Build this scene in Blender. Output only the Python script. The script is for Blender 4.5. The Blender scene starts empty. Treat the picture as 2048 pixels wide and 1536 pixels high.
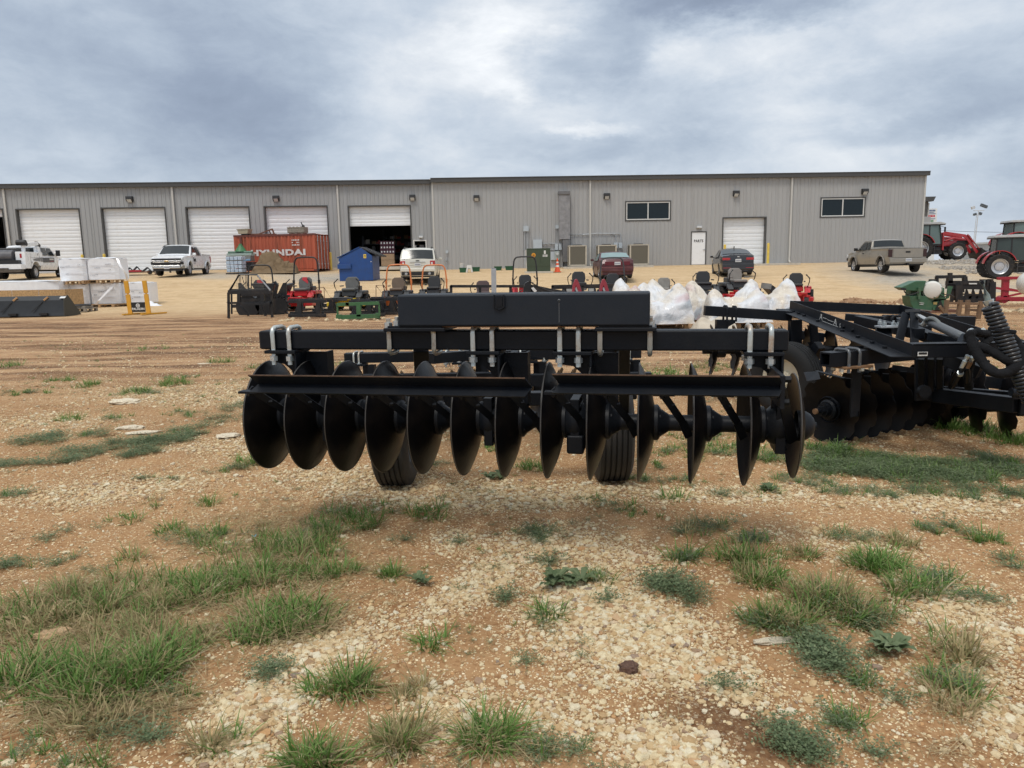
import bpy, bmesh, math, random
import numpy as np
from mathutils import Vector, Matrix
random.seed(7); RNG = np.random.default_rng(11)
R = math.radians
SC = bpy.context.scene
COL = SC.collection

# ------------------------------------------------------------------ camera
FPX, CAMZ, PITCH, ROLL = 1480.0, 1.5, R(8.95), 0.0177
_f = Vector((0, math.cos(PITCH), -math.sin(PITCH)))
_r0 = Vector((1, 0, 0)); _u0 = Vector((0, math.sin(PITCH), math.cos(PITCH)))
CR = _r0*math.cos(ROLL) - _u0*math.sin(ROLL)
CU = _u0*math.cos(ROLL) + _r0*math.sin(ROLL)
CAMP = Vector((0, 0, CAMZ))
cd = bpy.data.cameras.new('camera'); cam = bpy.data.objects.new('camera', cd); COL.objects.link(cam)
cd.sensor_fit = 'HORIZONTAL'; cd.sensor_width = 36; cd.lens = 36*FPX/2048
cd.clip_start = 0.05; cd.clip_end = 6000
M = Matrix.Identity(4)
for i, v in enumerate((CR, CU, -_f)):
    M[0][i], M[1][i], M[2][i] = v
M.translation = CAMP
cam.matrix_world = M
SC.camera = cam
SC.cycles.adaptive_threshold = .025; SC.cycles.max_bounces = 6; SC.cycles.diffuse_bounces = 3; SC.cycles.glossy_bounces = 3; SC.cycles.transmission_bounces = 3

# ------------------------------------------------------------------ light
SUN_EL, SUN_AZ = R(62), R(205)      # azimuth clockwise from +Y: where the sun stands
W = bpy.data.worlds.new('World'); SC.world = W; W.use_nodes = True
W.cycles.sampling_method = 'MANUAL'; W.cycles.sample_map_resolution = 256
sd = bpy.data.lights.new('sun', 'SUN'); sd.energy = 1.5; sd.angle = R(16); sd.color = (1.0, .95, .87)
so = bpy.data.objects.new('sun', sd); COL.objects.link(so)
_sv = Vector((math.sin(SUN_AZ)*math.cos(SUN_EL), math.cos(SUN_AZ)*math.cos(SUN_EL), math.sin(SUN_EL)))
so.rotation_euler = _sv.to_track_quat('Z', 'Y').to_euler(); so.location = (0, -5, 30)
SC.view_settings.view_transform = 'Standard'; SC.view_settings.look = 'None'
SC.view_settings.exposure = 0.22; SC.view_settings.gamma = 1.0; SC.view_settings.use_curve_mapping = False

def ray(px, py):
    return (_f + CR*((px-1024)/FPX) + CU*((768-py)/FPX))
def P(px, py, Y):
    d = ray(px, py); t = Y/d.y
    return CAMP + d*t
def Z(px, py, z):
    d = ray(px, py); t = (z-CAMZ)/d.z
    return CAMP + d*t

class NT:
    """small helper around a node tree"""
    def __init__(s, tree):
        s.t = tree; s.n = tree.nodes; s.l = tree.links
    def node(s, typ, **kw):
        n = s.n.new(typ)
        for k, v in kw.items():
            setattr(n, k, v)
        return n
    def put(s, sock, v):
        if hasattr(v, 'default_value') and hasattr(v, 'links') or isinstance(v, bpy.types.NodeSocket):
            s.l.new(v, sock)
        else:
            if isinstance(v, (tuple, list)) and len(v) == 3 and sock.type == 'RGBA': v = (*v, 1)
            sock.default_value = v
    def math(s, op, a, b=0.0, c=None, clamp=False):
        n = s.node('ShaderNodeMath', operation=op, use_clamp=clamp)
        s.put(n.inputs[0], a); s.put(n.inputs[1], b)
        if c is not None: s.put(n.inputs[2], c)
        return n.outputs[0]
    def vmath(s, op, a, b=(0, 0, 0), out=0):
        n = s.node('ShaderNodeVectorMath', operation=op)
        s.put(n.inputs[0], a); s.put(n.inputs[1], b)
        return n.outputs['Value' if op in ('LENGTH', 'DOT_PRODUCT', 'DISTANCE') else 'Vector']
    def mix(s, f, a, b, mode='MIX'):
        n = s.node('ShaderNodeMix', data_type='RGBA', blend_type=mode)
        s.put(n.inputs[0], f); s.put(n.inputs[6], a); s.put(n.inputs[7], b)
        return n.outputs[2]
    def noise(s, vec, scale, detail=4, rough=.55, dist=0.0, dim='3D'):
        n = s.node('ShaderNodeTexNoise', noise_dimensions=dim)
        if vec is not None: s.l.new(vec, n.inputs['Vector'])
        n.inputs['Scale'].default_value = scale; n.inputs['Detail'].default_value = detail
        n.inputs['Roughness'].default_value = rough; n.inputs['Distortion'].default_value = dist
        return n.outputs
    def ramp(s, f, stops, interp='LINEAR'):
        n = s.node('ShaderNodeValToRGB'); cr = n.color_ramp; cr.interpolation = interp
        while len(cr.elements) < len(stops): cr.elements.new(.5)
        for e, (p, c) in zip(cr.elements, stops):
            e.position = p; e.color = (*c, 1) if len(c) == 3 else c
        s.put(n.inputs[0], f)
        return n.outputs[0]
    def rng(s, v, a, b, c=0.0, d=1.0, smooth=False):
        n = s.node('ShaderNodeMapRange'); n.clamp = True
        if smooth: n.interpolation_type = 'SMOOTHSTEP'
        s.put(n.inputs[0], v)
        for i, x in enumerate((a, b, c, d)): n.inputs[i+1].default_value = x
        return n.outputs[0]

def make_world():
    t = NT(W.node_tree); t.n.clear()
    out = t.node('ShaderNodeOutputWorld')
    sky = t.node('ShaderNodeTexSky', sky_type='NISHITA'); sky.sun_disc = False
    sky.sun_elevation = SUN_EL; sky.sun_rotation = SUN_AZ; sky.air_density = 1.2; sky.dust_density = 2.0
    bg1 = t.node('ShaderNodeBackground'); bg1.inputs[1].default_value = 0.09; t.l.new(sky.outputs[0], bg1.inputs[0])
    tc = t.node('ShaderNodeTexCoord').outputs['Generated']
    D = t.vmath('NORMALIZE', tc)
    st = t.vmath('MULTIPLY', D, (1, 1, 2.1))
    wob = t.noise(st, 4.0, 7, .64)['Color']
    wob = t.vmath('SUBTRACT', wob, (.5, .5, .5))
    wob = t.vmath('MULTIPLY', wob, (.20, .12, .13))
    Dw = t.vmath('ADD', D, wob)
    base = t.noise(st, 3.1, 7, .60, .25)[0]
    fine = t.noise(st, 11.0, 6, .66, .35)[0]
    v = t.math('MULTIPLY_ADD', base, .80, .245)
    v = t.math('ADD', v, t.rng(t.node('ShaderNodeSeparateXYZ').outputs[2] if 0 else t.vmath('DOT_PRODUCT', D, (0, 0, 1)), .36, .95, 0, .26, True))
    v = t.math('ADD', v, t.math('MULTIPLY_ADD', fine, .34, -.17))
    blobs = [ # px,py, sx,sz, amp
        (170, 130, .34, .13, -.20), (520, 250, .12, .10, -.17), (480, 60, .12, .06, -.06), (60, 330, .14, .06, -.04),
        (330, 90, .06, .022, .16), (1000, 60, .14, .05, .28), (760, 180, .09, .05, .16), (820, 330, .11, .05, .10), (650, 320, .04, .03, .10),
        (880, 20, .05, .02, -.12), (1140, 120, .075, .036, -.34), (1260, 135, .030, .026, -.16), (1320, 20, .09, .035, -.32), (1530, -10, .12, .022, -.28),
        (1250, 290, .12, .035, -.20), (960, 250, .10, .05, -.07), (1000, 170, .035, .018, .20), (1200, 243, .05, .010, .28), (1330, 175, .11, .03, -.10),
        (1450, 110, .14, .035, .20), (1620, 170, .16, .04, .10), (1870, 150, .11, .04, -.20), (1830, 260, .09, .018, -.16), (2040, 215, .06, .03, -.16),
        (1700, 210, .10, .012, .10), (1980, 30, .12, .04, -.05), (1780, 60, .10, .03, .07), (1990, 400, .12, .05, -.13),
        (200, 390, .28, .035, -.02), (1100, 340, .3, .02, .04), (1550, 310, .12, .035, .05)]
    for px, py, sx, sz, am in blobs:
        d0 = ray(px, py).normalized()
        q = t.vmath('SUBTRACT', Dw, tuple(d0)); q = t.vmath('MULTIPLY', q, (1/sx, 1/max(sx, .2), 1/sz))
        ln = t.vmath('LENGTH', q)
        g = t.rng(ln, .15, 1.55, am*(.78 if am > 0 else 1.05), 0.0, True)
        v = t.math('ADD', v, g)
    col = t.ramp(v, [(.0, (.215, .262, .35)), (.25, (.29, .348, .45)), (.45, (.395, .463, .56)), (.62, (.52, .585, .67)), (.8, (.69, .73, .78)), (1., (.92, .94, .96))])
    bg2 = t.node('ShaderNodeBackground'); bg2.inputs[1].default_value = 1.0; t.l.new(col, bg2.inputs[0])
    ms = t.node('ShaderNodeMixShader'); ms.inputs[0].default_value = .93
    t.l.new(bg1.outputs[0], ms.inputs[1]); t.l.new(bg2.outputs[0], ms.inputs[2]); t.l.new(ms.outputs[0], out.inputs[0])
make_world()

# ------------------------------------------------------------------ materials
MATS = {}
def mat(name, col, rough=.55, metal=0.0, var=.12, scale=6.0, bump=0.0, bscale=40.0, dirt=None, damt=.35, dscale=3.0, coat=0.0, spec=.5, streak=False, alpha=None, trans=0.0):
    if name in MATS: return MATS[name]
    m = bpy.data.materials.new(name); m.use_nodes = True; t = NT(m.node_tree)
    b = t.n['Principled BSDF']
    tc = t.node('ShaderNodeTexCoord').outputs['Object']
    vec = tc
    if streak: vec = t.vmath('MULTIPLY', tc, (1, 1, .12))
    n1 = t.noise(vec, scale, 6, .6)[0]
    dark = tuple(c*(1-var) for c in col); lite = tuple(min(1, c*(1+var)) for c in col)
    c = t.mix(t.rng(n1, .3, .7), dark, lite)
    if dirt:
        n2 = t.noise(vec, dscale, 9, .68)[0]
        f = t.rng(n2, .5, .68, 0, damt)
        c = t.mix(f, c, dirt)
        t.l.new(t.math('ADD', t.math('MULTIPLY', f, .35), rough, clamp=True), b.inputs['Roughness'])
    else:
        t.l.new(t.math('MULTIPLY_ADD', n1, .16, rough-.08, clamp=True), b.inputs['Roughness'])
    t.l.new(c, b.inputs['Base Color'])
    b.inputs['Metallic'].default_value = metal; b.inputs['Coat Weight'].default_value = coat
    b.inputs['Specular IOR Level'].default_value = spec
    if alpha is not None: b.inputs['Alpha'].default_value = alpha
    if trans: b.inputs['Transmission Weight'].default_value = trans
    if bump:
        bn = t.node('ShaderNodeBump'); bn.inputs['Strength'].default_value = bump; bn.inputs['Distance'].default_value = .02
        t.l.new(t.noise(tc, bscale, 4, .6)[0], bn.inputs['Height']); t.l.new(bn.outputs[0], b.inputs['Normal'])
    MATS[name] = m
    return m

# ------------------------------------------------------------------ mesh builder
ID3 = Matrix.Identity(3)
def frame_of(d):
    d = d.normalized(); up = Vector((0, 0, 1)) if abs(d.z) < .95 else Vector((0, 1, 0))
    a = d.cross(up).normalized(); return a, a.cross(d).normalized()
class MB:
    def __init__(s): s.v = []; s.f = []; s.m = []; s.cur = 0
    def add(s, vs, fs):
        o = len(s.v); s.v.extend([tuple(v) for v in vs])
        for f in fs: s.f.append(tuple(i+o for i in f)); s.m.append(s.cur)
        return s
    def box(s, c, d, rot=None):
        rot = rot or ID3; c = Vector(c); h = [x/2 for x in d]
        vs = [c + rot @ Vector((sx*h[0], sy*h[1], sz*h[2])) for sx in (-1, 1) for sy in (-1, 1) for sz in (-1, 1)]
        return s.add(vs, [(0, 1, 3, 2), (4, 6, 7, 5), (0, 4, 5, 1), (2, 3, 7, 6), (0, 2, 6, 4), (1, 5, 7, 3)])
    def bb(s, x0, x1, y0, y1, z0, z1):
        return s.box(((x0+x1)/2, (y0+y1)/2, (z0+z1)/2), (abs(x1-x0), abs(y1-y0), abs(z1-z0)))
    def beam(s, p0, p1, w, h, up=None):
        p0 = Vector(p0); p1 = Vector(p1); d = (p1-p0); L = d.length; d.normalize()
        if up is None: up = Vector((0, 0, 1)) if abs(d.z) < .97 else Vector((0, 1, 0))
        a = d.cross(Vector(up)).normalized(); u = a.cross(d).normalized()
        rot = Matrix((a, d, u)).transposed()
        return s.box((p0+p1)/2, (w, L, h), rot)
    def cyl(s, p0, p1, r0, r1=None, n=14, cap=True):
        r1 = r0 if r1 is None else r1; p0 = Vector(p0); p1 = Vector(p1); a, b = frame_of(p1-p0)
        vs = []
        for p, r in ((p0, r0), (p1, r1)):
            for i in range(n):
                t = 2*math.pi*i/n; vs.append(p + a*math.cos(t)*r + b*math.sin(t)*r)
        fs = [(i, (i+1) % n, n+(i+1) % n, n+i) for i in range(n)]
        if cap: fs += [tuple(range(n-1, -1, -1)), tuple(range(n, 2*n))]
        return s.add(vs, fs)
    def tube(s, pts, r, n=8, cap=True, smoothpath=0):
        pts = [Vector(p) for p in pts]
        for _ in range(smoothpath):
            q = [pts[0]]
            for a, b in zip(pts[:-1], pts[1:]): q += [a*.75+b*.25, a*.25+b*.75]
            q.append(pts[-1]); pts = q
        vs = []; up = None
        for i, p in enumerate(pts):
            d = (pts[min(i+1, len(pts)-1)] - pts[max(i-1, 0)]).normalized()
            if up is None: a, b = frame_of(d)
            else:
                a = (up - d*up.dot(d)).normalized(); b = d.cross(a)
            up = a
            rr = r(i/(len(pts)-1)) if callable(r) else r
            for k in range(n):
                t = 2*math.pi*k/n; vs.append(p + a*math.cos(t)*rr + b*math.sin(t)*rr)
        fs = []
        for i in range(len(pts)-1):
            for k in range(n):
                fs.append((i*n+k, i*n+(k+1) % n, (i+1)*n+(k+1) % n, (i+1)*n+k))
        if cap: fs += [tuple(range(n-1, -1, -1)), tuple(range((len(pts)-1)*n, len(pts)*n))]
        return s.add(vs, fs)
    def lathe(s, prof, o, ax, n=24, closed=False):
        o = Vector(o); ax = Vector(ax).normalized(); a, b = frame_of(ax); vs = []
        for r, h in prof:
            for i in range(n):
                t = 2*math.pi*i/n; vs.append(o + ax*h + a*math.cos(t)*r + b*math.sin(t)*r)
        fs = []; m = len(prof)
        for j in range(m if closed else m-1):
            k = (j+1) % m
            for i in range(n): fs.append((j*n+i, j*n+(i+1) % n, k*n+(i+1) % n, k*n+i))
        return s.add(vs, fs)
    def prism(s, poly, off, fn=None):
        """poly: 3D points, off: vector"""
        off = Vector(off); n = len(poly); a = [Vector(p) for p in poly]; b = [p+off for p in a]
        return s.add(a+b, [tuple(range(n-1, -1, -1)), tuple(range(n, 2*n))] + [(i, (i+1) % n, n+(i+1) % n, n+i) for i in range(n)])
    def poly(s, pts): return s.add(pts, [tuple(range(len(pts)))])
    def mesh(s, name, mats):
        me = bpy.data.meshes.new(name); me.from_pydata(s.v, [], s.f)
        for m_ in (mats if isinstance(mats, (list, tuple)) else [mats]): me.materials.append(m_)
        if any(s.m): me.polygons.foreach_set('material_index', s.m)
        bm = bmesh.new(); bm.from_mesh(me); bmesh.ops.recalc_face_normals(bm, faces=bm.faces); bm.to_mesh(me); bm.free()
        return me
    def build(s, name, mats, parent=None, smooth=40, bevel=0, seg=2, loc=None):
        me = s.mesh(name, mats); return mkobj(name, me, parent, smooth, bevel, seg, loc)
def mkobj(name, me, parent=None, smooth=40, bevel=0, seg=2, loc=None):
    if smooth:
        me.polygons.foreach_set('use_smooth', [True]*len(me.polygons)); me.set_sharp_from_angle(angle=R(smooth))
    o = bpy.data.objects.new(name, me); COL.objects.link(o)
    if parent is not None: o.parent = parent
    if loc is not None: o.location = loc
    if bevel:
        bv = o.modifiers.new('bevel', 'BEVEL'); bv.width = bevel; bv.segments = seg; bv.limit_method = 'ANGLE'; bv.angle_limit = R(50)
        bv.harden_normals = True
    return o
def tag(o, label=None, cat=None, group=None, kind=None):
    if label: o['label'] = label
    if cat: o['category'] = cat
    if group: o['group'] = group
    if kind: o['kind'] = kind
    return o
def thing(name, label, cat, loc=(0, 0, 0), rz=0, group=None, s=1):
    o = bpy.data.objects.new(name, None); COL.objects.link(o); o.location = loc; o.rotation_euler = (0, 0, rz); o.scale = (s, s, s)
    o.empty_display_size = .2
    return tag(o, label, cat, group)
def inst(name, src, parent, loc=(0, 0, 0), rot=(0, 0, 0), sc=None):
    """another object sharing the mesh of src"""
    o = src.copy(); o.name = name; COL.objects.link(o); o.parent = parent; o.location = loc; o.rotation_euler = rot
    if sc: o.scale = sc
    return o
def copy_tree(o, parent=None):
    c = o.copy(); COL.objects.link(c); c.parent = parent
    for k in ('label', 'category', 'group'):
        if parent is None and k in c: pass
    for ch in list(o.children): copy_tree(ch, c)
    return c
def text_mesh(txt, size, font_scale=(1, 1), spacing=1.0, depth=.004, bold=0.0):
    cu = bpy.data.curves.new('t', 'FONT'); cu.body = txt; cu.size = size; cu.align_x = 'CENTER'; cu.align_y = 'CENTER'; cu.extrude = depth; cu.space_character = spacing
    cu.offset = bold; cu.resolution_u = 3
    o = bpy.data.objects.new('t', cu); COL.objects.link(o)
    me = bpy.data.meshes.new_from_object(o.evaluated_get(bpy.context.evaluated_depsgraph_get()))
    bpy.data.objects.remove(o); bpy.data.curves.remove(cu)
    for v in me.vertices: v.co.x *= font_scale[0]; v.co.y *= font_scale[1]
    return me
def text_obj(name, txt, size, material, parent, loc, rot, fs=(1, 1), spacing=1.0, depth=.004, bold=0.0):
    me = text_mesh(txt, size, fs, spacing, depth, bold); me.materials.clear(); me.materials.append(material)
    o = bpy.data.objects.new(name, me); COL.objects.link(o); o.parent = parent; o.location = loc; o.rotation_euler = rot
    return o

# ------------------------------------------------------------------ value noise in numpy
_G = RNG.random((256, 256))
def vnoise(x, y):
    x = np.asarray(x, float); y = np.asarray(y, float)
    xi = np.floor(x).astype(int); yi = np.floor(y).astype(int); fx = x-xi; fy = y-yi
    fx = fx*fx*(3-2*fx); fy = fy*fy*(3-2*fy)
    g = lambda a, b: _G[a % 256, b % 256]
    return (g(xi, yi)*(1-fx)+g(xi+1, yi)*fx)*(1-fy) + (g(xi, yi+1)*(1-fx)+g(xi+1, yi+1)*fx)*fy
def fbm(x, y, o=4, lac=2.03, gain=.5):
    a = 1.0; s = 0; t = 0
    for i in range(o):
        s = s + a*vnoise(x+17.3*i, y+9.1*i); t += a; a *= gain; x = x*lac; y = y*lac
    return s/t
def sstep(a, b, x):
    t = np.clip((np.asarray(x, float)-a)/(b-a), 0, 1); return t*t*(3-2*t)
def terrain(x, y):
    """large shape of the yard"""
    x = np.asarray(x, float); y = np.asarray(y, float)
    mid = np.interp(y, [0, 30, 35, 38, 41, 45, 50, 57, 60], [0, 0, .05, .35, .78, .95, 1.10, 1.43, 1.43])
    rt = np.interp(y, [0, 34, 40, 46, 50, 54, 56, 60], [0, 0, .12, .32, .62, 1.30, 1.44, 1.44])
    k = sstep(24.0, 28.5, x)
    z = mid*(1-k) + rt*k
    z = z + .30*sstep(6, 20, -x)*sstep(39, 47, y)*(1-sstep(75, 95, y))
    return z
def relief(x, y):
    n = fbm(x*.55+3, y*.55, 4)-.5
    m = fbm(x*2.7, y*2.7+5, 3)-.5
    f = fbm(x*11, y*11, 3)-.5
    near = 1-sstep(9, 16, y)
    ruts = np.abs(fbm(x*.13+8, y*.95+2, 3)-.5)
    return n*.055*(1-.3*sstep(30, 40, y)) + m*.03*near + f*.014*near - (1-np.clip(ruts*9, 0, 1))*.045*sstep(9, 13, y)*(1-sstep(24, 34, y))
def ground_z(x, y): return float(terrain(x, y) + relief(x, y))
_TT = np.geomspace(1.2, 140, 900)
def G(px, py):
    """ray hits the yard"""
    d = ray(px, py); x = d.x*_TT; y = d.y*_TT; z = CAMZ+d.z*_TT; h = terrain(x, y)+relief(x, y)
    k = np.nonzero(z <= h)[0]; k = k[0] if len(k) else len(_TT)-1
    if k > 0:
        a = z[k-1]-h[k-1]; c = h[k]-z[k]; f = a/(a+c) if a+c > 0 else 0; t = _TT[k-1]+(_TT[k]-_TT[k-1])*f
    else: t = _TT[0]
    return CAMP+d*float(t)
def pix(x, y, z):
    """world arrays -> photograph pixels"""
    x = np.asarray(x); y = np.asarray(y); z = np.asarray(z)-CAMZ
    dz = x*_f.x+y*_f.y+z*_f.z; dx = x*CR.x+y*CR.y+z*CR.z; dy = x*CU.x+y*CU.y+z*CU.z
    return 1024+FPX*dx/dz, 768-FPX*dy/dz
# ------------------------------------------------------------------ what grows and lies where
def blob(px, py, L):
    s = np.zeros_like(px)
    for cx, cy, rx, ry, a, w in L:
        ca, sa = math.cos(a), math.sin(a); u = ((px-cx)*ca+(py-cy)*sa)/rx; v = (-(px-cx)*sa+(py-cy)*ca)/ry
        s = np.maximum(s, w*np.clip(1.45-np.sqrt(u*u+v*v), 0, 1)/1.0)
    return np.clip(s, 0, 1)
GRAVEL = [(1250, 1270, 190, 100, .3, 1), (1130, 1190, 130, 60, -.5, .9), (1400, 1350, 150, 70, .5, .8), (1335, 1500, 110, 70, .3, 1.1), (1060, 1110, 130, 50, -.3, .7),
          (650, 1310, 130, 45, -.5, 1), (540, 1430, 120, 60, -.4, 1), (500, 1510, 80, 50, 0, .9), (930, 1180, 120, 40, -.5, .85), (1000, 985, 330, 22, 0, .85),
          (720, 960, 200, 22, 0, .6), (1420, 985, 300, 22, 0, .7), (1930, 1230, 130, 60, .6, .75), (2000, 1450, 70, 50, .5, .7), (1970, 1330, 80, 40, .5, .5), (240, 975, 190, 28, -.1, .6),
          (880, 1440, 120, 60, -.4, .55), (1130, 1440, 110, 50, .2, .5), (1480, 1430, 60, 60, .2, .5), (1880, 1010, 190, 20, 0, .6), (400, 790, 260, 22, 0, .5), (100, 845, 160, 22, 0, .4),
          (900, 1090, 60, 30, 0, .6), (420, 900, 130, 18, 0, .5), (1700, 1090, 150, 30, .1, .4), (160, 1540, 90, 30, 0, .3), (1200, 1090, 160, 40, .2, .6)]
STAIN = [(1440, 1435, 135, 52, .3, 1), (1510, 1480, 90, 48, .2, 1)]
GREENB = [(170, 1230, 200, 70, 0, .9), (210, 1350, 170, 90, 0, 1), (560, 1130, 190, 60, -.45, .9), (600, 1060, 150, 40, -.2, .6), (560, 1230, 110, 35, -.3, .8), (1720, 920, 130, 34, .1, .9), (1900, 935, 190, 34, 0, .9),
          (1690, 1190, 130, 60, .3, .5), (1820, 1150, 90, 50, 0, .5), (1560, 1230, 80, 50, 0, .5), (300, 880, 260, 50, -.1, .3)]

def make_ground():
    def axis(dense0, dense1, step, lo, hi, grow):
        a = list(np.arange(dense0, dense1+1e-6, step)); s = step; x = dense1
        while x < hi: s = min(s*grow, 400); x += s; a.append(x)
        s = step; x = dense0; b = []
        while x > lo: s = min(s*grow, 400); x -= s; b.append(x)
        return np.array(b[::-1]+a)
    X = axis(-4.0, 5.0, .03, -2500, 2500, 1.035); Y = axis(1.2, 7.5, .03, -60, 4500, 1.014)
    xx, yy = np.meshgrid(X, Y); zz = terrain(xx, yy)+relief(xx, yy)
    far = sstep(60, 200, np.hypot(xx, yy)); zz = zz*(1-far*.0)
    n, m = len(X), len(Y)
    me = bpy.data.meshes.new('ground'); me.vertices.add(n*m)
    me.vertices.foreach_set('co', np.stack([xx, yy, zz], -1).reshape(-1).astype(np.float32))
    i = np.arange((m-1)*(n-1)); r = i//(n-1); c = i % (n-1); a = r*n+c
    q = np.stack([a, a+1, a+n+1, a+n], -1).reshape(-1)
    me.loops.add(len(q)); me.loops.foreach_set('vertex_index', q.astype(np.int32))
    me.polygons.add(len(i)); me.polygons.foreach_set('loop_start', (np.arange(len(i))*4).astype(np.int32)); me.polygons.foreach_set('loop_total', np.full(len(i), 4, np.int32))
    me.polygons.foreach_set('use_smooth', np.ones(len(i), bool)); me.update()
    px, py = pix(xx, np.maximum(yy, .3), zz)
    wob = (fbm(xx*.9, yy*.9, 4)-.5)
    pxx = px+wob*90; pyy = py+(fbm(xx*1.3+40, yy*1.3, 4)-.5)*60
    vis = (yy > 1.2)
    def sattr(nm, arr):
        at = me.attributes.new(nm, 'FLOAT', 'POINT'); at.data.foreach_set('value', arr.reshape(-1).astype(np.float32))
    sattr('gravel', np.where(vis, blob(pxx, pyy, GRAVEL), 0))
    sattr('stain', np.where(vis, blob(pxx, pyy, STAIN), 0))
    sattr('green', np.where(vis, blob(pxx, pyy, GREENB), 0))
    tan = sstep(25.5, 31, yy + (fbm(xx*.25, yy*.35, 3)-.5)*7)
    sattr('tan', tan)
    gy = np.maximum(blob(px+wob*30, py, [(660, 556, 110, 9, -.03, 1), (590, 550, 60, 6, 0, .8), (1850, 560, 170, 26, .12, 1), (2000, 590, 120, 30, .1, .9), (1900, 530, 120, 14, .1, .9), (430, 552, 60, 7, 0, .8), (30, 562, 60, 5, 0, .6), (250, 552, 40, 4, 0, .6)]),
                    sstep(58, 62, yy)*.6)
    sattr('grey', np.where(yy > 33, gy, 0))
    sattr('red', sstep(6.5, 13, yy+(fbm(xx*.3+9, yy*.3, 3)-.5)*5)*(1-tan)*(1-.35*sstep(2, 8, xx)))
    sattr('greyn', np.zeros_like(xx))
    # --- material
    mt = bpy.data.materials.new('yard_soil'); mt.use_nodes = True; t = NT(mt.node_tree); b = t.n['Principled BSDF']
    pos = t.node('ShaderNodeNewGeometry').outputs['Position']
    A = lambda nm: t.node('ShaderNodeAttribute', attribute_name=nm).outputs['Fac']
    big = t.noise(pos, .7, 5, .6)[0]; med = t.noise(pos, 3.5, 6, .62)[0]; fine = t.noise(pos, 38, 6, .68)[0]; grain = t.noise(pos, 160, 3, .7)[0]
    soil = t.mix(t.rng(med, .32, .68), (.205, .098, .040), (.355, .185, .082))
    soil = t.mix(t.rng(big, .35, .65, 0, .7), soil, (.43, .255, .125))
    soil = t.mix(t.rng(fine, .35, .7, 0, .55), soil, (.52, .34, .18))
    soil = t.mix(t.rng(fine, .46, .3, 0, .55), soil, (.15, .070, .030))
    red = t.mix(t.rng(med, .35, .65), (.19, .098, .050), (.31, .175, .092))
    stv = t.vmath('MULTIPLY', pos, (.16, 1.3, 1)); streak = t.noise(stv, 1.6, 7, .65)[0]
    red = t.mix(t.rng(streak, .46, .60, 0, .9), red, (.46, .29, .16))
    red = t.mix(t.rng(streak, .48, .40, 0, .8), red, (.125, .065, .036))
    c = t.mix(A('red'), soil, red)
    tanc = t.mix(t.rng(streak, .35, .65), (.44, .305, .165), (.60, .435, .255))
    tanc = t.mix(t.rng(t.noise(pos, 2.2, 8, .7)[0], .42, .62, 0, .5), tanc, (.68, .51, .32))
    tanc = t.mix(t.rng(t.noise(pos, .45, 4, .6)[0], .55, .7, 0, .35), tanc, (.44, .30, .17))
    tanc = t.mix(t.rng(t.noise(stv, 6, 5, .7)[0], .54, .70, 0, .6), tanc, (.36, .25, .15))
    c = t.mix(A('tan'), c, tanc)
    vg = t.node('ShaderNodeTexVoronoi'); t.l.new(pos, vg.inputs['Vector']); vg.inputs['Scale'].default_value = 7
    gcol = t.mix(vg.outputs['Color'], (.24, .225, .20), (.46, .43, .38))
    gcol = t.mix(t.rng(t.noise(pos, 1.1, 7, .7)[0], .35, .65), gcol, (.38, .345, .29))
    gcol = t.mix(t.rng(t.noise(pos, 5, 8, .75)[0], .56, .68, 0, .8), gcol, (.13, .115, .10))
    c = t.mix(t.math('MULTIPLY', A('grey'), t.rng(t.noise(pos, .9, 6, .6)[0], .3, .55, .55, 1)), c, gcol)
    # pebbles: three voronoi layers, more of them where the gravel lies
    hsum = None
    gm = A('gravel')
    def peb(scale, thr_lo, thr_hi, size, c_in, h_in, amp, lim=None):
        v = t.node('ShaderNodeTexVoronoi', voronoi_dimensions='3D'); wv = t.vmath('ADD', pos, t.vmath('MULTIPLY', t.noise(pos, scale*.9, 2)['Color'], (.5/scale,)*3))
        t.l.new(wv, v.inputs['Vector']); v.inputs['Scale'].default_value = scale; v.inputs['Randomness'].default_value = 1
        sep = t.node('ShaderNodeSeparateColor'); t.l.new(v.outputs['Color'], sep.inputs[0])
        thr = t.math('MULTIPLY_ADD', gm, thr_hi-thr_lo, thr_lo)
        on = t.math('LESS_THAN', sep.outputs[0], thr)
        inside = t.math('LESS_THAN', v.outputs['Distance'], t.math('MULTIPLY_ADD', sep.outputs[2], size*.5, size*.6))
        msk = t.math('MULTIPLY', on, inside)
        if lim is not None: msk = t.math('MULTIPLY', msk, lim)
        pc = t.ramp(sep.outputs[1], [(0, (.52, .34, .17)), (.3, (.74, .56, .32)), (.62, (.86, .72, .46)), (.88, (.90, .80, .58)), (1, (.38, .27, .18))])
        cc = t.mix(msk, c_in, pc)
        hh = t.math('MULTIPLY', msk, t.math('SUBTRACT', amp, t.math('MULTIPLY', v.outputs['Distance'], amp)))
        return cc, (hh if h_in is None else t.math('ADD', h_in, hh))
    nt = t.math('MULTIPLY', t.math('SUBTRACT', 1.0, A('tan')), t.math('MULTIPLY_ADD', A('red'), -.55, 1.0))
    c = t.mix(t.math('MULTIPLY', gm, .55), c, (.20, .105, .046))
    c, h = peb(150, .11, .62, .60, c, None, .45)
    c, h = peb(80, .09, .66, .52, c, h, 1.0, nt)
    c, h = peb(38, .04, .20, .38, c, h, 1.8, nt)
    c = t.mix(t.math('MULTIPLY', A('green'), t.rng(med, .3, .7, .1, .35)), c, (.17, .115, .06))
    c = t.mix(t.math('MULTIPLY', A('stain'), t.rng(fine, .25, .7, .95, .55)), c, (.115, .055, .028))
    t.l.new(c, b.inputs['Base Color']); b.inputs['Roughness'].default_value = .95; b.inputs['Specular IOR Level'].default_value = .15
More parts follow.
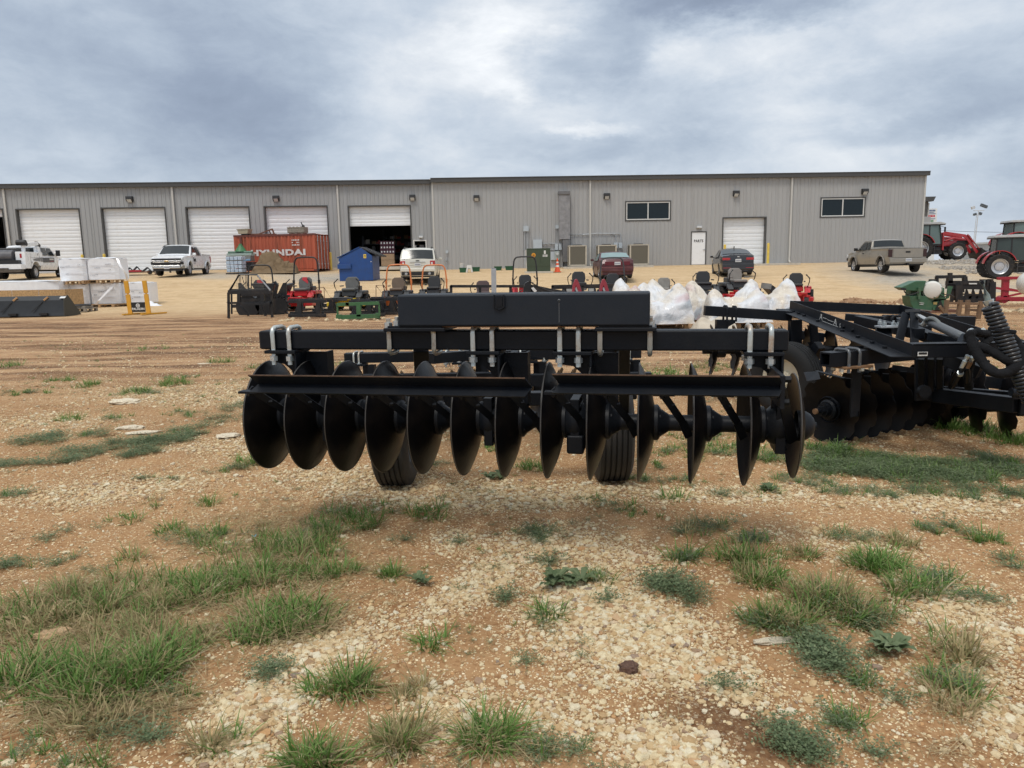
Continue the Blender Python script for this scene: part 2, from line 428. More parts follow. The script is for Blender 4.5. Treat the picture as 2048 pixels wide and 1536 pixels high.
    hh = t.math('ADD', t.math('MULTIPLY', fine, 1.6), t.math('MULTIPLY', grain, .5)); hh = t.math('ADD', hh, t.math('MULTIPLY', h, .9)); hh = t.math('ADD', hh, t.math('MULTIPLY', med, 2.5))
    bn = t.node('ShaderNodeBump'); bn.inputs['Strength'].default_value = .75; bn.inputs['Distance'].default_value = .006
    t.l.new(hh, bn.inputs['Height']); t.l.new(bn.outputs[0], b.inputs['Normal'])
    me.materials.append(mt)
    o = bpy.data.objects.new('ground', me); COL.objects.link(o); o['kind'] = 'structure'
    return o
GROUND = make_ground()

# ------------------------------------------------------------------ stones
def stone_mat(name, stops):
    m = bpy.data.materials.new(name); m.use_nodes = True; t = NT(m.node_tree); b = t.n['Principled BSDF']
    oi = t.node('ShaderNodeObjectInfo').outputs['Random']
    tc = t.node('ShaderNodeTexCoord').outputs['Object']
    c = t.ramp(oi, stops)
    n = t.noise(tc, 2.2, 6, .7)[0]
    c = t.mix(t.rng(n, .45, .75, 0, .6), c, (.48, .31, .165)); c = t.mix(t.rng(n, .45, .3, 0, .35), c, (.86, .80, .68))
    t.l.new(c, b.inputs['Base Color']); b.inputs['Roughness'].default_value = .9; b.inputs['Specular IOR Level'].default_value = .2
    bn = t.node('ShaderNodeBump'); bn.inputs['Strength'].default_value = .5; bn.inputs['Distance'].default_value = .1
    t.l.new(t.noise(tc, 5, 5, .7)[0], bn.inputs['Height']); t.l.new(bn.outputs[0], b.inputs['Normal'])
    return m
M_STONE = stone_mat('limestone_pebble', [(0, (.42, .27, .15)), (.08, (.62, .42, .21)), (.3, (.78, .60, .35)), (.6, (.86, .73, .47)), (.85, (.88, .80, .60)), (.95, (.64, .36, .16)), (1, (.30, .24, .20))])
def stone_mesh(seed, flat=.55, sub=1):
    rg = random.Random(seed); bm = bmesh.new(); bmesh.ops.create_icosphere(bm, subdivisions=sub, radius=1)
    ax = [rg.uniform(.75, 1.25), rg.uniform(.6, 1.0), flat*rg.uniform(.75, 1.2)]
    for v in bm.verts:
        k = rg.uniform(.80, 1.14); v.co = Vector((v.co.x*ax[0]*k, v.co.y*ax[1]*k, v.co.z*ax[2]*k))
        if v.co.z > ax[2]*.62: v.co.z = ax[2]*.62+rg.uniform(-.04, .04)
    me = bpy.data.meshes.new('stone'); bm.to_mesh(me); bm.free(); me.materials.append(M_STONE)
    return me
STONES = [stone_mesh(i, .6) for i in range(10)]
HOLD = bpy.data.collections.new('pebble_kinds')
for i, me in enumerate(STONES): HOLD.objects.link(bpy.data.objects.new('pebble_kind', me))

def scatter(name, pts, rots, scl, idx, coll, kindlabel=None):
    """one stuff object: points carry turn, size and kind; geometry nodes put the pieces there"""
    n = len(pts); me = bpy.data.meshes.new(name); me.vertices.add(n)
    me.vertices.foreach_set('co', np.asarray(pts, np.float32).reshape(-1))
    a = me.attributes.new('rot', 'FLOAT_VECTOR', 'POINT'); a.data.foreach_set('vector', np.asarray(rots, np.float32).reshape(-1))
    a = me.attributes.new('scl', 'FLOAT', 'POINT'); a.data.foreach_set('value', np.asarray(scl, np.float32))
    a = me.attributes.new('idx', 'INT', 'POINT'); a.data.foreach_set('value', np.asarray(idx, np.int32))
    o = bpy.data.objects.new(name, me); COL.objects.link(o)
    ng = bpy.data.node_groups.new(name, 'GeometryNodeTree')
    ng.interface.new_socket('Geometry', in_out='INPUT', socket_type='NodeSocketGeometry'); ng.interface.new_socket('Geometry', in_out='OUTPUT', socket_type='NodeSocketGeometry')
    N = ng.nodes; L = ng.links
    gi = N.new('NodeGroupInput'); go = N.new('NodeGroupOutput'); ip = N.new('GeometryNodeInstanceOnPoints'); ci = N.new('GeometryNodeCollectionInfo')
    ci.inputs['Collection'].default_value = coll; ci.inputs['Separate Children'].default_value = True; ci.inputs['Reset Children'].default_value = True
    def na(nm, ty):
        q = N.new('GeometryNodeInputNamedAttribute'); q.data_type = ty; q.inputs['Name'].default_value = nm; return [s for s in q.outputs if s.enabled and s.name == 'Attribute'][0]
    e2r = N.new('FunctionNodeEulerToRotation')
    L.new(gi.outputs[0], ip.inputs['Points']); L.new(ci.outputs[0], ip.inputs['Instance']); ip.inputs['Pick Instance'].default_value = True
    L.new(na('idx', 'INT'), ip.inputs['Instance Index']); L.new(na('rot', 'FLOAT_VECTOR'), e2r.inputs[0]); L.new(e2r.outputs[0], ip.inputs['Rotation'])
    L.new(na('scl', 'FLOAT'), ip.inputs['Scale']); L.new(ip.outputs[0], go.inputs[0])
    md = o.modifiers.new('pieces', 'NODES'); md.node_group = ng
    o['kind'] = 'stuff'
    return o

def make_stones():
    rg = RNG; N = 950000
    y = 1.3+ (rg.random(N)**1.7)*16; x = (rg.random(N)*2-1)*(.80*y+.9)
    z = terrain(x, y)+relief(x, y)
    px, py = pix(x, y, z)
    gv = blob(px+(fbm(x*.9, y*.9, 4)-.5)*90, py+(fbm(x*1.3+40, y*1.3, 4)-.5)*60, GRAVEL)
    patch = fbm(x*1.7+5, y*1.7, 4)
    dens = .06 + .16*sstep(.45, .7, patch) + 1.15*gv**1.3*sstep(.12, .5, patch+gv*.35)
    st = blob(px, py, STAIN); 
    keep = rg.random(N) < (1-.88*st)*dens*np.clip(1.15-.06*y, .2, 1)
    x, y, z, gv = x[keep], y[keep], z[keep], gv[keep]; n = len(x)
    s = np.exp(rg.normal(math.log(.0049), .50, n))*(1+.5*gv)*(.82+.09*y)
    s = np.clip(s, .003, .024)
    sandy = rg.random(n) < .0
    rots = np.stack([rg.normal(0, .25, n), rg.normal(0, .25, n), rg.random(n)*6.283], -1)
    order = np.argsort(-s/np.hypot(x, y)); big = order[:290]; rest = order[290:]
    pts = np.stack([x, y, z+s*.18], -1)
    for k in big:
        o = bpy.data.objects.new('stone', STONES[k % 10]); COL.objects.link(o); o.parent = GROUND
        o.location = pts[k]; o.rotation_euler = rots[k]; o.scale = (s[k],)*3
    scatter('gravel', pts[rest], rots[rest], s[rest], rg.integers(0, 10, len(rest)), HOLD)
    print('stones', n)
make_stones()
def lone_stone(px, py, w, h, label, col, flat=.5, seed=3, rz=0.0, mname=None, asp=1.0):
    g = G(px, py); me = stone_mesh(seed, flat, 3); me.materials.clear(); me.materials.append(mat(mname, col, .9, var=.3, scale=9, bump=.6, bscale=30, dirt=(.45, .3, .17), damt=.5, dscale=5))
    for v in me.vertices:
        n = fbm(v.co.x*2.5+seed, v.co.y*2.5+v.co.z*2, 3); v.co *= .75+.5*float(n)
    o = mkobj('rock', me, None, 25); d = g.y
    o.location = (g.x, g.y, g.z+h*.25); o.scale = (w/2, w/2*asp, h); o.rotation_euler = (0, 0, rz)
    tag(o, label, 'rock')
lone_stone(1257, 1342, .085, .045, 'round reddish brown rock lying alone on the pale foreground gravel', (.13, .07, .05), .7, 3, mname='brown_rock')
lone_stone(1555, 1283, .19, .02, 'long flat pale slab of stone beside the big grass clumps on the right', (.75, .66, .5), .5, 5, .1, 'pale_rock', .3)
lone_stone(455, 874, .24, .05, 'flat cream rock just left of the lowest edge of the leftmost harrow disc', (.74, .62, .45), .5, 8, .1, 'pale_rock', .8)
lone_stone(250, 806, .34, .07, 'large cream boulder lying furthest back on the brown dirt at the left', (.74, .62, .45), .5, 11, -.1, 'pale_rock', .7)
lone_stone(262, 858, .26, .05, 'whitish rock in the middle of the blue green weeds at the left', (.74, .64, .48), .5, 17, .2, 'pale_rock', .6)
lone_stone(285, 866, .30, .03, 'low flat slab touching the whitish rock among the weeds at the left', (.74, .64, .48), .4, 19, .2, 'pale_rock', .5)
lone_stone(105, 1275, .13, .045, 'broken buff clod with a pale top in the grass at the left edge', (.62, .42, .24), .6, 23, .5, 'buff_rock', .6)
lone_stone(410, 728, .25, .03, 'small flat pale stone far back on the dirt left of the harrow toolbar', (.76, .66, .5), .4, 29, 0, 'pale_rock', .5)

# ------------------------------------------------------------------ grass and weeds
def leaf_mat(name, stops, rough=.6):
    m = bpy.data.materials.new(name); m.use_nodes = True; t = NT(m.node_tree); b = t.n['Principled BSDF']
    at = t.node('ShaderNodeAttribute', attribute_name='shade').outputs['Fac']
    oi = t.node('ShaderNodeObjectInfo').outputs['Random']
    f = t.math('MULTIPLY_ADD', at, .8, t.math('MULTIPLY', oi, .2))
    c = t.ramp(f, stops); t.l.new(c, b.inputs['Base Color']); b.inputs['Roughness'].default_value = rough; b.inputs['Specular IOR Level'].default_value = .3
    tr = t.node('ShaderNodeBsdfTranslucent'); t.l.new(c, tr.inputs[0]); mx = t.node('ShaderNodeMixShader'); mx.inputs[0].default_value = .3
    t.l.new(b.outputs[0], mx.inputs[1]); t.l.new(tr.outputs[0], mx.inputs[2]); t.l.new(mx.outputs[0], t.n['Material Output'].inputs[0])
    return m
M_GRASS = leaf_mat('grass_blade', [(0, (.060, .125, .025)), (.35, (.115, .22, .045)), (.62, (.19, .31, .080)), (.8, (.30, .35, .15)), (.92, (.46, .38, .24)), (1, (.54, .44, .29))])
M_DRY = leaf_mat('dry_grass', [(0, (.15, .20, .07)), (.3, (.29, .27, .12)), (.6, (.42, .33, .18)), (.85, (.56, .44, .26)), (1, (.24, .15, .08))], .8)
M_WEED = leaf_mat('weed_leaf', [(0, (.085, .13, .06)), (.4, (.14, .19, .095)), (.7, (.20, .25, .13)), (.9, (.27, .31, .17)), (1, (.42, .34, .19))])
def blade(V, F, S, rg, base, L, w, az, lean, curl, shade, seg=4):
    d = Vector((math.cos(az), math.sin(az), 0)); side = Vector((-math.sin(az), math.cos(az), 0)); tw = rg.uniform(-.6, .6); side = (side*math.cos(tw)+Vector((0, 0, 1))*math.sin(tw)*.4).normalized()
    o = len(V); ang = lean; p = Vector(base)
    for i in range(seg+1):
        t = i/seg; ww = w*(1-t**1.6)*.5+.0003
        V.append(p-side*ww); V.append(p+side*ww); S.extend([shade+t*.1]*2)
        ang += curl/seg; p = p + (d*math.sin(ang)+Vector((0, 0, 1))*math.cos(ang))*(L/seg)
        if p.z < .002: p.z = .002
    for i in range(seg): F.append((o+2*i, o+2*i+1, o+2*i+3, o+2*i+2))
def leafmesh(V, F, S, name, m):
    me = bpy.data.meshes.new(name); me.from_pydata([tuple(v) for v in V], [], F); a = me.attributes.new('shade', 'FLOAT', 'POINT'); a.data.foreach_set('value', S); me.materials.append(m)
    me.polygons.foreach_set('use_smooth', [True]*len(F)); return me
def tuft(seed, n=34, H=.14, rad=.035, kind='g', spread=.55):
    rg = random.Random(seed); V, F, S = [], [], []
    for i in range(n):
        az = rg.uniform(0, 6.283); r = rad*math.sqrt(rg.random()); L = H*rg.uniform(.45, 1.15)
        dry = kind == 'g' and rg.random() < .16
        lean = abs(rg.gauss(.25, spread*.6)); 
        if dry: lean = rg.uniform(.7, 1.4)
        blade(V, F, S, rg, (r*math.cos(az), r*math.sin(az), -.004), L, rg.uniform(.0036, .0072), az+rg.uniform(-.7, .7), min(lean, 1.45), rg.uniform(.3, 1.5), (rg.uniform(.8, 1.0) if dry else rg.uniform(0, .72)) if kind == 'g' else rg.random())
    return leafmesh(V, F, S, 'tuft', M_GRASS if kind == 'g' else M_DRY)
def straw(seed, n=16):
    rg = random.Random(seed); V, F, S = [], [], []
    for i in range(n):
        az = rg.uniform(0, 6.283); blade(V, F, S, rg, (rg.gauss(0, .05), rg.gauss(0, .05), rg.uniform(.001, .012)), rg.uniform(.05, .16), rg.uniform(.0013, .0026), az, rg.uniform(1.3, 1.57), rg.uniform(-.1, .2), rg.uniform(.3, 1), 2)
    return leafmesh(V, F, S, 'straw', M_DRY)
def weed(seed, stems=9, Rr=.09):
    rg = random.Random(seed); V, F, S = [], [], []
    for i in range(stems):
        az = i*6.283/stems+rg.uniform(-.3, .3); L = Rr*rg.uniform(.6, 1.3); k = int(L/.012)
        for j in range(k):
            t = (j+1)/k; c = Vector((math.cos(az)*L*t, math.sin(az)*L*t, .006+.03*math.sin(t*2.6)*rg.uniform(.5, 1.2)))
            for s in (-1, 1):
                la = az+s*rg.uniform(.7, 1.3); ll = rg.uniform(.006, .012); lw = ll*.42
                d = Vector((math.cos(la), math.sin(la), rg.uniform(-.1, .7))).normalized(); q = Vector((-d.y, d.x, rg.uniform(-.3, .3))).normalized()
                o = len(V); V += [c, c+d*ll*.5+q*lw, c+d*ll, c+d*ll*.5-q*lw]; F.append((o, o+1, o+2, o+3)); S += [rg.uniform(0, .9)]*4
        for j in range(1): blade(V, F, S, rg, (0, 0, .004), L, .0025, az, 1.1, .4, .8, 3)
    return leafmesh(V, F, S, 'weed', M_WEED)
def broad(seed):
    rg = random.Random(seed); V, F, S = [], [], []
    for i in range(9):
        az = i*.7*2+rg.uniform(-.3, .3); L = rg.uniform(.03, .065)
        d = Vector((math.cos(az), math.sin(az), 0)); q = Vector((-d.y, d.x, 0)); o = len(V); sh = rg.uniform(.1, .8)
        for t, w in ((0, .002), (.35, .010), (.65, .012), (1, .001)):
            z = .004+L*.55*math.sin(t*1.9); c = d*L*t; V += [c+q*w+Vector((0, 0, z+w*.4)), c+Vector((0, 0, z)), c-q*w+Vector((0, 0, z+w*.4))]; S += [sh]*3
        for j in range(3):
            for e in (0, 1): F.append((o+3*j+e, o+3*j+e+1, o+3*j+e+4, o+3*j+e+3))
    return leafmesh(V, F, S, 'broadleaf', M_WEED)
def coll_of(name, meshes):
    c = bpy.data.collections.new(name)
    for i, me in enumerate(meshes): c.objects.link(bpy.data.objects.new(name+'_%02d' % i, me))
    return c
LEAVES = [tuft(i, 22, .115, .055, 'g', 1.15) for i in range(6)] + [tuft(20+i, 26, .12, .05, 'd', .9) for i in range(3)] + [straw(i) for i in range(4)] + [weed(i) for i in range(5)] + [broad(i) for i in range(2)] + [tuft(40+i, 22, .07, .03, 'g', .8) for i in range(3)]
KIND = {'g': range(0, 6), 'd': range(6, 9), 's': range(9, 13), 'w': range(13, 18), 'b': range(18, 20), 'l': range(20, 23)}
CL = coll_of('plant_kind', LEAVES)
# cx, cy, rx, ry (photograph px of the ground they stand on), how many, mix of kinds, size
PATCH = [
 (690, 1050, 75, 28, 60, 'gggglw', 1.0), (620, 1085, 80, 30, 60, 'gggdl', 1.0), (520, 1085, 110, 30, 45, 'ggdwl', .8), (400, 1075, 60, 20, 24, 'gglw', .9), (350, 1060, 30, 14, 12, 'gl', .9),
 (520, 1150, 150, 28, 90, 'ggggdls', 1.0), (420, 1190, 90, 26, 46, 'gggls', 1.0), (640, 1150, 60, 22, 24, 'ggls', .9), (350, 1200, 70, 30, 40, 'ggdds', 1.0), (590, 1235, 85, 22, 60, 'ggggls', 1.0), (510, 1265, 60, 20, 26, 'ggds', .9),
 (120, 1215, 130, 40, 80, 'ggddds', 1.0), (240, 1180, 120, 35, 60, 'gggdds', 1.0), (60, 1260, 60, 35, 26, 'ggdds', .9), (250, 1265, 90, 30, 44, 'gddds', .9), (380, 1290, 60, 40, 26, 'gddsss', .8),
 (230, 1360, 95, 45, 110, 'gggggds', 1.1), (110, 1370, 110, 35, 60, 'ggggd', 1.1), (290, 1330, 50, 40, 44, 'ggggds', 1.1), (30, 1340, 40, 30, 16, 'gggd', 1.1), (250, 1430, 110, 35, 60, 'ddssss', .9), (260, 1470, 90, 25, 24, 'wwwss', .9), (120, 1440, 90, 30, 26, 'dsss', .9),
 (415, 1010, 20, 8, 6, 'gl', .8), (300, 1010, 40, 10, 5, 'lwd', .6), (240, 1045, 26, 10, 7, 'glb', .9), (95, 1080, 14, 6, 4, 'w', 1), (50, 1125, 50, 14, 14, 'wwl', .9), (130, 1120, 30, 10, 6, 'wl', .9), (260, 1118, 22, 9, 7, 'gd', .8), (190, 1140, 30, 8, 5, 'w', .8), (170, 1060, 30, 8, 4, 'ws', .8),
 (785, 1148, 22, 8, 9, 'gggl', .9), (850, 1030, 34, 12, 16, 'gggl', 1.0), (780, 1020, 40, 12, 10, 'lw', .7), (835, 1168, 18, 6, 3, 'bw', 1), (800, 1080, 20, 6, 4, 'w', .8), (915, 1085, 20, 7, 4, 'w', .8), (860, 1290, 24, 9, 9, 'gggd', .9),
 (690, 1375, 50, 16, 26, 'ggggd', 1.0), (625, 1385, 20, 10, 5, 'lg', .8), (540, 1348, 16, 8, 9, 'ww', .9), (980, 1478, 50, 18, 26, 'gggds', 1.0), (800, 1490, 45, 16, 22, 'gddd', 1.0), (630, 1530, 50, 14, 30, 'gggd', 1.1), (430, 1500, 40, 14, 12, 'gds', .9), (480, 1475, 20, 8, 3, 'lw', .8),
 (345, 1385, 30, 10, 5, 'lw', .8), (830, 1380, 45, 14, 14, 'dss', .8), (1040, 1500, 30, 20, 6, 'ss', 1), (60, 1500, 60, 20, 10, 'wls', .9), (180, 1530, 60, 14, 8, 'wls', .9),
 (1095, 1230, 28, 12, 9, 'gggw', .9), (1130, 1165, 34, 10, 8, 'bbb', 1.25), (1180, 1158, 30, 12, 9, 'gwl', 1.0), (1020, 1190, 20, 8, 5, 'w', 1), (1080, 1120, 22, 8, 5, 'w', 1), (1060, 1070, 30, 12, 10, 'wwl', .9), (1090, 1060, 35, 10, 10, 'wwl', .9), (1215, 1200, 18, 7, 4, 'w', 1), (1045, 1320, 14, 6, 3, 'w', .9),
 (1320, 1165, 45, 20, 22, 'www', 1.1), (1370, 1190, 40, 18, 16, 'www', 1.1), (1365, 1120, 26, 10, 12, 'ggw', 1), (1380, 1060, 50, 14, 16, 'gdw', 1.0), (1290, 1030, 40, 10, 8, 'wdl', .8), (1350, 1000, 20, 8, 6, 'gl', 1.0), (1240, 1015, 40, 10, 10, 'wwl', .9), (1180, 1000, 30, 8, 8, 'wwl', .8),
 (1480, 1125, 50, 18, 26, 'ggdl', 1.1), (1520, 1165, 45, 22, 26, 'ggddl', 1.05), (1510, 1085, 40, 12, 14, 'gww', 1), (1590, 1115, 40, 12, 14, 'gdl', .8), (1575, 1255, 46, 20, 30, 'gggdds', 1.0), (1530, 1250, 25, 14, 12, 'wwg', 1), (1690, 1225, 90, 30, 50, 'ggdddws', 1.05), (1640, 1200, 50, 22, 26, 'gdd', 1.1), (1750, 1135, 42, 14, 34, 'ggggl', 1.1), (1820, 1185, 60, 24, 34, 'gggdsw', 1.05), (1870, 1160, 30, 14, 12, 'wwg', .9),
 (1650, 1330, 35, 22, 26, 'www', 1.2), (1620, 1290, 26, 10, 10, 'ww', 1.1), (1735, 1255, 30, 14, 14, 'wwl', 1.0), (1780, 1305, 20, 8, 5, 'bb', 1.1), (1740, 1310, 16, 6, 3, 'w', 1), (1720, 1370, 26, 10, 8, 'gwl', .8), (1540, 985, 26, 10, 9, 'gb', 1.0), (1460, 990, 30, 10, 8, 'wwl', .8),
 (1895, 1300, 36, 26, 18, 'gds', 1.1), (1900, 1370, 45, 34, 26, 'gddws', .9), (1890, 1420, 26, 20, 12, 'ds', .9), (1690, 1450, 36, 12, 14, 'gww', .8), (1600, 1500, 44, 20, 22, 'www', 1.1), (1560, 1465, 30, 8, 5, 'w', .8), (1760, 1510, 20, 8, 4, 'w', .8), (1790, 1400, 16, 6, 3, 'w', .8), (1460, 1375, 20, 8, 4, 'w', .8), (1970, 1080, 40, 14, 14, 'gwl', .9), (1880, 1060, 60, 16, 22, 'wwl', .9), (1700, 1075, 50, 14, 16, 'dwl', .9), (1790, 1090, 40, 12, 12, 'ddl', .9),
 (1330, 1440, 5, 3, 1, 's', 1), (1880, 1500, 30, 8, 5, 's', 1), (2030, 1130, 30, 12, 8, 'wl', .9), (1960, 1200, 40, 14, 10, 'wl', .9), (1440, 1050, 40, 10, 10, 'wdl', .8), (1160, 1500, 20, 10, 5, 'wl', .8), (1080, 1500, 30, 12, 8, 'wl', .8),
 (1720, 925, 130, 26, 420, 'wwlwwl', .95), (1880, 940, 170, 26, 460, 'wwllww', .95), (1660, 900, 40, 14, 70, 'glwl', 1.1), (1950, 985, 120, 16, 60, 'wwl', .9), (1760, 980, 130, 14, 60, 'wwl', .8), (2020, 930, 40, 26, 60, 'wlw', 1.0), (1600, 960, 60, 14, 34, 'wwl', .8), (1930, 858, 60, 10, 50, 'ggl', 1.2), (2010, 880, 40, 10, 30, 'ggl', 1.2),
 (1062, 940, 34, 9, 26, 'gll', .7), (985, 895, 26, 12, 20, 'gll', .9), (1090, 895, 20, 8, 8, 'lw', .8), (1000, 962, 24, 5, 6, 'b', .9), (1360, 905, 60, 14, 34, 'gllw', .9), (1450, 895, 60, 16, 40, 'gllw', .9), (1530, 910, 50, 16, 44, 'glw', 1.0), (1340, 960, 70, 10, 24, 'wwl', .8), (500, 930, 26, 12, 16, 'gd', 1.1), (880, 930, 20, 6, 6, 'lw', .7), (1480, 850, 60, 12, 26, 'llw', .9), (1300, 930, 30, 10, 14, 'lw', .8),
 (120, 762, 26, 4, 16, 'gll', 1.0), (175, 772, 18, 4, 14, 'gg', 1.1), (270, 787, 20, 5, 16, 'gg', 1.2), (345, 768, 26, 6, 20, 'gg', 1.2), (25, 790, 50, 4, 16, 'lw', 1), (440, 722, 22, 3, 10, 'gg', 1.3), (15, 733, 20, 3, 9, 'gg', 1.4), (70, 788, 30, 4, 12, 'lw', 1), (260, 790, 60, 5, 16, 'llw', 1.0), (365, 755, 40, 4, 14, 'lw', 1), (290, 700, 60, 3, 9, 'lg', 1.2), (500, 735, 30, 4, 9, 'lg', 1),
 (130, 840, 34, 8, 18, 'ggl', .9), (90, 880, 50, 10, 40, 'www', 1.1), (190, 870, 30, 7, 18, 'wwl', 1.1), (270, 888, 60, 9, 50, 'www', 1.1), (335, 880, 50, 10, 40, 'www', 1.1), (280, 905, 40, 9, 30, 'www', 1.1), (170, 905, 50, 9, 30, 'www', 1.1), (380, 865, 40, 12, 30, 'wwl', 1.1), (470, 818, 26, 10, 18, 'www', 1.1), (390, 830, 30, 6, 14, 'lw', 1), (20, 930, 34, 10, 22, 'www', 1.1), (120, 925, 40, 8, 20, 'www', 1.1), (240, 838, 50, 6, 14, 'lww', 1), (450, 840, 30, 8, 16, 'www', 1), (340, 828, 20, 5, 8, 'wl', 1), (455, 945, 40, 9, 14, 'wwl', .8), (30, 990, 30, 9, 12, 'wwl', .9), (310, 960, 60, 10, 12, 'wl', .7),
 (1330, 745, 60, 8, 34, 'llgd', 1.3), (1440, 735, 80, 10, 50, 'lldd', 1.2), (1250, 735, 30, 5, 14, 'lg', 1.2), (1560, 745, 60, 10, 30, 'ldd', 1.2), (1480, 765, 70, 8, 30, 'lldd', 1.1), (700, 728, 40, 4, 10, 'lg', 1), (1400, 870, 70, 12, 30, 'lwd', .9)]
def make_plants():
    pts, rots, sc, ix = [], [], [], []
    rg = random.Random(5)
    def put(x, y, k, s):
        z = ground_z(x, y); pts.append((x, y, z)); rots.append((rg.gauss(0, .08), rg.gauss(0, .08), rg.uniform(0, 6.283))); sc.append(s); ix.append(rg.choice(list(KIND[k])))
    for cx, cy, rx, ry, n, kinds, size in PATCH:
        g = Z(cx, cy, .0); e = Z(cx+rx, cy, 0); wx = abs(e.x-g.x); wy = abs(Z(cx, cy+ry, 0).y-Z(cx, cy-ry, 0).y)/2
        for i in range(max(1, int(n*(.62 if 'ggg' in kinds else .6 if 'www' in kinds and cy > 1000 else .85)))):
            a = rg.uniform(0, 6.283); r = math.sqrt(rg.random())*rg.uniform(.75, 1.25); k = rg.choice(kinds)
            put(g.x+wx*r*math.cos(a), g.y+wy*r*math.sin(a), k, size*rg.uniform(.65, 1.2)*(1 if k != 'w' else 1.0))
    # thin scatter over the rest of the yard
    N = 5200
    for i in range(N):
        y = 1.6+rg.random()**1.4*17; x = rg.uniform(-1, 1)*(.78*y+.6)
        if float(fbm(x*.8+31, y*.8, 3)) < .50: continue
        k = rg.choice('wwwwllsssss'); put(x, y, k, rg.uniform(.25, .7)*(1.2 if y > 8 else .8))
    # dry litter near the grass patches
    for cx, cy, rx, ry, a, w in GREENB[:5]:
        for i in range(130):
            q = Z(cx+rg.gauss(0, rx*.7), cy+rg.gauss(0, ry*.7), 0); put(q.x, q.y, 's', rg.uniform(.7, 1.4))
    scatter('grass', np.array(pts), np.array(rots), np.array(sc), np.array(ix), CL)
make_plants()
def big_clump(px, py, n, rad, H, label, kind='g', seed=1, droop=.6):
    g = G(px, py); rg = random.Random(seed); V, F, S = [], [], []
    for i in range(n):
        az = rg.uniform(0, 6.283); r = rad*math.sqrt(rg.random()); dry = rg.random() < (.2 if kind == 'g' else .55)
        blade(V, F, S, rg, (r*math.cos(az), r*math.sin(az), -.004), H*rg.uniform(.3, 1.1), rg.uniform(.0028, .0055), az+rg.uniform(-1.2, 1.2), min(1.45, abs(rg.gauss(.5, droop*.75))) if not dry else rg.uniform(.6, 1.45), rg.uniform(.3, 1.5), rg.uniform(.8, 1) if dry else rg.uniform(0, .7), 5)
    me = leafmesh(V, F, S, 'grass_clump', M_GRASS if kind == 'g' else M_DRY)
    o = bpy.data.objects.new('grass_clump', me); COL.objects.link(o); o.location = g
    tag(o, label, 'grass clump', 'separate clumps of grass on the foreground soil')
big_clump(975, 1480, 105, .08, .155, 'dense bright green grass clump at the bottom edge, right of centre in the lower foreground', seed=1)
big_clump(1570, 1250, 130, .085, .165, 'tallest dense green grass clump, just above the long flat pale slab', seed=2)
big_clump(1825, 1185, 120, .10, .17, 'large loose green grass clump at the right with long arching blades', seed=3)
big_clump(1750, 1135, 80, .07, .12, 'low dark green grass clump left of the large arching one at the right', seed=4)
big_clump(1690, 1225, 130, .14, .16, 'wide half dry grass clump between the tallest green clump and the arching one', 'd', seed=5)
big_clump(785, 1148, 70, .035, .09, 'small round green tuft alone on bare soil in the middle foreground', seed=6)
big_clump(850, 1030, 80, .08, .12, 'green tuft at the right tip of the long grass strip below the left tyre', seed=7)
big_clump(690, 1375, 60, .08, .125, 'spreading green tuft at the edge of the pale gravel in the lower left half', seed=8)
big_clump(1100, 1232, 50, .04, .13, 'small upright green tuft beside the broad leaved weed in the middle', seed=9)

g = G(503, 1077); b = MB(); b.add([(0, 0, .004), (.022, .003, .010), (.026, .018, .022), (.012, .014, .008), (-.006, .020, .018)], [(0, 1, 2, 3), (0, 3, 4)]); o = b.build('litter_scrap', mat('blue_litter', (.25, .45, .55), .5)); o.location = g; tag(o, 'tiny scrap of pale blue litter in the grass below the harrow', 'litter')
# ------------------------------------------------------------------ shared paints
M_WALL = mat('grey_ribbed_metal', (.365, .366, .364), .42, 0, .05, 1.2, dirt=(.33, .31, .28), damt=.18, dscale=1.5, streak=True)
M_WALL2 = mat('grey_ribbed_metal_shop', (.33, .336, .34), .42, 0, .05, 1.2, dirt=(.30, .29, .27), damt=.2, dscale=1.5, streak=True)
M_FASCIA = mat('dark_bronze_trim', (.065, .064, .062), .45, 0, .08)
M_TRIM = mat('light_grey_trim', (.50, .49, .46), .45, 0, .05)
M_DOORW = mat('white_roll_door', (.80, .82, .84), .4, 0, .05, 2, dirt=(.5, .48, .44), damt=.3, dscale=2)
M_CONC = mat('pale_concrete', (.50, .46, .39), .9, 0, .15, 3, .3)
M_BLACKP = mat('black_plastic', (.025, .025, .027), .5, 0, .2)
M_GLASSD = mat('dark_window_glass', (.010, .018, .024), .08, 0, .1, spec=.3)
M_WFRAME = mat('white_window_frame', (.68, .68, .66), .4, 0, .04)
M_LENS = mat('frosted_lens', (.55, .57, .58), .25)
M_GALV = mat('galvanised_grey', (.42, .44, .46), .42, .3, .12, 8)
M_YEL = mat('yellow_bollard_paint', (.74, .53, .09), .5, 0, .1, 4, dirt=(.3, .22, .1), damt=.4, dscale=3)
M_DARKIN = mat('dim_interior', (.10, .10, .105), .8)

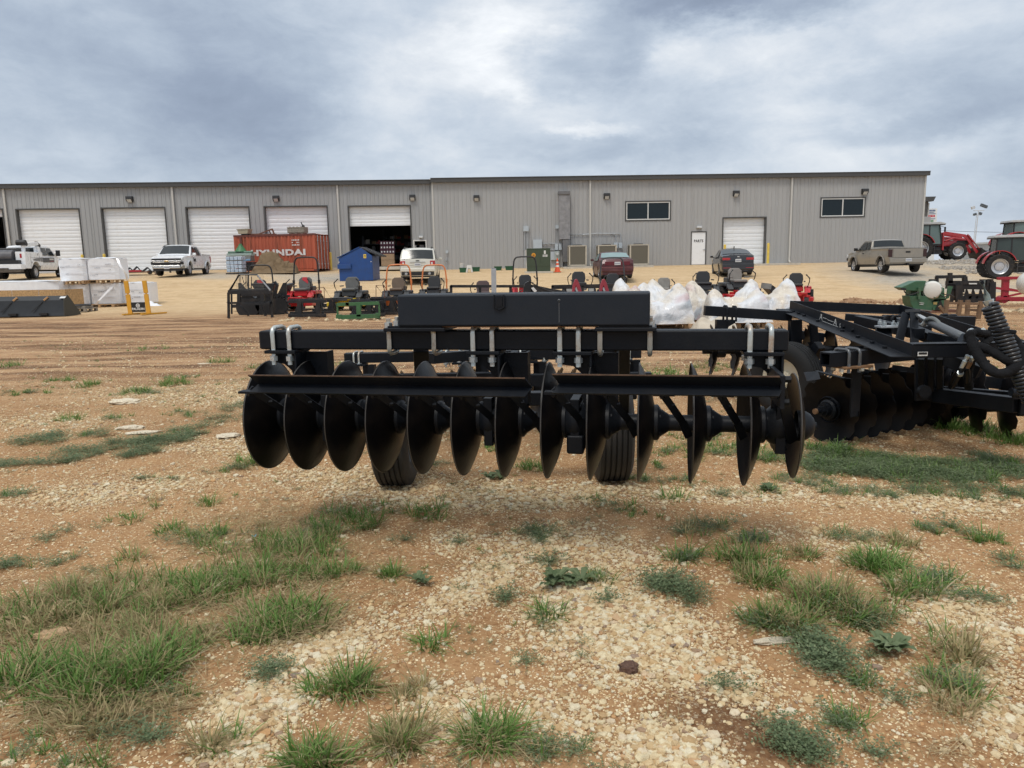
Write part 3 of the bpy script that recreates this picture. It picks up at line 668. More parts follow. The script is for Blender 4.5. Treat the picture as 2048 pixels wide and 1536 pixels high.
class Wing:
    def __init__(s, name, label, p0, p1, zf, zt, m, cat='building'):
        s.a = Vector((p0[0], p0[1], 0)); d = Vector((p1[0]-p0[0], p1[1]-p0[1], 0)); s.L = d.length; s.e = d.normalized(); s.zf = zf; s.H = zt-zf; s.m = m
        s.rz = math.atan2(s.e.y, s.e.x); s.n = Vector((-s.e.y, s.e.x, 0))
        s.root = thing(name, label, cat, (p0[0], p0[1], zf), s.rz)
    def uz(s, px, py, off=0):
        d = ray(px, py); a = s.a + s.n*off; t = (a-CAMP).dot(s.n)/d.dot(s.n); p = CAMP+d*t
        return (p-a).dot(s.e), p.z-s.zf
    def world(s, u, v, z): return s.a+s.e*u+s.n*v+Vector((0, 0, z+s.zf))
    def rect(s, x0, x1, y0, y1):
        u0, z1 = s.uz(x0, y0); u1, z0 = s.uz(x1, y1); u2, z2 = s.uz(x1, y0); u3, z3 = s.uz(x0, y1)
        return (min(u0, u3)+max(u0, u3))/2 if 0 else (u0+u3)/2, (u1+u2)/2, (z0+z3)/2, (z1+z2)/2
_pan = {}
def wall_panel(w, h, m):
    k = (round(w, 3), round(h, 3), m.name)
    if k in _pan: return _pan[k]
    prof = [(0, 0)]; x = .11
    while x+.06 < w:
        prof += [(x-.036, 0), (x-.020, -.032), (x+.020, -.032), (x+.036, 0)]; x += .305
        if x+.06 < w and False: pass
    q = [p for p in prof if 0 <= p[0] <= w]; q.append((w, 0)); n = len(q)
    b = MB(); b.add([(a, c, 0) for a, c in q]+[(a, c, h) for a, c in q], [(i, i+1, n+i+1, n+i) for i in range(n-1)])
    me = b.mesh('wall_panel', m); _pan[k] = me
    return me
def clad(wg, opens, pw=.915):
    """panels side by side along the wall, cut round the openings"""
    cuts = sorted(set([0, wg.L]+[o[0] for o in opens]+[o[1] for o in opens])); spans = []
    for a, b in zip(cuts[:-1], cuts[1:]):
        n = max(1, round((b-a)/pw)); 
        for i in range(n): spans.append((a+(b-a)*i/n, a+(b-a)*(i+1)/n))
    for a, b in spans:
        mid = (a+b)/2; zz = [0]
        for o in sorted([o for o in opens if o[0]-1e-4 <= mid <= o[1]+1e-4], key=lambda o: o[2]): zz += [o[2], o[3]]
        zz.append(wg.H)
        for z0, z1 in zip(zz[0::2], zz[1::2]):
            if z1-z0 < .03: continue
            me = wall_panel(b-a-.004, z1-z0, wg.m); o = bpy.data.objects.new('wall_panel', me); COL.objects.link(o); o.parent = wg.root; o.location = (a+.002, 0, z0)
def roll_door(wg, u0, u1, z0, z1, lower=None, depth=.28, jamb=True):
    """trimmed opening, jambs and a door built of sections; lower: how far the curtain comes down"""
    w = u1-u0; f = MB()
    for a, b in ((u0-.08, u0), (u1, u1+.08)): f.bb(a, b, -.05, .0, z0, z1+.08)
    f.bb(u0, u1, -.05, 0, z1, z1+.08)
    fr = f.build('door_trim', M_FASCIA, wg.root)
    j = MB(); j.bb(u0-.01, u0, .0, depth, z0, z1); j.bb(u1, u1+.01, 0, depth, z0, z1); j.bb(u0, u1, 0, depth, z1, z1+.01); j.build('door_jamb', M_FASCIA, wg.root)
    low = z0 if lower is None else lower
    d = MB(); d.bb(u0, u1, depth+.02, depth+.04, low+.01, z1); door = d.build('roll_up_door', M_DOORW, wg.root)
    n = max(1, round((z1-low)/.53)); sh = (z1-low)/n
    b = MB(); hh = sh-.02
    prof = [(0, .0), (.0, .05), (-.010, .07), (-.010, hh*.5-.05), (0, hh*.5-.03), (0, hh*.5+.03), (-.010, hh*.5+.05), (-.010, hh-.07), (0, hh-.05), (0, hh)]
    b.add([(0, y, z) for y, z in prof]+[(w, y, z) for y, z in prof], [(i, i+1, len(prof)+i+1, len(prof)+i) for i in range(len(prof)-1)])
    me = b.mesh('door_section', M_DOORW)
    for i in range(n):
        o = bpy.data.objects.new('door_section', me); COL.objects.link(o); o.parent = door; o.location = (u0, depth, low+i*sh+.01)
    return door
def wall_light(wg, px, py):
    u, z = wg.uz(px, py); b = MB(); b.prism([(u-.22, 0, z-.14), (u-.22, -.12, z-.20), (u-.22, -.34, z+.02), (u-.22, -.32, z+.22), (u-.22, 0, z+.24)], (.44, 0, 0))
    o = b.build('wall_light', M_BLACKP, wg.root, bevel=.015); l = MB(); l.prism([(u-.15, -.135, z-.190), (u-.15, -.145, z-.2), (u-.15, -.325, z-.0), (u-.15, -.315, z+.01)], (.30, 0, 0)); l.build('lens', M_LENS, o)
def slider(wg, x0, x1, y0, y1):
    u0, u1, z0, z1 = wg.rect(x0, x1, y0, y1); t = .09
    o = MB(); o.bb(u0-t, u1+t, -.045, .0, z1, z1+t); o.bb(u0-t, u1+t, -.045, .0, z0-t, z0); o.bb(u0-t, u0, -.045, 0, z0, z1); o.bb(u1, u1+t, -.045, 0, z0, z1)
    w = o.build('window', M_FASCIA, wg.root); f = MB(); s = .07; um = (u0+u1)/2
    f.bb(u0, u1, -.025, .05, z1-s, z1); f.bb(u0, u1, -.025, .05, z0, z0+s); f.bb(u0, u0+s, -.025, .05, z0+s, z1-s); f.bb(u1-s, u1, -.025, .05, z0+s, z1-s); f.bb(um-.035, um+.035, -.02, .05, z0+s, z1-s)
    f.build('frame', M_WFRAME, w)
    for a, b in ((u0+s, um-.035), (um+.035, u1-s)):
        g = MB(); g.bb(a, b, .02, .03, z0+s, z1-s); g.build('pane', M_GLASSD, w)
    r = MB(); r.bb(u0-t, u1+t, .06, .5, z0-t, z1+t)
    return (u0-t, u1+t, z0-t, z1+t)
def shell(wg, depth, roofup=.5, skipleft=False):
    """roof, ends, back, fascia and base of a wing"""
    L, H = wg.L, wg.H; r = MB(); r.prism([(-.15, -.22, H), (-.15, depth+.2, H+roofup), (-.15, depth+.2, H+roofup-.1), (-.15, -.22, H-.05)], (L+.3, 0, 0)); r.build('roof', M_TRIM, wg.root)
    f = MB(); f.bb(-.06, L+.14, -.30, -.07, H-.26, H+.02); f.bb(-.06, L+.14, -.34, -.07, H+.02, H+.06); f.build('gutter', M_FASCIA, wg.root)
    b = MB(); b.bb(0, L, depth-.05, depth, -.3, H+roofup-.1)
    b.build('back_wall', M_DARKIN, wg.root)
    b = MB(); b.bb(.0, .05, .06, depth-.06, -.3, H-.05); b.build('end_wall', wg.m, wg.root); b = MB(); b.bb(L-.05, L, .06, depth-.06, -.3, H-.05); b.build('end_wall', wg.m, wg.root)
    s = MB(); s.bb(0, L, -.02, .30, -.6, -.005); s.build('footing', M_CONC, wg.root)
    sl = MB(); sl.bb(.06, L-.06, .32, depth-.08, -.2, -.01); sl.build('floor_slab', M_CONC, wg.root)
def downpipe(wg, px, py, wd=.13, m=None):
    u, z = wg.uz(px, py); b = MB(); b.bb(u-wd/2, u+wd/2, -.16, -.045, .15, wg.H-.27); b.beam((u, -.10, .2), (u, -.30, .02), .11, .11)
    b.build('downpipe', m or M_TRIM, wg.root)

# ---- the wings: left shop wing and the right parts wing
def plane_pt(px, py, Y): p = P(px, py, Y); return (p.x, p.y)
pR0 = plane_pt(866, 450, 56.7); pR1 = plane_pt(1846.5, 440, 57.8)
RW = Wing('parts_building', 'long light grey ribbed metal building with the white PARTS door and two dark windows', pR0, pR1, 1.46, 8.08, M_WALL)
pL1 = (pR0[0]-.02, pR0[1]+.35); pLa = plane_pt(4, 450, 55.2)
dL = Vector((pLa[0]-pL1[0], pLa[1]-pL1[1])).normalized()*44
LW = Wing('workshop_building', 'long grey metal workshop at the left with a row of white roll up doors', (pL1[0]+dL.x, pL1[1]+dL.y), pL1, 1.74, 8.02, M_WALL2)
opens = []
def add_door(wg, x0, x1, ytop, opens, lower=None, z0=0.0):
    u0, _ = wg.uz(x0, ytop); u1, z1 = wg.uz(x1, ytop); u0b, z1b = wg.uz(x0, ytop); zt = (z1+z1b)/2
    opens.append((u0-.02, u1+.02, z0, zt+.02)); return u0, u1, z0, zt
oL = []
for x0, x1, yt in ((33, 157, 419), (203, 328.5, 416.5), (372.5, 496.5, 415), (529.5, 653, 413.5)):
    a = add_door(LW, x0, x1, yt, oL); roll_door(LW, *a)
a = add_door(LW, 697, 819.5, 412.5, oL); _, zl = LW.uz(760, 451.5); roll_door(LW, *a, lower=zl); OPEN1 = a
a = add_door(LW, -122, 4, 420, oL); roll_door(LW, *a, lower=a[3]-.5); OPEN0 = a
dr = LW.rect(829.5, 852, 482, 536); dr = (dr[0], dr[1], 0, dr[3]); oL.append(dr)
clad(LW, oL); shell(LW, 26, .5)
for px in (8, 345, 675): downpipe(LW, px, 380)
for px, py in ((261, 399.5), (553, 398), (825, 396)): wall_light(LW, px, py)
f = MB(); f.bb(dr[0]-.07, dr[0], -.05, .1, 0, dr[3]+.07); f.bb(dr[1], dr[1]+.07, -.05, .1, 0, dr[3]+.07); f.bb(dr[0], dr[1], -.05, .1, dr[3], dr[3]+.07); f.build('door_frame', M_WFRAME, LW.root)
b = MB(); u, z = LW.uz(842, 474); b.box((u, -.1, z), (.3, .2, .16)); b.build('door_light', M_LENS, LW.root, bevel=.03)
# inside the shop: dark shelves
def inside(wg, u, v, z, d, m, name, label, cat):
    b = MB(); p = wg.world(u, v, z); 
    return b
oR = []
a = add_door(RW, 1447, 1531, 436, oR); roll_door(RW, *a)
dp = RW.rect(1383, 1410.5, 464.5, 528.5); dp = (dp[0], dp[1], 0, dp[3]); oR.append(dp)
oR.append(slider(RW, 1252.5, 1339.5, 404, 439.5)); oR.append(slider(RW, 1642.5, 1728, 396.5, 432.5))
clad(RW, oR); shell(RW, 30, .5)
for px in (1180, 1582.5): downpipe(RW, px, 380)
b = MB(); b.bb(-.02, .10, -.05, .05, 0, RW.H-.25); b.bb(RW.L-.10, RW.L+.03, -.05, .05, 0, RW.H-.25); b.build('corner_trim', M_TRIM, RW.root)
for px, py in ((953, 397), (1213, 393), (1471, 388), (1728, 384)): wall_light(RW, px, py)
# the PARTS door
f = MB(); f.bb(dp[0]-.07, dp[0], -.05, .06, 0, dp[3]+.07); f.bb(dp[1], dp[1]+.07, -.05, .06, 0, dp[3]+.07); f.bb(dp[0], dp[1], -.05, .06, dp[3], dp[3]+.07); f.build('door_frame', M_FASCIA, RW.root)
d = MB(); d.bb(dp[0]+.005, dp[1]-.005, -.01, .035, .02, dp[3]-.005); do = d.build('door', M_DOORW, RW.root); do['label'] = 'white walk-in door lettered PARTS'
h = MB(); h.box((dp[1]-.12, -.05, 1.12), (.16, .03, .03)); h.box((dp[1]-.07, -.025, 1.12), (.06, .03, .12)); h.build('handle', M_GALV, do)
M_INK = mat('black_lettering', (.015, .015, .016), .5, 0, 0)
text_obj('lettering', 'PARTS', .27, M_INK, do, ((dp[0]+dp[1])/2, -.014, dp[3]-.66), (R(90), 0, 0), (.84, 1), 1.15, .002, .010)
b = MB(); u, z = RW.uz(1397.5, 454.5); b.box((u, -.11, z), (.40, .22, .17)); b.build('door_light', M_LENS, RW.root, bevel=.04)
# services on the wall
def wbox(name, px0, px1, py0, py1, dep, m, wg=RW, bevel=.01, off=.04):
    u0, u1, z0, z1 = wg.rect(px0, px1, py0, py1); b = MB(); b.bb(u0, u1, -off-dep, -off, z0, z1); return b.build(name, m, wg.root, bevel=bevel), (u0, u1, z0, z1)
M_DUCT = mat('grey_duct_wrap', (.235, .235, .245), .75, 0, .22, 3, .5, 12, dirt=(.36, .36, .36), damt=.5, dscale=2.2)
M_DUCT2 = mat('dark_grey_duct', (.15, .15, .155), .7, 0, .1)
wbox('duct', 1117, 1138.5, 387, 479, .45, M_DUCT); wbox('duct_cap', 1115.5, 1138.8, 383.5, 390, .52, M_DUCT2); wbox('duct', 1124.5, 1138.8, 479.5, 524, .42, M_DUCT2)
b = MB()
for px in (1126, 1136): u, _ = RW.uz(px, 500); b.bb(u-.06, u+.06, -.40, -.30, 0, .55)
b.build('duct_leg', M_BLACKP, RW.root)
M_EBOX = mat('electric_box_grey', (.43, .48, .52), .45, 0, .06)
wbox('junction_box', 1046.5, 1057, 452.5, 463, .2, M_EBOX); wbox('switch_cabinet', 1066, 1083.5, 479.5, 503.5, .3, M_EBOX); wbox('junction_box', 1110.5, 1117.5, 450.5, 457.5, .14, M_EBOX)
wbox('disconnect_box', 1109.5, 1115.5, 487.5, 500, .18, M_EBOX); wbox('disconnect_box', 1117, 1123, 487.5, 500, .18, M_EBOX)
wbox('disconnect_box', 1227, 1234.5, 485.5, 496.5, .18, M_EBOX); wbox('disconnect_box', 1236.5, 1243.5, 485.5, 496.5, .18, M_EBOX)
wbox('wall_outlet', 891.5, 896.5, 501, 507, .12, M_EBOX)
m_, _ = wbox('meter_panel', 1101, 1118.5, 503.5, 520, .12, M_EBOX); m_, (a0, a1, b0, b1) = wbox('meter_box', 1109, 1118, 502.5, 519.5, .22, mat('meter_box_grey', (.36, .40, .38), .5), off=.17)
q = MB(); q.cyl(((a0+a1)/2, -.39, b1-.2), ((a0+a1)/2, -.50, b1-.2), .1); q.build('meter', M_LENS, RW.root)
def pipe(pts, r, name='conduit', wg=RW, m=None, off=-.10):
    q = [wg.uz(*p) for p in pts]; b = MB(); b.tube([(u, off, z) for u, z in q], r, 6); b.build(name, m or M_GALV, wg.root)
for px, r in ((1049, .045), (1052.3, .035), (1055.5, .05)): pipe([(px, 463), (px-.2, 537 if px < 1055 else 500)], r)
pipe([(1051, 500), (1052.5, 538)], .07, m=M_TRIM)
pipe([(1112, 457), (1112, 488)], .025); pipe([(1116, 457), (1116, 488)], .025); pipe([(1046, 500.5), (1066, 500.5)], .03)
for py in (488.5, 500.5): pipe([(1083, py), (1110, py-.2)], .05)
pipe([(1139, 469.8), (1165, 469.5), (1195, 467), (1216, 467.3), (1230, 467), (1240, 467), (1241, 470), (1241, 486)], .035); pipe([(1217, 467.5), (1226, 468.5), (1231, 471), (1231.5, 486)], .03)
pipe([(893.8, 507), (893.8, 539)], .03); pipe([(889, 522), (898.5, 522)], .03); pipe([(1237, 496), (1239, 506)], .04)
pipe([(1577.5, 517), (1577.5, 522)], .05, 'vent_cap')
# little shop contents behind the open doors
def block(name, label, cat, wg, u, v, size, m, z=0.0, lines=None, rz=0):
    t = thing(name, label, cat, wg.world(u, v, z), wg.rz+rz); return t
def shelf_unit(wg, u, v, w, h, label, cols, seed):
    t = thing('shelf_rack', label, 'shelves', wg.world(u, v, 0), wg.rz); rg = random.Random(seed); b = MB()
    for x in (-w/2, w/2):
        for y in (-.3, .3): b.box((x, y, h/2), (.06, .06, h))
    b.build('upright', mat('rack_blue_grey', (.10, .12, .16), .5), t)
    n = int(h/.6)
    for i in range(n):
        s = MB(); s.box((0, 0, .1+i*.6), (w, .66, .04)); s.build('shelf', mat('rack_blue_grey', (.10, .12, .16), .5), t)
        x = -w/2+.12
        while x < w/2-.25:
            ww = rg.uniform(.15, .4); hh = rg.uniform(.15, .42); c = rg.choice(cols)
            if rg.random() < .75:
                s = MB(); s.box((x+ww/2, -.05, .122+i*.6+hh/2), (ww-.03, .45, hh)); s.build('carton', c, t)
            x += ww
    return t
MC = [mat('carton_brown', (.33, .22, .13), .8), mat('carton_white', (.55, .55, .55), .7), mat('bin_red', (.35, .03, .03), .5), mat('bin_dark', (.04, .04, .05), .5), mat('bin_grey', (.2, .2, .22), .5)]
ua, ub = OPEN1[0], OPEN1[1]
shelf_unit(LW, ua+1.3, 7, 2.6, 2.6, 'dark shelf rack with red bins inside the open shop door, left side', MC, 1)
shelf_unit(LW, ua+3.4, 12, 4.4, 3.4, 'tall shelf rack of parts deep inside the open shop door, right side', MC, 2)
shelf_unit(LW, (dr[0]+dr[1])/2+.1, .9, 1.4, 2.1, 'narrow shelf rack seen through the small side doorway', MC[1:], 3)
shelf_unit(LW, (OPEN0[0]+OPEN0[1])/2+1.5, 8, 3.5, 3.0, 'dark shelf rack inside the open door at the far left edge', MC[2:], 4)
t = thing('carton_stack', 'two brown cartons under red and white jugs just inside the open shop door', 'cartons', LW.world(ub-1.9, 1.2, 0), LW.rz)
for i in range(2): q = MB(); q.box((0, 0, .26+i*.47), (1.0, .7, .45)); q.build('carton', MC[0], t)
M_PUR = mat('jug_case_maroon', (.055, .010, .025), .5); 
for i in range(3):
    for j in range(5):
        q = MB(); q.box((-.44+j*.22, -.1, 1.10+i*.33), (.2, .3, .30)); c = q.build('jug', M_PUR, t); q = MB(); q.box((-.44+j*.22, -.255, 1.12+i*.33), (.1, .01, .12)); q.build('jug_label', M_LENS, c)
t = thing('trash_bin', 'dark rubbish bin standing left of the cartons in the open shop door', 'bin', LW.world(ub-3.0, .9, 0), LW.rz)
q = MB(); q.lathe([(.0, 0), (.26, 0), (.33, .95), (.36, 1.0), (.0, 1.0)], (0, 0, 0), (0, 0, 1), 18); q.build('body', mat('bin_navy', (.03, .05, .08), .4), t); q = MB(); q.lathe([(.37, 1.0), (.36, 1.06), (0, 1.1)], (0, 0, 0), (0, 0, 1), 18); q.build('lid', M_BLACKP, t)

# bollards
def bollard(label, px, py, wg, off=-1.0, h=1.15, src=None):
    u, z = wg.uz(px, py, off); p = wg.world(u, off, 0); t = thing('bollard', label, 'bollard', (p.x, p.y, ground_z(p.x, p.y)-.05 if wg is LW else wg.zf-.05), 0, 'yellow bollards beside the roll up doors')
    hh = h; b = MB(); b.cyl((0, 0, 0), (0, 0, hh), .095, n=16); b.build('post', M_YEL, t); b = MB(); b.lathe([(.095, hh), (.08, hh+.05), (.0, hh+.075)], (0, 0, 0), (0, 0, 1), 16); b.build('cap', M_YEL, t)
bollard('yellow bollard at the small roll up door, half hidden by the black sedan', 1449.5, 500, RW, h=1.45)
bollard('yellow bollard standing free at the right jamb of the small roll up door', 1536.5, 500, RW, h=1.5)
bollard('yellow bollard between the orange container and the open shop door', 661, 515, LW, -.9, 1.3)
bollard('yellow bollard peeping over the blue dumpster at the open door', 700, 515, LW, -.9, 1.3)
bollard('yellow bollard top showing above the left wrapped pallet', 165, 520, LW, -.9, 1.35)
bollard('yellow bollard top showing above the right wrapped pallet', 209, 520, LW, -.9, 1.35)
bollard('yellow bollard behind the cream wagon at the right jamb of the open door', 823.5, 515, LW, -.9, 1.3)

# slabs (parts of the yard)
def slab(name, wg, x0, x1, v0, v1, h, z0=-.25):
    u0, _ = wg.uz(x0, 525); u1, _ = wg.uz(x1, 525); b = MB(); pts = [wg.world(u0, v0, z0), wg.world(u1, v0, z0), wg.world(u1, v1, z0), wg.world(u0, v1, z0)]
    b.prism(pts, (0, 0, h-z0)); o = b.build(name, M_CONC, None, bevel=.02); o['kind'] = 'structure'
slab('concrete_apron', RW, 1442, 1573, -2.6, -.03, .0); slab('concrete_pad', RW, 1122, 1296, -2.0, -.03, .02); slab('concrete_apron', LW, 692, 826, -1.4, -.03, -.02); slab('concrete_strip', LW, 236, 372, -1.0, -.03, -.03)

# ---- air conditioners
M_AC = mat('tan_ac_casing', (.46, .42, .345), .5, 0, .05); M_COIL = mat('ac_coil_mesh', (.13, .12, .095), .7, .2, .15, 60)
def ac(label, x0, x1, y0, y1, sidew=.5):
    u0, z1 = RW.uz(x0, y0, -1.0); u1, z0 = RW.uz(x1, y1, -1.0); w = u1-u0; h = 1.42; p = RW.world((u0+u1)/2, -1.25, .06)
    t = thing('air_conditioner', label, 'air conditioner', p, RW.rz, 'air conditioners on the concrete pad'); d = .95
    b = MB()
    for x in (-w/2+.05, w/2-.05):
        for y in (-d/2+.05, d/2-.05): b.box((x, y, h/2+.03), (.10, .10, h))
    b.bb(-w/2, w/2, -d/2, d/2, h, h+.08); b.bb(-w/2, w/2, -d/2, d/2, .0, .1); b.build('casing', M_AC, t)
    for y in (-d/2+.03, d/2-.03): c = MB(); c.box((0, y, h/2+.03), (w-.2, .03, h-.12)); c.build('coil', M_COIL, t)
    for x in (-w/2+.03, w/2-.03): c = MB(); c.box((x, 0, h/2+.03), (.03, d-.2, h-.12)); c.build('coil', M_COIL, t)
    c = MB(); c.cyl((0, 0, h+.08), (0, 0, h+.14), .36, n=20); c.build('fan_guard', M_BLACKP, t)
ac('tan air conditioner nearest the dark duct, left one of the row', 1135.5, 1171, 498, 533); ac('tan air conditioner half hidden behind the maroon sedan', 1193, 1230, 497, 533); ac('tan air conditioner right of the maroon sedan', 1256, 1294, 494, 530)

# ---- the small block behind the right end
sb = P(1845.5, 450, 70); sb1 = P(1860.5, 450, 70)
t = thing('rear_office_block', 'dark trimmed end of a rear building block peeping out behind the right corner', 'building', (sb.x-3, 70, 1.5))
w = sb1.x-sb.x+3; zt = P(1850, 403, 70).z-1.5; zm = P(1850, 433, 70).z-1.5
b = MB(); b.bb(0, w, 0, 9, -.3, zm-.01); b.build('lower_wall', M_WALL, t); b = MB(); b.bb(0, w-.15, .3, 9, zm, zt); b.build('upper_wall', mat('dark_brown_cladding', (.13, .12, .11), .6), t)
b = MB(); b.prism([(0, -.2, zt), (w+.05, -.2, zt), (w+.25, -.2, zt+.42), (0, -.2, zt+.42)], (0, 10.5, 0)); b.build('canopy', M_FASCIA, t)
b = MB(); b.bb(w-.18, w-.06, .25, .29, zm+.1, zt-.1); b.build('downpipe', M_TRIM, t)
# ---- sign pylon
t0 = P(1865, 445, 84); zt = P(1865, 417, 84).z; zb = 1.45; x0 = P(1855.5, 430, 84).x; x1 = P(1874, 430, 84).x
t = thing('pylon_sign', 'tall white dealer pylon sign with small blue, red and green lettering behind the building', 'sign', (x0, 84, zb)); w = x1-x0
b = MB(); b.bb(0, w, 0, .5, 0, zt-zb); b.build('sign_body', mat('sign_white', (.72, .73, .72), .5, 0, .03), t)
hh = zt-zb; MR = mat('sign_red', (.55, .05, .07), .5); MBL = mat('sign_blue', (.05, .10, .22), .5); MG = mat('sign_green', (.05, .2, .07), .5)
def sl(py): return P(1865, py, 84).z-zb
for py, m_, ww, th in ((421, MBL, .78, .16), (424.5, MBL, .6, .06), (427.5, MBL, .9, .06), (432, MR, .78, .22), (437.5, MBL, .9, .06), (442, MG, .5, .25)):
    b = MB(); c = w*.42; n = 5 if th > .1 else 1
    for k in range(n):
        a0 = c-w*ww/2+k*w*ww/n; b.bb(a0+.01, a0+w*ww/n-.03, -.02, 0, sl(py)-th/2, sl(py)+th/2)
    b.build('sign_text', m_, t)
# ---- light masts, cable, far shed
M_POLE = mat('mast_white_grey', (.55, .56, .57), .5, .2)
def mast(label, px, pyt, Y, heads, r=.055):
    p = P(px, pyt, Y); q = P(px-1, 500, Y); zt = p.z; t = thing('light_mast', label, 'light mast', (p.x, Y, 1.4)); H = zt-1.4
    b = MB(); b.cyl((-.2, 0, 0), (0, 0, H), r*1.3, r*.8, 10); b.build('mast', M_POLE, t); b = MB(); b.beam((-.6, 0, H-.02), (.7, 0, H-.02), .07, .07); b.build('crossbar', M_POLE, t)
    for dx, dz, m_ in heads: b = MB(); b.box((dx, -.1, H+dz), (.42, .25, .34), Matrix.Rotation(.35*(1 if dx > 0 else -1), 3, 'Y')); b.build('floodlight', m_, t, bevel=.02)
MD = mat('flood_dark', (.08, .09, .10), .5)
mast('taller light mast with two floodlights on its crossbar, nearer the tractors', 1957, 421, 92, [(-.75, .35, M_POLE), (.75, .45, MD), (.35, .6, MD)])
mast('thinner light mast close behind the taller one, lights at half its height', 1953, 430, 112, [(-.3, .1, MD), (.5, .2, MD)], .05)
b = MB(); a = P(1860, 460, 120); c = P(2200, 456, 120); b.tube([a.lerp(c, i/8)-Vector((0, 0, .5*math.sin(i/8*3.14))) for i in range(9)], .03, 5); o = b.build('overhead_cable', M_BLACKP); tag(o, 'thin overhead cable crossing the sky behind the tractors', 'cable')
a = P(1978.5, 484, 150); c = P(2010, 498, 150); t = thing('distant_shed', 'small distant grey shed left of the right hand tractor', 'building', (a.x, 150, 1.4)); w = c.x-a.x; H = a.z-1.4
b = MB(); b.bb(0, w, 0, 14, 0, H-.35); b.build('wall', mat('shed_grey', (.36, .37, .37), .6), t); b = MB(); b.bb(-.3, w+.3, -.3, 14.3, H-.35, H); b.build('roof', mat('shed_roof', (.52, .53, .52), .6), t); b = MB(); b.bb(w*.3, w*.5, -.05, 0, .0, H*.5); b.build('door', M_DARKIN, t)
# ------------------------------------------------------------------ vehicles
M_TYRE = mat('tyre_rubber', (.012, .012, .013), .75, 0, .15, 20, dirt=(.13, .10, .07), damt=.35, dscale=4)
M_RIM = mat('wheel_alloy', (.55, .56, .58), .35, .7, .05)
M_RIMD = mat('wheel_alloy_grey', (.22, .225, .23), .35, .7, .05)
M_GLASSC = mat('car_glass', (.018, .024, .027), .07, 0, .1, spec=.5)
M_GLASSL = mat('car_glass_greenish', (.20, .30, .30), .06, 0, .12, 1.5, spec=1.0)
M_BLK = mat('black_trim', (.014, .014, .015), .5)
M_CHROME = mat('chrome_trim', (.62, .61, .58), .15, .9, .05)
M_TAIL = mat('tail_lamp_red', (.38, .012, .015), .15, 0, .1, coat=.5)
M_HEAD = mat('head_lamp', (.62, .65, .68), .1, 0, .05, coat=.5)
M_PLATE = mat('number_plate', (.62, .64, .66), .5, 0, .1, 40)
M_PLATET = mat('plate_ink', (.12, .13, .2), .5)
_wheels = {}
def wheel(t, x, y, r, w, side, rim=None, spokes=6, name='wheel', rr=.62):
    key = (round(r, 3), round(w, 3), side, (rim or M_RIM).name, spokes, rr)
    root = bpy.data.objects.new(name, None)
    if key not in _wheels:
        b = MB(); h = w/2
        b.lathe([(r*rr, -h*.8), (r*.80, -h), (r*.95, -h*.92), (r, -h*.68), (r, h*.68), (r*.95, h*.92), (r*.80, h), (r*rr, h*.8)], (0, 0, 0), (0, 1, 0), 28)
        ty = b.mesh('tyre', M_TYRE); b = MB(); s = side
        b.lathe([(r*rr, s*h*.82), (r*rr*.93, s*h*.72), (r*rr*.88, s*h*.25), (r*.001, s*h*.20)], (0, 0, 0), (0, 1, 0), 28)
        for k in range(spokes):
            a = 6.283*k/spokes; d = Vector((math.cos(a), 0, math.sin(a))); b.beam(Vector((0, s*h*.55, 0))+d*r*.06, Vector((0, s*h*.62, 0))+d*r*rr*.95, r*.12, .04, up=(0, 1, 0))
        b.cyl((0, s*h*.3, 0), (0, s*h*.72, 0), r*.15, n=12); ri = b.mesh('rim', rim or M_RIM)
        for me in (ty, ri): me.polygons.foreach_set('use_smooth', [True]*len(me.polygons)); me.set_sharp_from_angle(angle=R(40))
        d = MB(); d.cyl((0, s*h*.05, 0), (0, s*h*.22, 0), r*rr*.86, n=20); dk = d.mesh('brake', M_BLK)
        _wheels[key] = (ty, ri, dk)
    ty, ri, dk = _wheels[key]
    o = bpy.data.objects.new(name, ty); COL.objects.link(o); o.parent = t; o.location = (x, y, r)
    q = bpy.data.objects.new('rim', ri); COL.objects.link(q); q.parent = o
    q = bpy.data.objects.new('brake_disc', dk); COL.objects.link(q); q.parent = o
    return o
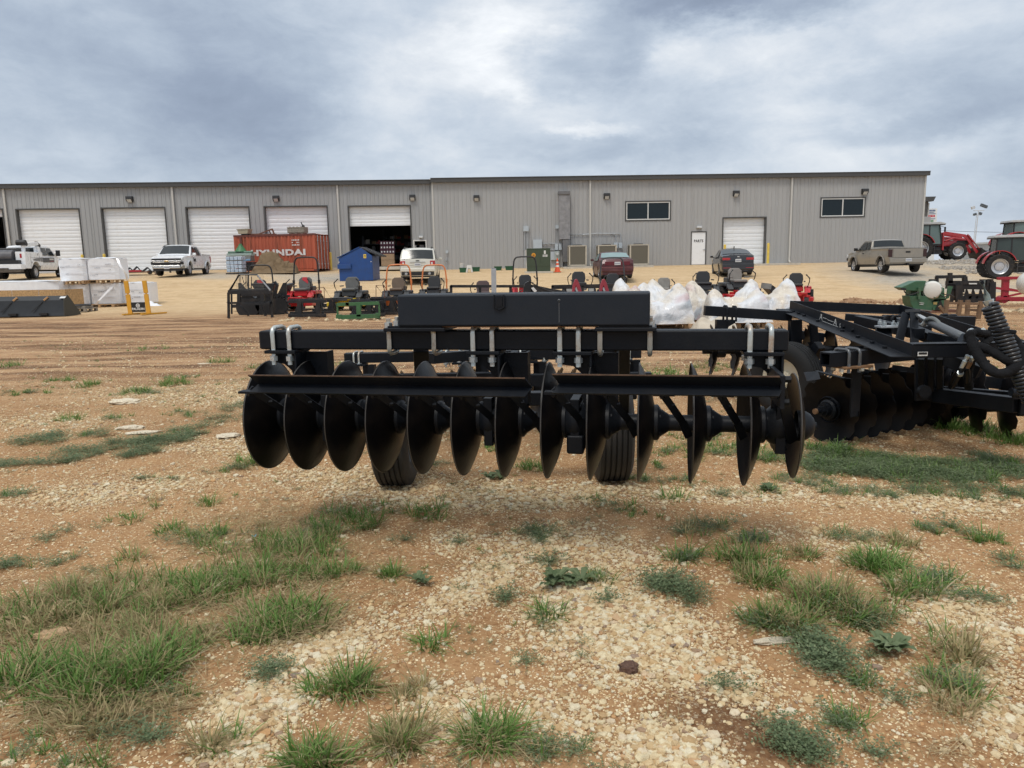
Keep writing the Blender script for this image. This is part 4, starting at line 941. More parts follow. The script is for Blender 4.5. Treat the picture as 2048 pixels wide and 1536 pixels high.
class Body:
    """lofted car body. top: list (x,z) of the roof/hood line; belt: z(x); plan: half width(x)"""
    def __init__(s, L, Wd, top, belt, arches, sill=.28, roofw=.74, nose=.14, bed=None, zmid=.62, crown=.03, tail=.1):
        s.L, s.W, s.sill, s.roofw = L, Wd, sill, roofw; s.top, s.belt, s.arches, s.bed, s.zmid, s.crown = top, belt, arches, bed, zmid, crown; s.nose, s.tail = nose, tail
    def lerp(s, tab, x): return float(np.interp(x, [p[0] for p in tab], [p[1] for p in tab]))
    def hw(s, x):
        a = s.L/2; f = 1.0
        if x > a-.75: f -= s.nose*((x-(a-.75))/.75)**2.2
        if x < -a+.6: f -= s.tail*((-a+.6-x)/.6)**2.2
        return s.W/2*f
    def bot(s, x):
        z = s.sill
        for ax, ar in s.arches:
            d = abs(x-ax)
            if d < ar: z = max(z, math.sqrt(max(0, ar*ar-d*d))*1.0+ar*.86-.02)
        return z
    def topz(s, x): return s.lerp(s.top, x)
    def beltz(s, x): return s.lerp(s.belt, x)
    def sidey(s, x, z):
        bz = s.beltz(x); w = s.hw(x); tz = s.topz(x)
        if z <= bz: k = (z-s.sill)/max(.01, bz-s.sill); return w*(.965+.035*math.sin(min(1, max(0, k))*3.0))
        rt = max(s.maxz, bz+.2); f = (z-bz)/(rt-bz); return w*(1-(1-s.roofw)*f**1.15)
    def section(s, x):
        bo = s.bot(x); bz = min(s.beltz(x), s.topz(x)-.03); tz = s.topz(x); inbed = s.bed and s.bed[0] < x < s.bed[1]
        zm = max(bo+.02, min(s.zmid, bz-.03)); zu = max(zm+.01, bz-.10)
        if bo > zm: zm = bo+.02
        P_ = [(s.sidey(x, s.sill)*.97, bo), (s.sidey(x, zm), zm), (s.sidey(x, zu), max(zu, zm+.01)), (s.sidey(x, bz)*.992, max(bz, zm+.02))]
        if inbed:
            P_ += [(s.hw(x)*.985, tz), (s.hw(x)-.08, tz), (s.hw(x)-.085, s.bed[2]), (0, s.bed[2])]
        else:
            ws = s.sidey(x, tz-.05)
            P_ += [(ws, tz-.05), (ws-.07, tz-.008), (ws*.5, tz+s.crown*.7), (0, tz+s.crown)]
        return P_
    def build(s, t, m, name='body'):
        s.maxz = max(z for _, z in s.top); a = s.L/2
        xs = set(np.linspace(-a, a, 70).tolist())
        for ax, ar in s.arches: xs |= set((ax+ar*np.cos(np.linspace(0, math.pi, 17))).tolist())
        for x, _ in s.top: xs.add(x)
        if s.bed: xs |= {s.bed[0]+1e-3, s.bed[0]-1e-3, s.bed[1]-1e-3, s.bed[1]+1e-3}
        xs = sorted(x for x in xs if -a <= x <= a); b = MB(); V = []; n = 8
        for x in xs:
            sec = s.section(x); V += [(x, y, z) for y, z in sec]+[(x, -y, z) for y, z in sec[::-1][1:]]
        k = 2*n-1; F = []
        for i in range(len(xs)-1):
            for j in range(k-1): F.append((i*k+j, i*k+j+1, (i+1)*k+j+1, (i+1)*k+j))
        F.append(tuple(range(k))); F.append(tuple(range((len(xs)-1)*k, len(xs)*k))); b.add(V, F)
        o = b.build(name, m, t, smooth=32)
        u = MB(); u.bb(-a+.1, a-.15, -s.W/2+.12, s.W/2-.12, s.sill-.08, s.sill+.12)
        for ax, ar in s.arches: u.bb(ax-ar, ax+ar, -s.W/2+.28, s.W/2-.28, s.sill-.05, ar*1.8)
        u.build('underbody', M_BLK, t, smooth=0)
        return o
    def side_pane(s, t, pts, m, name='side_window', off=.006):
        for sg in (1, -1):
            b = MB(); b.poly([(x, sg*(s.sidey(x, z)+off), z) for x, z in pts]); b.build(name, m, t, smooth=0)
    def side_patch(s, t, x0, x1, z0, z1, m, name, off=.008, sides=(1, -1), n=4):
        for sg in sides:
            b = MB(); V = []
            for i in range(n+1):
                x = x0+(x1-x0)*i/n
                for z in (z0, (z0+z1)/2, z1): V.append((x, sg*(s.sidey(x, z)+off), z))
            F = []
            for i in range(n):
                for j in (0, 1): F.append((i*3+j, i*3+j+1, i*3+j+4, i*3+j+3))
            b.add(V, F); b.build(name, m, t, smooth=0)
    def glass_between(s, t, x0, x1, m, name, inset=.10, off=.012, n=5, z0pad=.03, z1pad=.03):
        """windscreen or rear glass laid on the sloping line between stations x0 (low) and x1 (high)"""
        V = []; xa, xb = x0+(x1-x0)*z0pad, x1-(x1-x0)*z1pad
        for i in range(2):
            x = (xa, xb)[i]; z = s.topz(x); w = s.sidey(x, z-.05)-inset*(.75 if i else 1)
            nx = 1 if x1 < x0 else -1
            for j in range(n+1):
                y = -w+2*w*j/n; zz = z+s.crown*(1-(y/w)**2)*.9
                V.append((x+nx*off, y, zz+off))
        b = MB(); b.add(V, [(j, j+1, n+2+j, n+1+j) for j in range(n)]); return b.build(name, m, t, smooth=40)
def plate(t, x, z, nx, w=.31, h=.16, y=0):
    b = MB(); b.box((x, y, z), (.012, w, h)); p = b.build('number_plate', M_PLATE, t)
    b = MB()
    for i in range(6): b.box((x+nx*.009, y-.115+i*.046, z-.005), (.004, .028, .07))
    b.build('plate_text', M_PLATET, p)
def mirror(t, x, y, z, m, sx=.12, sy=.2, sz=.17):
    for s in (1, -1): b = MB(); b.box((x, s*(y+.14), z), (sx, sy, sz)); b.box((x, s*(y+.02), z-.05), (.07, .14, .05)); b.build('wing_mirror', m, t, bevel=.03)
def place(t, px, py, head, zadj=0.0):
    """head: compass way the nose points, degrees clockwise from +Y"""
    g = G(px, py) if isinstance(px, (int, float)) else px
    t.location = (g.x, g.y, g.z+zadj); t.rotation_euler = (0, 0, R(90-head)); return g
def at(px, Y): 
    p = P(px, 600, Y); x = p.x
    return Vector((x, Y, ground_z(x, Y)))
def hub(px, Y, z=.4):
    """ground point at distance Y under photograph column px"""
    gz = float(terrain(0, Y)); 
    for _ in range(4):
        # column px at height z
        lo = P(px, 560, Y); hi = P(px, 500, Y); f = (gz+z-lo.z)/(hi.z-lo.z); x = lo.x+(hi.x-lo.x)*f; gz = float(terrain(x, Y))
    return Vector((x, Y, gz))

# ---- pickups
def pickup(label, paint, chrome=True, ext=False, crew=True, dark_bumper=False, glass=None):
    t = thing('pickup_truck', label, 'pickup truck'); gl = glass or M_GLASSC
    L, Wd = 5.75, 2.0; fx, rx = 1.72, -1.92
    top = [(-2.87, 1.32), (-.93, 1.36), (-.92, 1.40), (-.62, 1.84), (-.40, 1.90), (.55, 1.92), (.80, 1.86), (1.48, 1.32), (1.60, 1.27), (2.55, 1.20), (2.80, 1.14), (2.87, .92)]
    if ext: top = [(-2.87, 1.28), (-.60, 1.30), (-.59, 1.36), (-.42, 1.76), (-.25, 1.82), (.45, 1.83), (.68, 1.78), (1.38, 1.26), (1.5, 1.20), (2.5, 1.14), (2.78, 1.08), (2.87, .88)]
    bx = -.95 if not ext else -.62
    B = Body(L, Wd, top, [(-2.87, 1.18), (1.3, 1.20), (2.87, 1.0)], [(fx, .50), (rx, .50)], sill=.46, roofw=.80, nose=.12, bed=(-2.78, bx, .85), zmid=.72, tail=.04)
    B.build(t, paint)
    l = MB(); l.bb(-2.77, bx-.01, -Wd/2+.13, Wd/2-.13, .86, .87); l.bb(-2.77, bx-.02, -Wd/2+.12, -Wd/2+.10, .87, top[0][1]-.04); l.bb(-2.77, bx-.02, Wd/2-.10, Wd/2-.12, .87, top[0][1]-.04); l.bb(bx-.02, bx-.01, -.85, .85, .87, 1.2); l.build('bed_liner', M_BLK, t)
    e = MB(); 
    for s in (1, -1): e.bb(-2.80, bx, s*(Wd/2-.11), s*(Wd/2-.01), top[0][1], top[0][1]+.02)
    e.bb(-2.88, -2.79, -.9, .9, top[0][1], top[0][1]+.02); e.build('bed_rail', M_BLK, t)
    for x in ((fx, rx)):
        for s in (1, -1): wheel(t, x, s*(Wd/2-.15), .40, .27, s, M_RIM, 6)
    z0, z1 = 1.27, 1.78 if not ext else 1.70
    if not ext:
        B.side_pane(t, [(-.68, z0), (.22, z0), (.22, z1), (-.42, z1)], gl); B.side_pane(t, [(.32, z0), (1.18, z0), (.72, z1), (.32, z1)], gl)
        B.side_patch(t, .265, .275, .5, 1.78, M_BLK, 'door_seam'); B.side_patch(t, -.80, -.79, .5, 1.4, M_BLK, 'door_seam'); B.side_patch(t, 1.24, 1.25, .5, 1.22, M_BLK, 'door_seam')
    else:
        B.side_pane(t, [(-.42, z0), (.0, z0), (.0, z1), (-.30, z1)], gl); B.side_pane(t, [(.10, z0), (1.10, z0), (.60, z1), (.10, z1)], gl)
        B.side_patch(t, .045, .055, .5, 1.7, M_BLK, 'door_seam'); B.side_patch(t, -.50, -.49, .5, 1.3, M_BLK, 'door_seam'); B.side_patch(t, 1.16, 1.17, .5, 1.18, M_BLK, 'door_seam')
    B.glass_between(t, 1.48 if not ext else 1.38, .80 if not ext else .68, gl, 'windscreen', inset=.09); B.glass_between(t, top[2][0], top[3][0], gl, 'rear_window', inset=.12, z0pad=.12)
    mirror(t, 1.12, Wd/2-.02, 1.32, M_BLK if ext else paint)
    for s in (1, -1):
        h = MB(); h.box((.40, s*(B.sidey(.40, 1.08)+.012), 1.08), (.2, .03, .05)); h.build('door_handle', M_BLK if ext else paint, t)
        a = MB(); n = 14
        for wx in (fx, rx):
            pts = [(wx+.53*math.cos(q), s*(B.hw(wx)+.012), .40+.53*math.sin(q)) for q in np.linspace(.05, 3.09, n)]; a.tube(pts, .035, 6)
        a.build('wheel_arch_trim', paint if not ext else mat('arch_flare_pewter', (.22, .20, .175), .5), t)
    # tail
    tg = MB(); tg.bb(-2.905, -2.87, -.76, .76, .80, 1.27); tg.build('tailgate', paint, t, bevel=.01); tb = MB(); tb.bb(-2.915, -2.90, -.12, .12, 1.05, 1.14); tb.build('tailgate_handle', M_BLK, t)
    for s in (1, -1): q = MB(); q.bb(-2.90, -2.76, s*.80, s*(.985), .84, 1.24); q.build('tail_lamp', M_TAIL if not ext else mat('smoked_tail_lamp', (.035, .012, .012), .2), t, bevel=.015)
    q = MB(); q.bb(-3.02, -2.80, -.95, .95, .52, .76); q.build('rear_bumper', M_CHROME if not ext else paint, t, bevel=.03); plate(t, -3.03, .68, -1)
    q = MB(); q.bb(-3.02, -2.6, -.06, .06, .42, .52); q.build('tow_hitch', M_BLK, t)
    # nose
    q = MB(); q.bb(2.80, 2.93, -.86, .86, .96, 1.05); q.bb(2.80, 2.92, -.80, .80, .66, .80); q.build('grille', M_BLK, t)
    q = MB(); q.bb(2.82, 2.95, -.84, .84, .86, .93); q.bb(2.82, 2.94, -.84, .84, .81, .835); q.build('grille_bar', M_CHROME, t, bevel=.01)
    q = MB(); q.bb(2.84, 2.965, -.13, .13, .85, .92); q.build('badge', mat('gold_badge', (.55, .36, .10), .3, .6), t, bevel=.02)
    for s in (1, -1):
        q = MB(); q.bb(2.66, 2.91, s*.72, s*.93, .93, 1.06); q.build('headlight', M_HEAD, t, bevel=.02); q = MB(); q.bb(2.7, 2.90, s*.76, s*.94, .68, .86); q.build('fog_lamp_pod', M_BLK, t, bevel=.02)
    q = MB(); q.prism([(2.62, -.97, .44), (2.98, -.78, .44), (2.98, .78, .44), (2.62, .97, .44)], (0, 0, .20)); q.build('front_bumper', M_CHROME if not ext else paint, t, bevel=.03); q = MB(); q.bb(2.7, 2.93, -.82, .82, .30, .44); q.build('air_dam', M_BLK, t)
    plate(t, 2.99, .50, 1)
    return t, B
M_WHITE = mat('white_car_paint', (.80, .82, .84), .28, 0, .03, coat=.5)
M_PEWTER = mat('pewter_car_paint', (.28, .26, .225), .35, .35, .06, coat=.4, dirt=(.35, .30, .22), damt=.25)
wt, WB = pickup('white crew cab pickup parked nose on before the third roll up door', M_WHITE)
place(wt, hub(366, 48.6), 0, 174)
for s in (-1, 1):
    me = text_mesh('Tank', .26, (1.0, 1.25), 1, .002, .012); me.materials.clear(); me.materials.append(M_INK)
    o = bpy.data.objects.new('door_lettering', me); COL.objects.link(o); o.parent = wt; o.location = (.75, s*(WB.sidey(.75, 1.0)+.012), .98); o.rotation_euler = (R(90), 0, R(180) if s > 0 else 0)
    u = MB(); u.bb(.55, .98, s*(WB.sidey(.75, .8)+.008), s*(WB.sidey(.75, .8)+.012), .76, .785); u.build('door_lettering_rule', M_INK, wt)
pt, PB = pickup('pewter extended cab pickup parked at the right end of the grey building', M_PEWTER, ext=True)
place(pt, hub(1766, 42.8), 0, 3)

# ---- service truck (far left)
def service_truck():
    t = thing('service_truck', 'white service truck with tool boxes and crane at the left edge', 'service truck'); 
    L, Wd = 3.1, 2.02; x0 = 1.15
    # cab
    sub = MB(); top = [(-1.35, 1.98), (-1.25, 2.05), (.15, 2.07), (.42, 2.0), (1.05, 1.46), (1.15, 1.42), (2.25, 1.30), (2.45, 1.0), (2.5, .8)]
    B = Body(5.0, Wd, [(-2.5, 1.3), (-1.36, 1.3)]+top, [(-2.5, 1.28), (1.0, 1.38), (2.5, 1.15)], [(1.55, .52)], sill=.55, roofw=.84, zmid=.8)
    B.top = top; B.L = 5.0
    # only the part ahead of the box
    B.maxz = 2.07; xs = sorted(set(np.linspace(-1.35, 2.5, 50).tolist()+(1.55+.52*np.cos(np.linspace(0, math.pi, 15))).tolist()+[p[0] for p in top])); V = []
    for x in xs: sec = B.section(x); V += [(x+.9, y, z) for y, z in sec]+[(x+.9, -y, z) for y, z in sec[::-1][1:]]
    k = 15; F = [(i*k+j, i*k+j+1, (i+1)*k+j+1, (i+1)*k+j) for i in range(len(xs)-1) for j in range(k-1)]+[tuple(range(k)), tuple(range((len(xs)-1)*k, len(xs)*k))]
    b = MB(); b.add(V, F); b.build('cab', M_WHITE, t, smooth=32)
    def pane(pts):
        for sg in (1, -1): b = MB(); b.poly([(x+.9, sg*(B.sidey(x, z)+.006), z) for x, z in pts]); b.build('side_window', M_GLASSC, t, smooth=0)
    pane([(-1.0, 1.45), (-.30, 1.45), (-.30, 1.92), (-.95, 1.92)]); pane([(-.20, 1.45), (.72, 1.45), (.36, 1.92), (-.20, 1.92)])
    b = MB(); b.bb(-.46, -.44, -.8, .8, 1.45, 1.92); b.build('rear_window', M_GLASSC, t)
    b = MB()
    V = [(1.05*0+.9+.98, -.80, 1.53), (.9+.98, .80, 1.53), (.9+.50, .72, 1.95), (.9+.50, -.72, 1.95)]; b.poly([(x+.03, y, z+.02) for x, y, z in V]); b.build('windscreen', M_GLASSC, t)
    mirror(t, 1.75, Wd/2+.02, 1.62, M_BLK, .14, .24, .38)
    # dark stripe with lettering along box and doors
    for sg in (1, -1):
        b = MB(); b.poly([(-.42, sg*1.035, 1.30), (1.45, sg*1.03, 1.32), (1.45, sg*1.03, 1.02), (-.42, sg*1.035, 1.00)]); st = b.build('stripe', mat('charcoal_stripe', (.05, .05, .055), .4), t)
        b = MB(); b.poly([(-1.75, sg*1.168, 1.20), (-.52, sg*1.168, 1.32), (-.52, sg*1.168, 1.04), (-1.75, sg*1.168, 1.10)]); b.build('stripe', mat('grey_fade_stripe', (.18, .18, .185), .4), t)
        b = MB()
        for i in range(4): b.bb(.75+i*.15, .87+i*.15, sg*1.038, sg*1.042, 1.17, 1.27)
        b.build('stripe_lettering', M_WFRAME, st); b = MB(); b.bb(.7, 1.35, sg*1.038, sg*1.042, 1.08, 1.11); b.build('stripe_rule', M_TAIL, st)
    # service boxes
    for sg in (1, -1):
        y0, y1 = (.62, 1.16) if sg > 0 else (-1.16, -.62)
        b = MB(); ring = [(-2.75, .78), (-2.75, 1.62), (-.48, 1.62), (-.48, .78), (-.85, .78)]+[(-1.45+.56*math.cos(q), .44+.60*math.sin(q)) for q in np.linspace(.62, 2.5, 12)]+[(-2.1, .62), (-2.75, .62)]
        b.prism([(x, y0, z) for x, z in ring], (0, y1-y0, 0)); b.build('tool_box', M_WHITE, t, bevel=.012)
        yy = sg*1.163
        s = MB()
        for x in (-2.1, -.95): s.bb(x-.006, x+.006, yy-.003, yy+.003, 1.06 if x > -2 else .66, 1.58)
        s.bb(-2.08, -.5, yy-.003, yy+.003, 1.28, 1.292); s.build('box_seam', M_BLK, t)
        for x, z in ((-2.02, .98), (-1.2, 1.48), (-.9, 1.12)): h = MB(); h.bb(x, x+.09, yy-.01, yy+.02, z-.06, z+.06); h.build('latch', M_GALV, t)
        h = MB(); h.bb(-2.76, -2.74, sg*.86, sg*.97, 1.25, 1.50); h.build('tail_lamp', M_TAIL, t)
    b = MB(); b.bb(-2.85, -.45, -.62, .62, .80, .90); b.bb(-3.25, -2.75, -1.1, 1.1, .58, .88); b.build('deck', M_WHITE, t, bevel=.01)
    b = MB(); b.bb(-3.32, -3.0, -1.1, 1.1, .40, .56); b.bb(-3.3, -2.9, -.4, 1.0, .56, .66); b.build('rear_bumper', mat('rusty_bumper', (.09, .075, .06), .8, 0, .4, 8), t); plate(t, -3.33, .50, -1, y=.4)
    # load: compressor, tank, welder
    b = MB(); b.bb(-2.3, -.6, -.55, .5, .92, 1.85); b.build('welder', mat('welder_black', (.05, .048, .045), .5, 0, .3), t, bevel=.05)
    b = MB(); b.cyl((-2.6, .55, 1.35), (-2.6, -.5, 1.35), .38, n=20); b.build('tank', mat('tank_dark_grey', (.09, .09, .10), .5, 0, .3), t)
    b = MB(); b.bb(-3.1, -2.4, -.9, .9, .90, 1.12); b.build('tray', M_BLK, t)
    # crane arm and reel
    b = MB(); b.beam((-2.2, -.86, 1.64), (-2.2, -.86, 1.95), .16, .16); b.cyl((-.72, -.86, 1.62), (-.72, -.86, 1.95), .07); b.build('crane_post', M_WHITE, t); b = MB(); b.beam((-2.3, -.86, 2.0), (-.2, -.80, 2.18), .18, .22); b.build('crane_arm', M_WHITE, t, bevel=.02)
    b = MB(); b.cyl((-2.35, -1.1, 2.16), (-2.35, -.6, 2.16), .17, n=16); b.cyl((-2.0, -1.0, 2.1), (-2.0, -.7, 2.1), .12); b.build('winch', M_BLK, t); b = MB(); b.beam((-.35, -.8, 2.22), (.05, -.8, 2.0), .16, .2); b.build('crane_tip', M_BLK, t)
    for s in (1, -1):
        wheel(t, 2.45, s*.88, .41, .26, s, M_RIM, 8); wheel(t, -1.45, s*1.0, .41, .24, s, M_RIM, 8); wheel(t, -1.45, s*.72, .41, .24, s, M_RIM, 8)
    b = MB(); b.bb(-3.0, 3.0, -.5, .5, .45, .62); b.cyl((-1.45, -.9, .41), (-1.45, .9, .41), .09); b.build('chassis', M_BLK, t)
    return t
sv = service_truck(); place(sv, hub(56, 47.6), 0, 351)

# ---- sedans and wagon
def car(kind, label, paint, L, Wd, top, belt, arches, sidepanes, ws, rw, sill=.22, roofw=.74, r=.33, rim=None, glass=None, tail='wide', cat='sedan', zb=.62, dark_lower=False, rails=False, dual=False):
    t = thing(kind, label, cat); g = glass or M_GLASSC
    B = Body(L, Wd, top, belt, arches, sill=sill, roofw=roofw, nose=.16, tail=.10, zmid=.55, crown=.035); B.build(t, paint)
    for p in sidepanes: B.side_pane(t, p, g)
    B.glass_between(t, *ws, g, 'windscreen', inset=.07); B.glass_between(t, *rw, glass or M_GLASSC, 'rear_window', inset=.09, z0pad=.08, z1pad=.08)
    for ax, _ in arches:
        for s in (1, -1): wheel(t, ax, s*(Wd/2-.13), r, .22, s, rim or M_RIM, 5, rr=.64)
    mirror(t, sidepanes[0][1][0]-.05, Wd/2-.04, sidepanes[0][0][1]+.06, paint, .10, .17, .12)
    a = -L/2
    return t, B
M_MAROON = mat('faded_maroon_paint', (.075, .016, .021), .42, .1, .2, 3, dirt=(.13, .08, .08), damt=.4, dscale=1.5, coat=.2)
mt_, B = car('sedan_car', 'faded maroon older sedan parked before the air conditioners', M_MAROON, 4.85, 1.84,
    [(-2.42, .80), (-2.30, 1.0), (-1.45, 1.07), (-1.38, 1.08), (-.72, 1.38), (-.45, 1.42), (.35, 1.42), (.55, 1.38), (1.15, 1.02), (1.25, .98), (2.2, .84), (2.42, .60)],
    [(-2.42, .86), (0, .93), (2.42, .74)], [(1.45, .38), (-1.35, .38)],
    [[(.15, .96), (1.0, .96), (.50, 1.34), (.15, 1.35)], [(-.95, .97), (.07, .96), (.07, 1.35), (-.62, 1.33)]], (1.15, .55), (-1.38, -.72), r=.32, glass=M_GLASSL)
b = MB(); b.bb(-2.435, -2.36, -.66, .66, .70, .90); b.build('tail_panel', mat('maroon_lamp_band', (.11, .012, .02), .25), mt_, bevel=.01); b = MB(); b.bb(-2.50, -2.30, -.84, .84, .36, .62); b.build('rear_bumper', M_MAROON, mt_, bevel=.05)
b = MB(); b.bb(-2.505, -2.49, -.82, .82, .585, .61); b.build('bumper_strip', mat('pale_red_strip', (.22, .08, .08), .4), mt_); plate(mt_, -2.45, .80, -1)
place(mt_, hub(1224, 41.8), 0, 1)
M_BLACKCAR = mat('black_car_paint', (.020, .021, .026), .25, .2, .1, coat=.6)
bk, B = car('sedan_car', 'black modern sedan parked before the small roll up door', M_BLACKCAR, 4.6, 1.80,
    [(-2.30, .80), (-2.22, 1.06), (-1.85, 1.12), (-1.75, 1.12), (-.85, 1.40), (-.35, 1.46), (.20, 1.45), (.45, 1.40), (1.25, 1.0), (1.35, .96), (2.1, .78), (2.30, .55)],
    [(-2.30, 1.0), (0, .95), (2.30, .72)], [(1.38, .37), (-1.32, .37)],
    [[(.05, .99), (1.02, .97), (.42, 1.36), (.05, 1.38)], [(-.95, 1.02), (-.03, .99), (-.03, 1.38), (-.70, 1.34)]], (1.25, .45), (-1.75, -.85), r=.325, rim=M_RIMD)
for s in (1, -1):
    b = MB(); b.bb(-2.31, -2.05, s*.42, s*.83, .82, .95); b.build('tail_lamp', M_TAIL, bk, bevel=.02); b = MB(); b.bb(-2.36, -2.34, s*.40, s*.80, .395, .42); b.build('reflector', M_TAIL, bk)
b = MB(); b.bb(-2.35, -2.2, -.84, .84, .28, .64); b.build('rear_bumper', M_BLACKCAR, bk, bevel=.05); plate(bk, -2.33, .80, -1); b = MB(); b.bb(-2.335, -2.31, -.06, .06, .97, 1.03); b.build('badge', M_CHROME, bk)
b = MB(); b.prism([(-.55, -.02, 1.49), (-.75, -.02, 1.60), (-.80, -.02, 1.60), (-.75, -.02, 1.47)], (0, .04, 0)); b.build('roof_aerial', M_BLACKCAR, bk)
place(bk, hub(1463, 42.9), 0, 8)
M_CREAM = mat('cream_white_car_paint', (.60, .585, .52), .3, 0, .03, coat=.5)
sv2, B = car('wagon_car', 'cream white sport utility wagon parked before the open shop door', M_CREAM, 4.9, 2.0,
    [(-2.45, .90), (-2.40, 1.14), (-2.36, 1.16), (-2.02, 1.66), (-1.75, 1.76), (-.6, 1.80), (.15, 1.78), (.45, 1.72), (1.20, 1.20), (1.32, 1.15), (2.2, 1.02), (2.45, .70)],
    [(-2.45, 1.12), (0, 1.13), (2.45, .95)], [(1.50, .46), (-1.38, .46)],
    [[(.15, 1.18), (1.02, 1.16), (.46, 1.62), (.15, 1.66)], [(-.85, 1.19), (.05, 1.18), (.05, 1.66), (-.85, 1.67)], [(-2.0, 1.21), (-.95, 1.19), (-.95, 1.67), (-1.72, 1.62)]], (1.20, .45), (-2.38, -2.0), sill=.30, roofw=.80, r=.39, rim=M_RIMD, cat='suv')
for s in (1, -1):
    b = MB(); b.bb(-2.47, -2.26, s*.66, s*.93, .86, 1.10); q = b.build('tail_lamp', M_TAIL, sv2, bevel=.03); b = MB(); b.bb(-2.48, -2.46, s*.72, s*.80, .88, 1.02); b.build('lamp_glint', M_HEAD, q)
    b = MB(); b.tube([(-1.9, s*.72, 1.74), (-1.8, s*.72, 1.83), (0, s*.70, 1.86), (.15, s*.7, 1.80)], .02, 6); b.build('roof_rail', M_BLK, sv2)
    b = MB(); b.cyl((-2.55, s*.62, .42), (-2.40, s*.62, .42), .075, n=12); b.build('exhaust_tip', M_CHROME, sv2)
b = MB(); b.bb(-2.52, -2.3, -.92, .92, .52, .72); b.build('rear_bumper', M_CREAM, sv2, bevel=.05); b = MB(); b.bb(-2.50, -2.3, -.86, .86, .33, .52); b.build('bumper_valance', M_BLK, sv2, bevel=.03); plate(sv2, -2.47, .90, -1, .33); b = MB(); b.bb(-2.48, -2.45, -.42, .42, 1.02, 1.05); b.build('chrome_strip', M_CHROME, sv2); b = MB(); b.bb(-2.475, -2.45, -.09, .09, 1.08, 1.13); b.build('badge', M_BLK, sv2)
place(sv2, hub(842, 42.4), 0, 357)
# far parked cars
for i, (px, Y, c, lb) in enumerate(((1976, 118, mat('far_dark_green_car', (.03, .07, .06), .3), 'tiny dark green car far off between the two tractors'), (1990, 112, M_WHITE, 'tiny white car far off beside the dark green one'))):
    t, B = car('distant_car', lb, c, 4.6, 1.8, [(-2.3, .8), (-2.2, 1.0), (-1.6, 1.05), (-.9, 1.42), (.4, 1.42), (1.2, .98), (2.2, .8), (2.3, .6)], [(-2.3, .9), (2.3, .75)], [(1.4, .38), (-1.35, .38)], [[(.1, .98), (.95, .98), (.4, 1.34), (.1, 1.34)], [(-.9, .98), (0, .98), (0, 1.34), (-.75, 1.34)]], (1.2, .4), (-1.6, -.9), cat='car')
    q = P(px, 505, Y); t.location = (q.x, Y, 1.43); t.rotation_euler = (0, 0, R(15))

# ------------------------------------------------------------------ tractors
M_TRED = mat('tractor_red', (.37, .022, .03), .32, 0, .08, coat=.3, dirt=(.25, .12, .08), damt=.2)
M_TGREY = mat('tractor_dark_grey', (.045, .045, .048), .5, 0, .15)
M_TROOF = mat('tractor_roof_grey', (.38, .38, .375), .45)
M_CABG = mat('cab_glass_green', (.11, .16, .15), .06, 0, .1, 1.0, spec=.7)
M_CABG2 = mat('cab_glass_dark', (.035, .05, .045), .06, 0, .1, 1.0, spec=.5)
def ag_wheel(t, x, y, r, w, side, lugs=20, rim=M_RIM, rr=.58):
    b = MB(); h = w/2; b.lathe([(r*rr, -h*.85), (r*.85, -h), (r*.93, -h*.85), (r*.94, 0), (r*.93, h*.85), (r*.85, h), (r*rr, h*.85)], (0, 0, 0), (0, 1, 0), 32)
    for k in range(lugs):
        for s in (-1, 1):
            a = 6.283*(k+(.5 if s > 0 else 0))/lugs; d0 = Vector((math.cos(a), 0, math.sin(a))); a2 = a-.30; d1 = Vector((math.cos(a2), 0, math.sin(a2)))
            b.beam(d0*r*.95+Vector((0, s*h*.98, 0)), d1*r*.965+Vector((0, 0, 0)), r*.055, r*.07, up=d0)
    o = b.build('wheel', M_TYRE, t, smooth=35); o.location = (x, y, r)
    q = MB(); s = side; q.lathe([(r*rr, s*h*.88), (r*rr*.92, s*h*.8), (r*rr*.88, s*h*.2), (r*rr*.62, s*h*.1), (r*rr*.5, s*h*.45), (.001, s*h*.48)], (0, 0, 0), (0, 1, 0), 28)
    for k in range(8): a = 6.283*k/8; q.cyl((math.cos(a)*r*.22, s*h*.45, math.sin(a)*r*.22), (math.cos(a)*r*.22, s*h*.6, math.sin(a)*r*.22), .02, n=6)
    q.build('rim', rim, o)
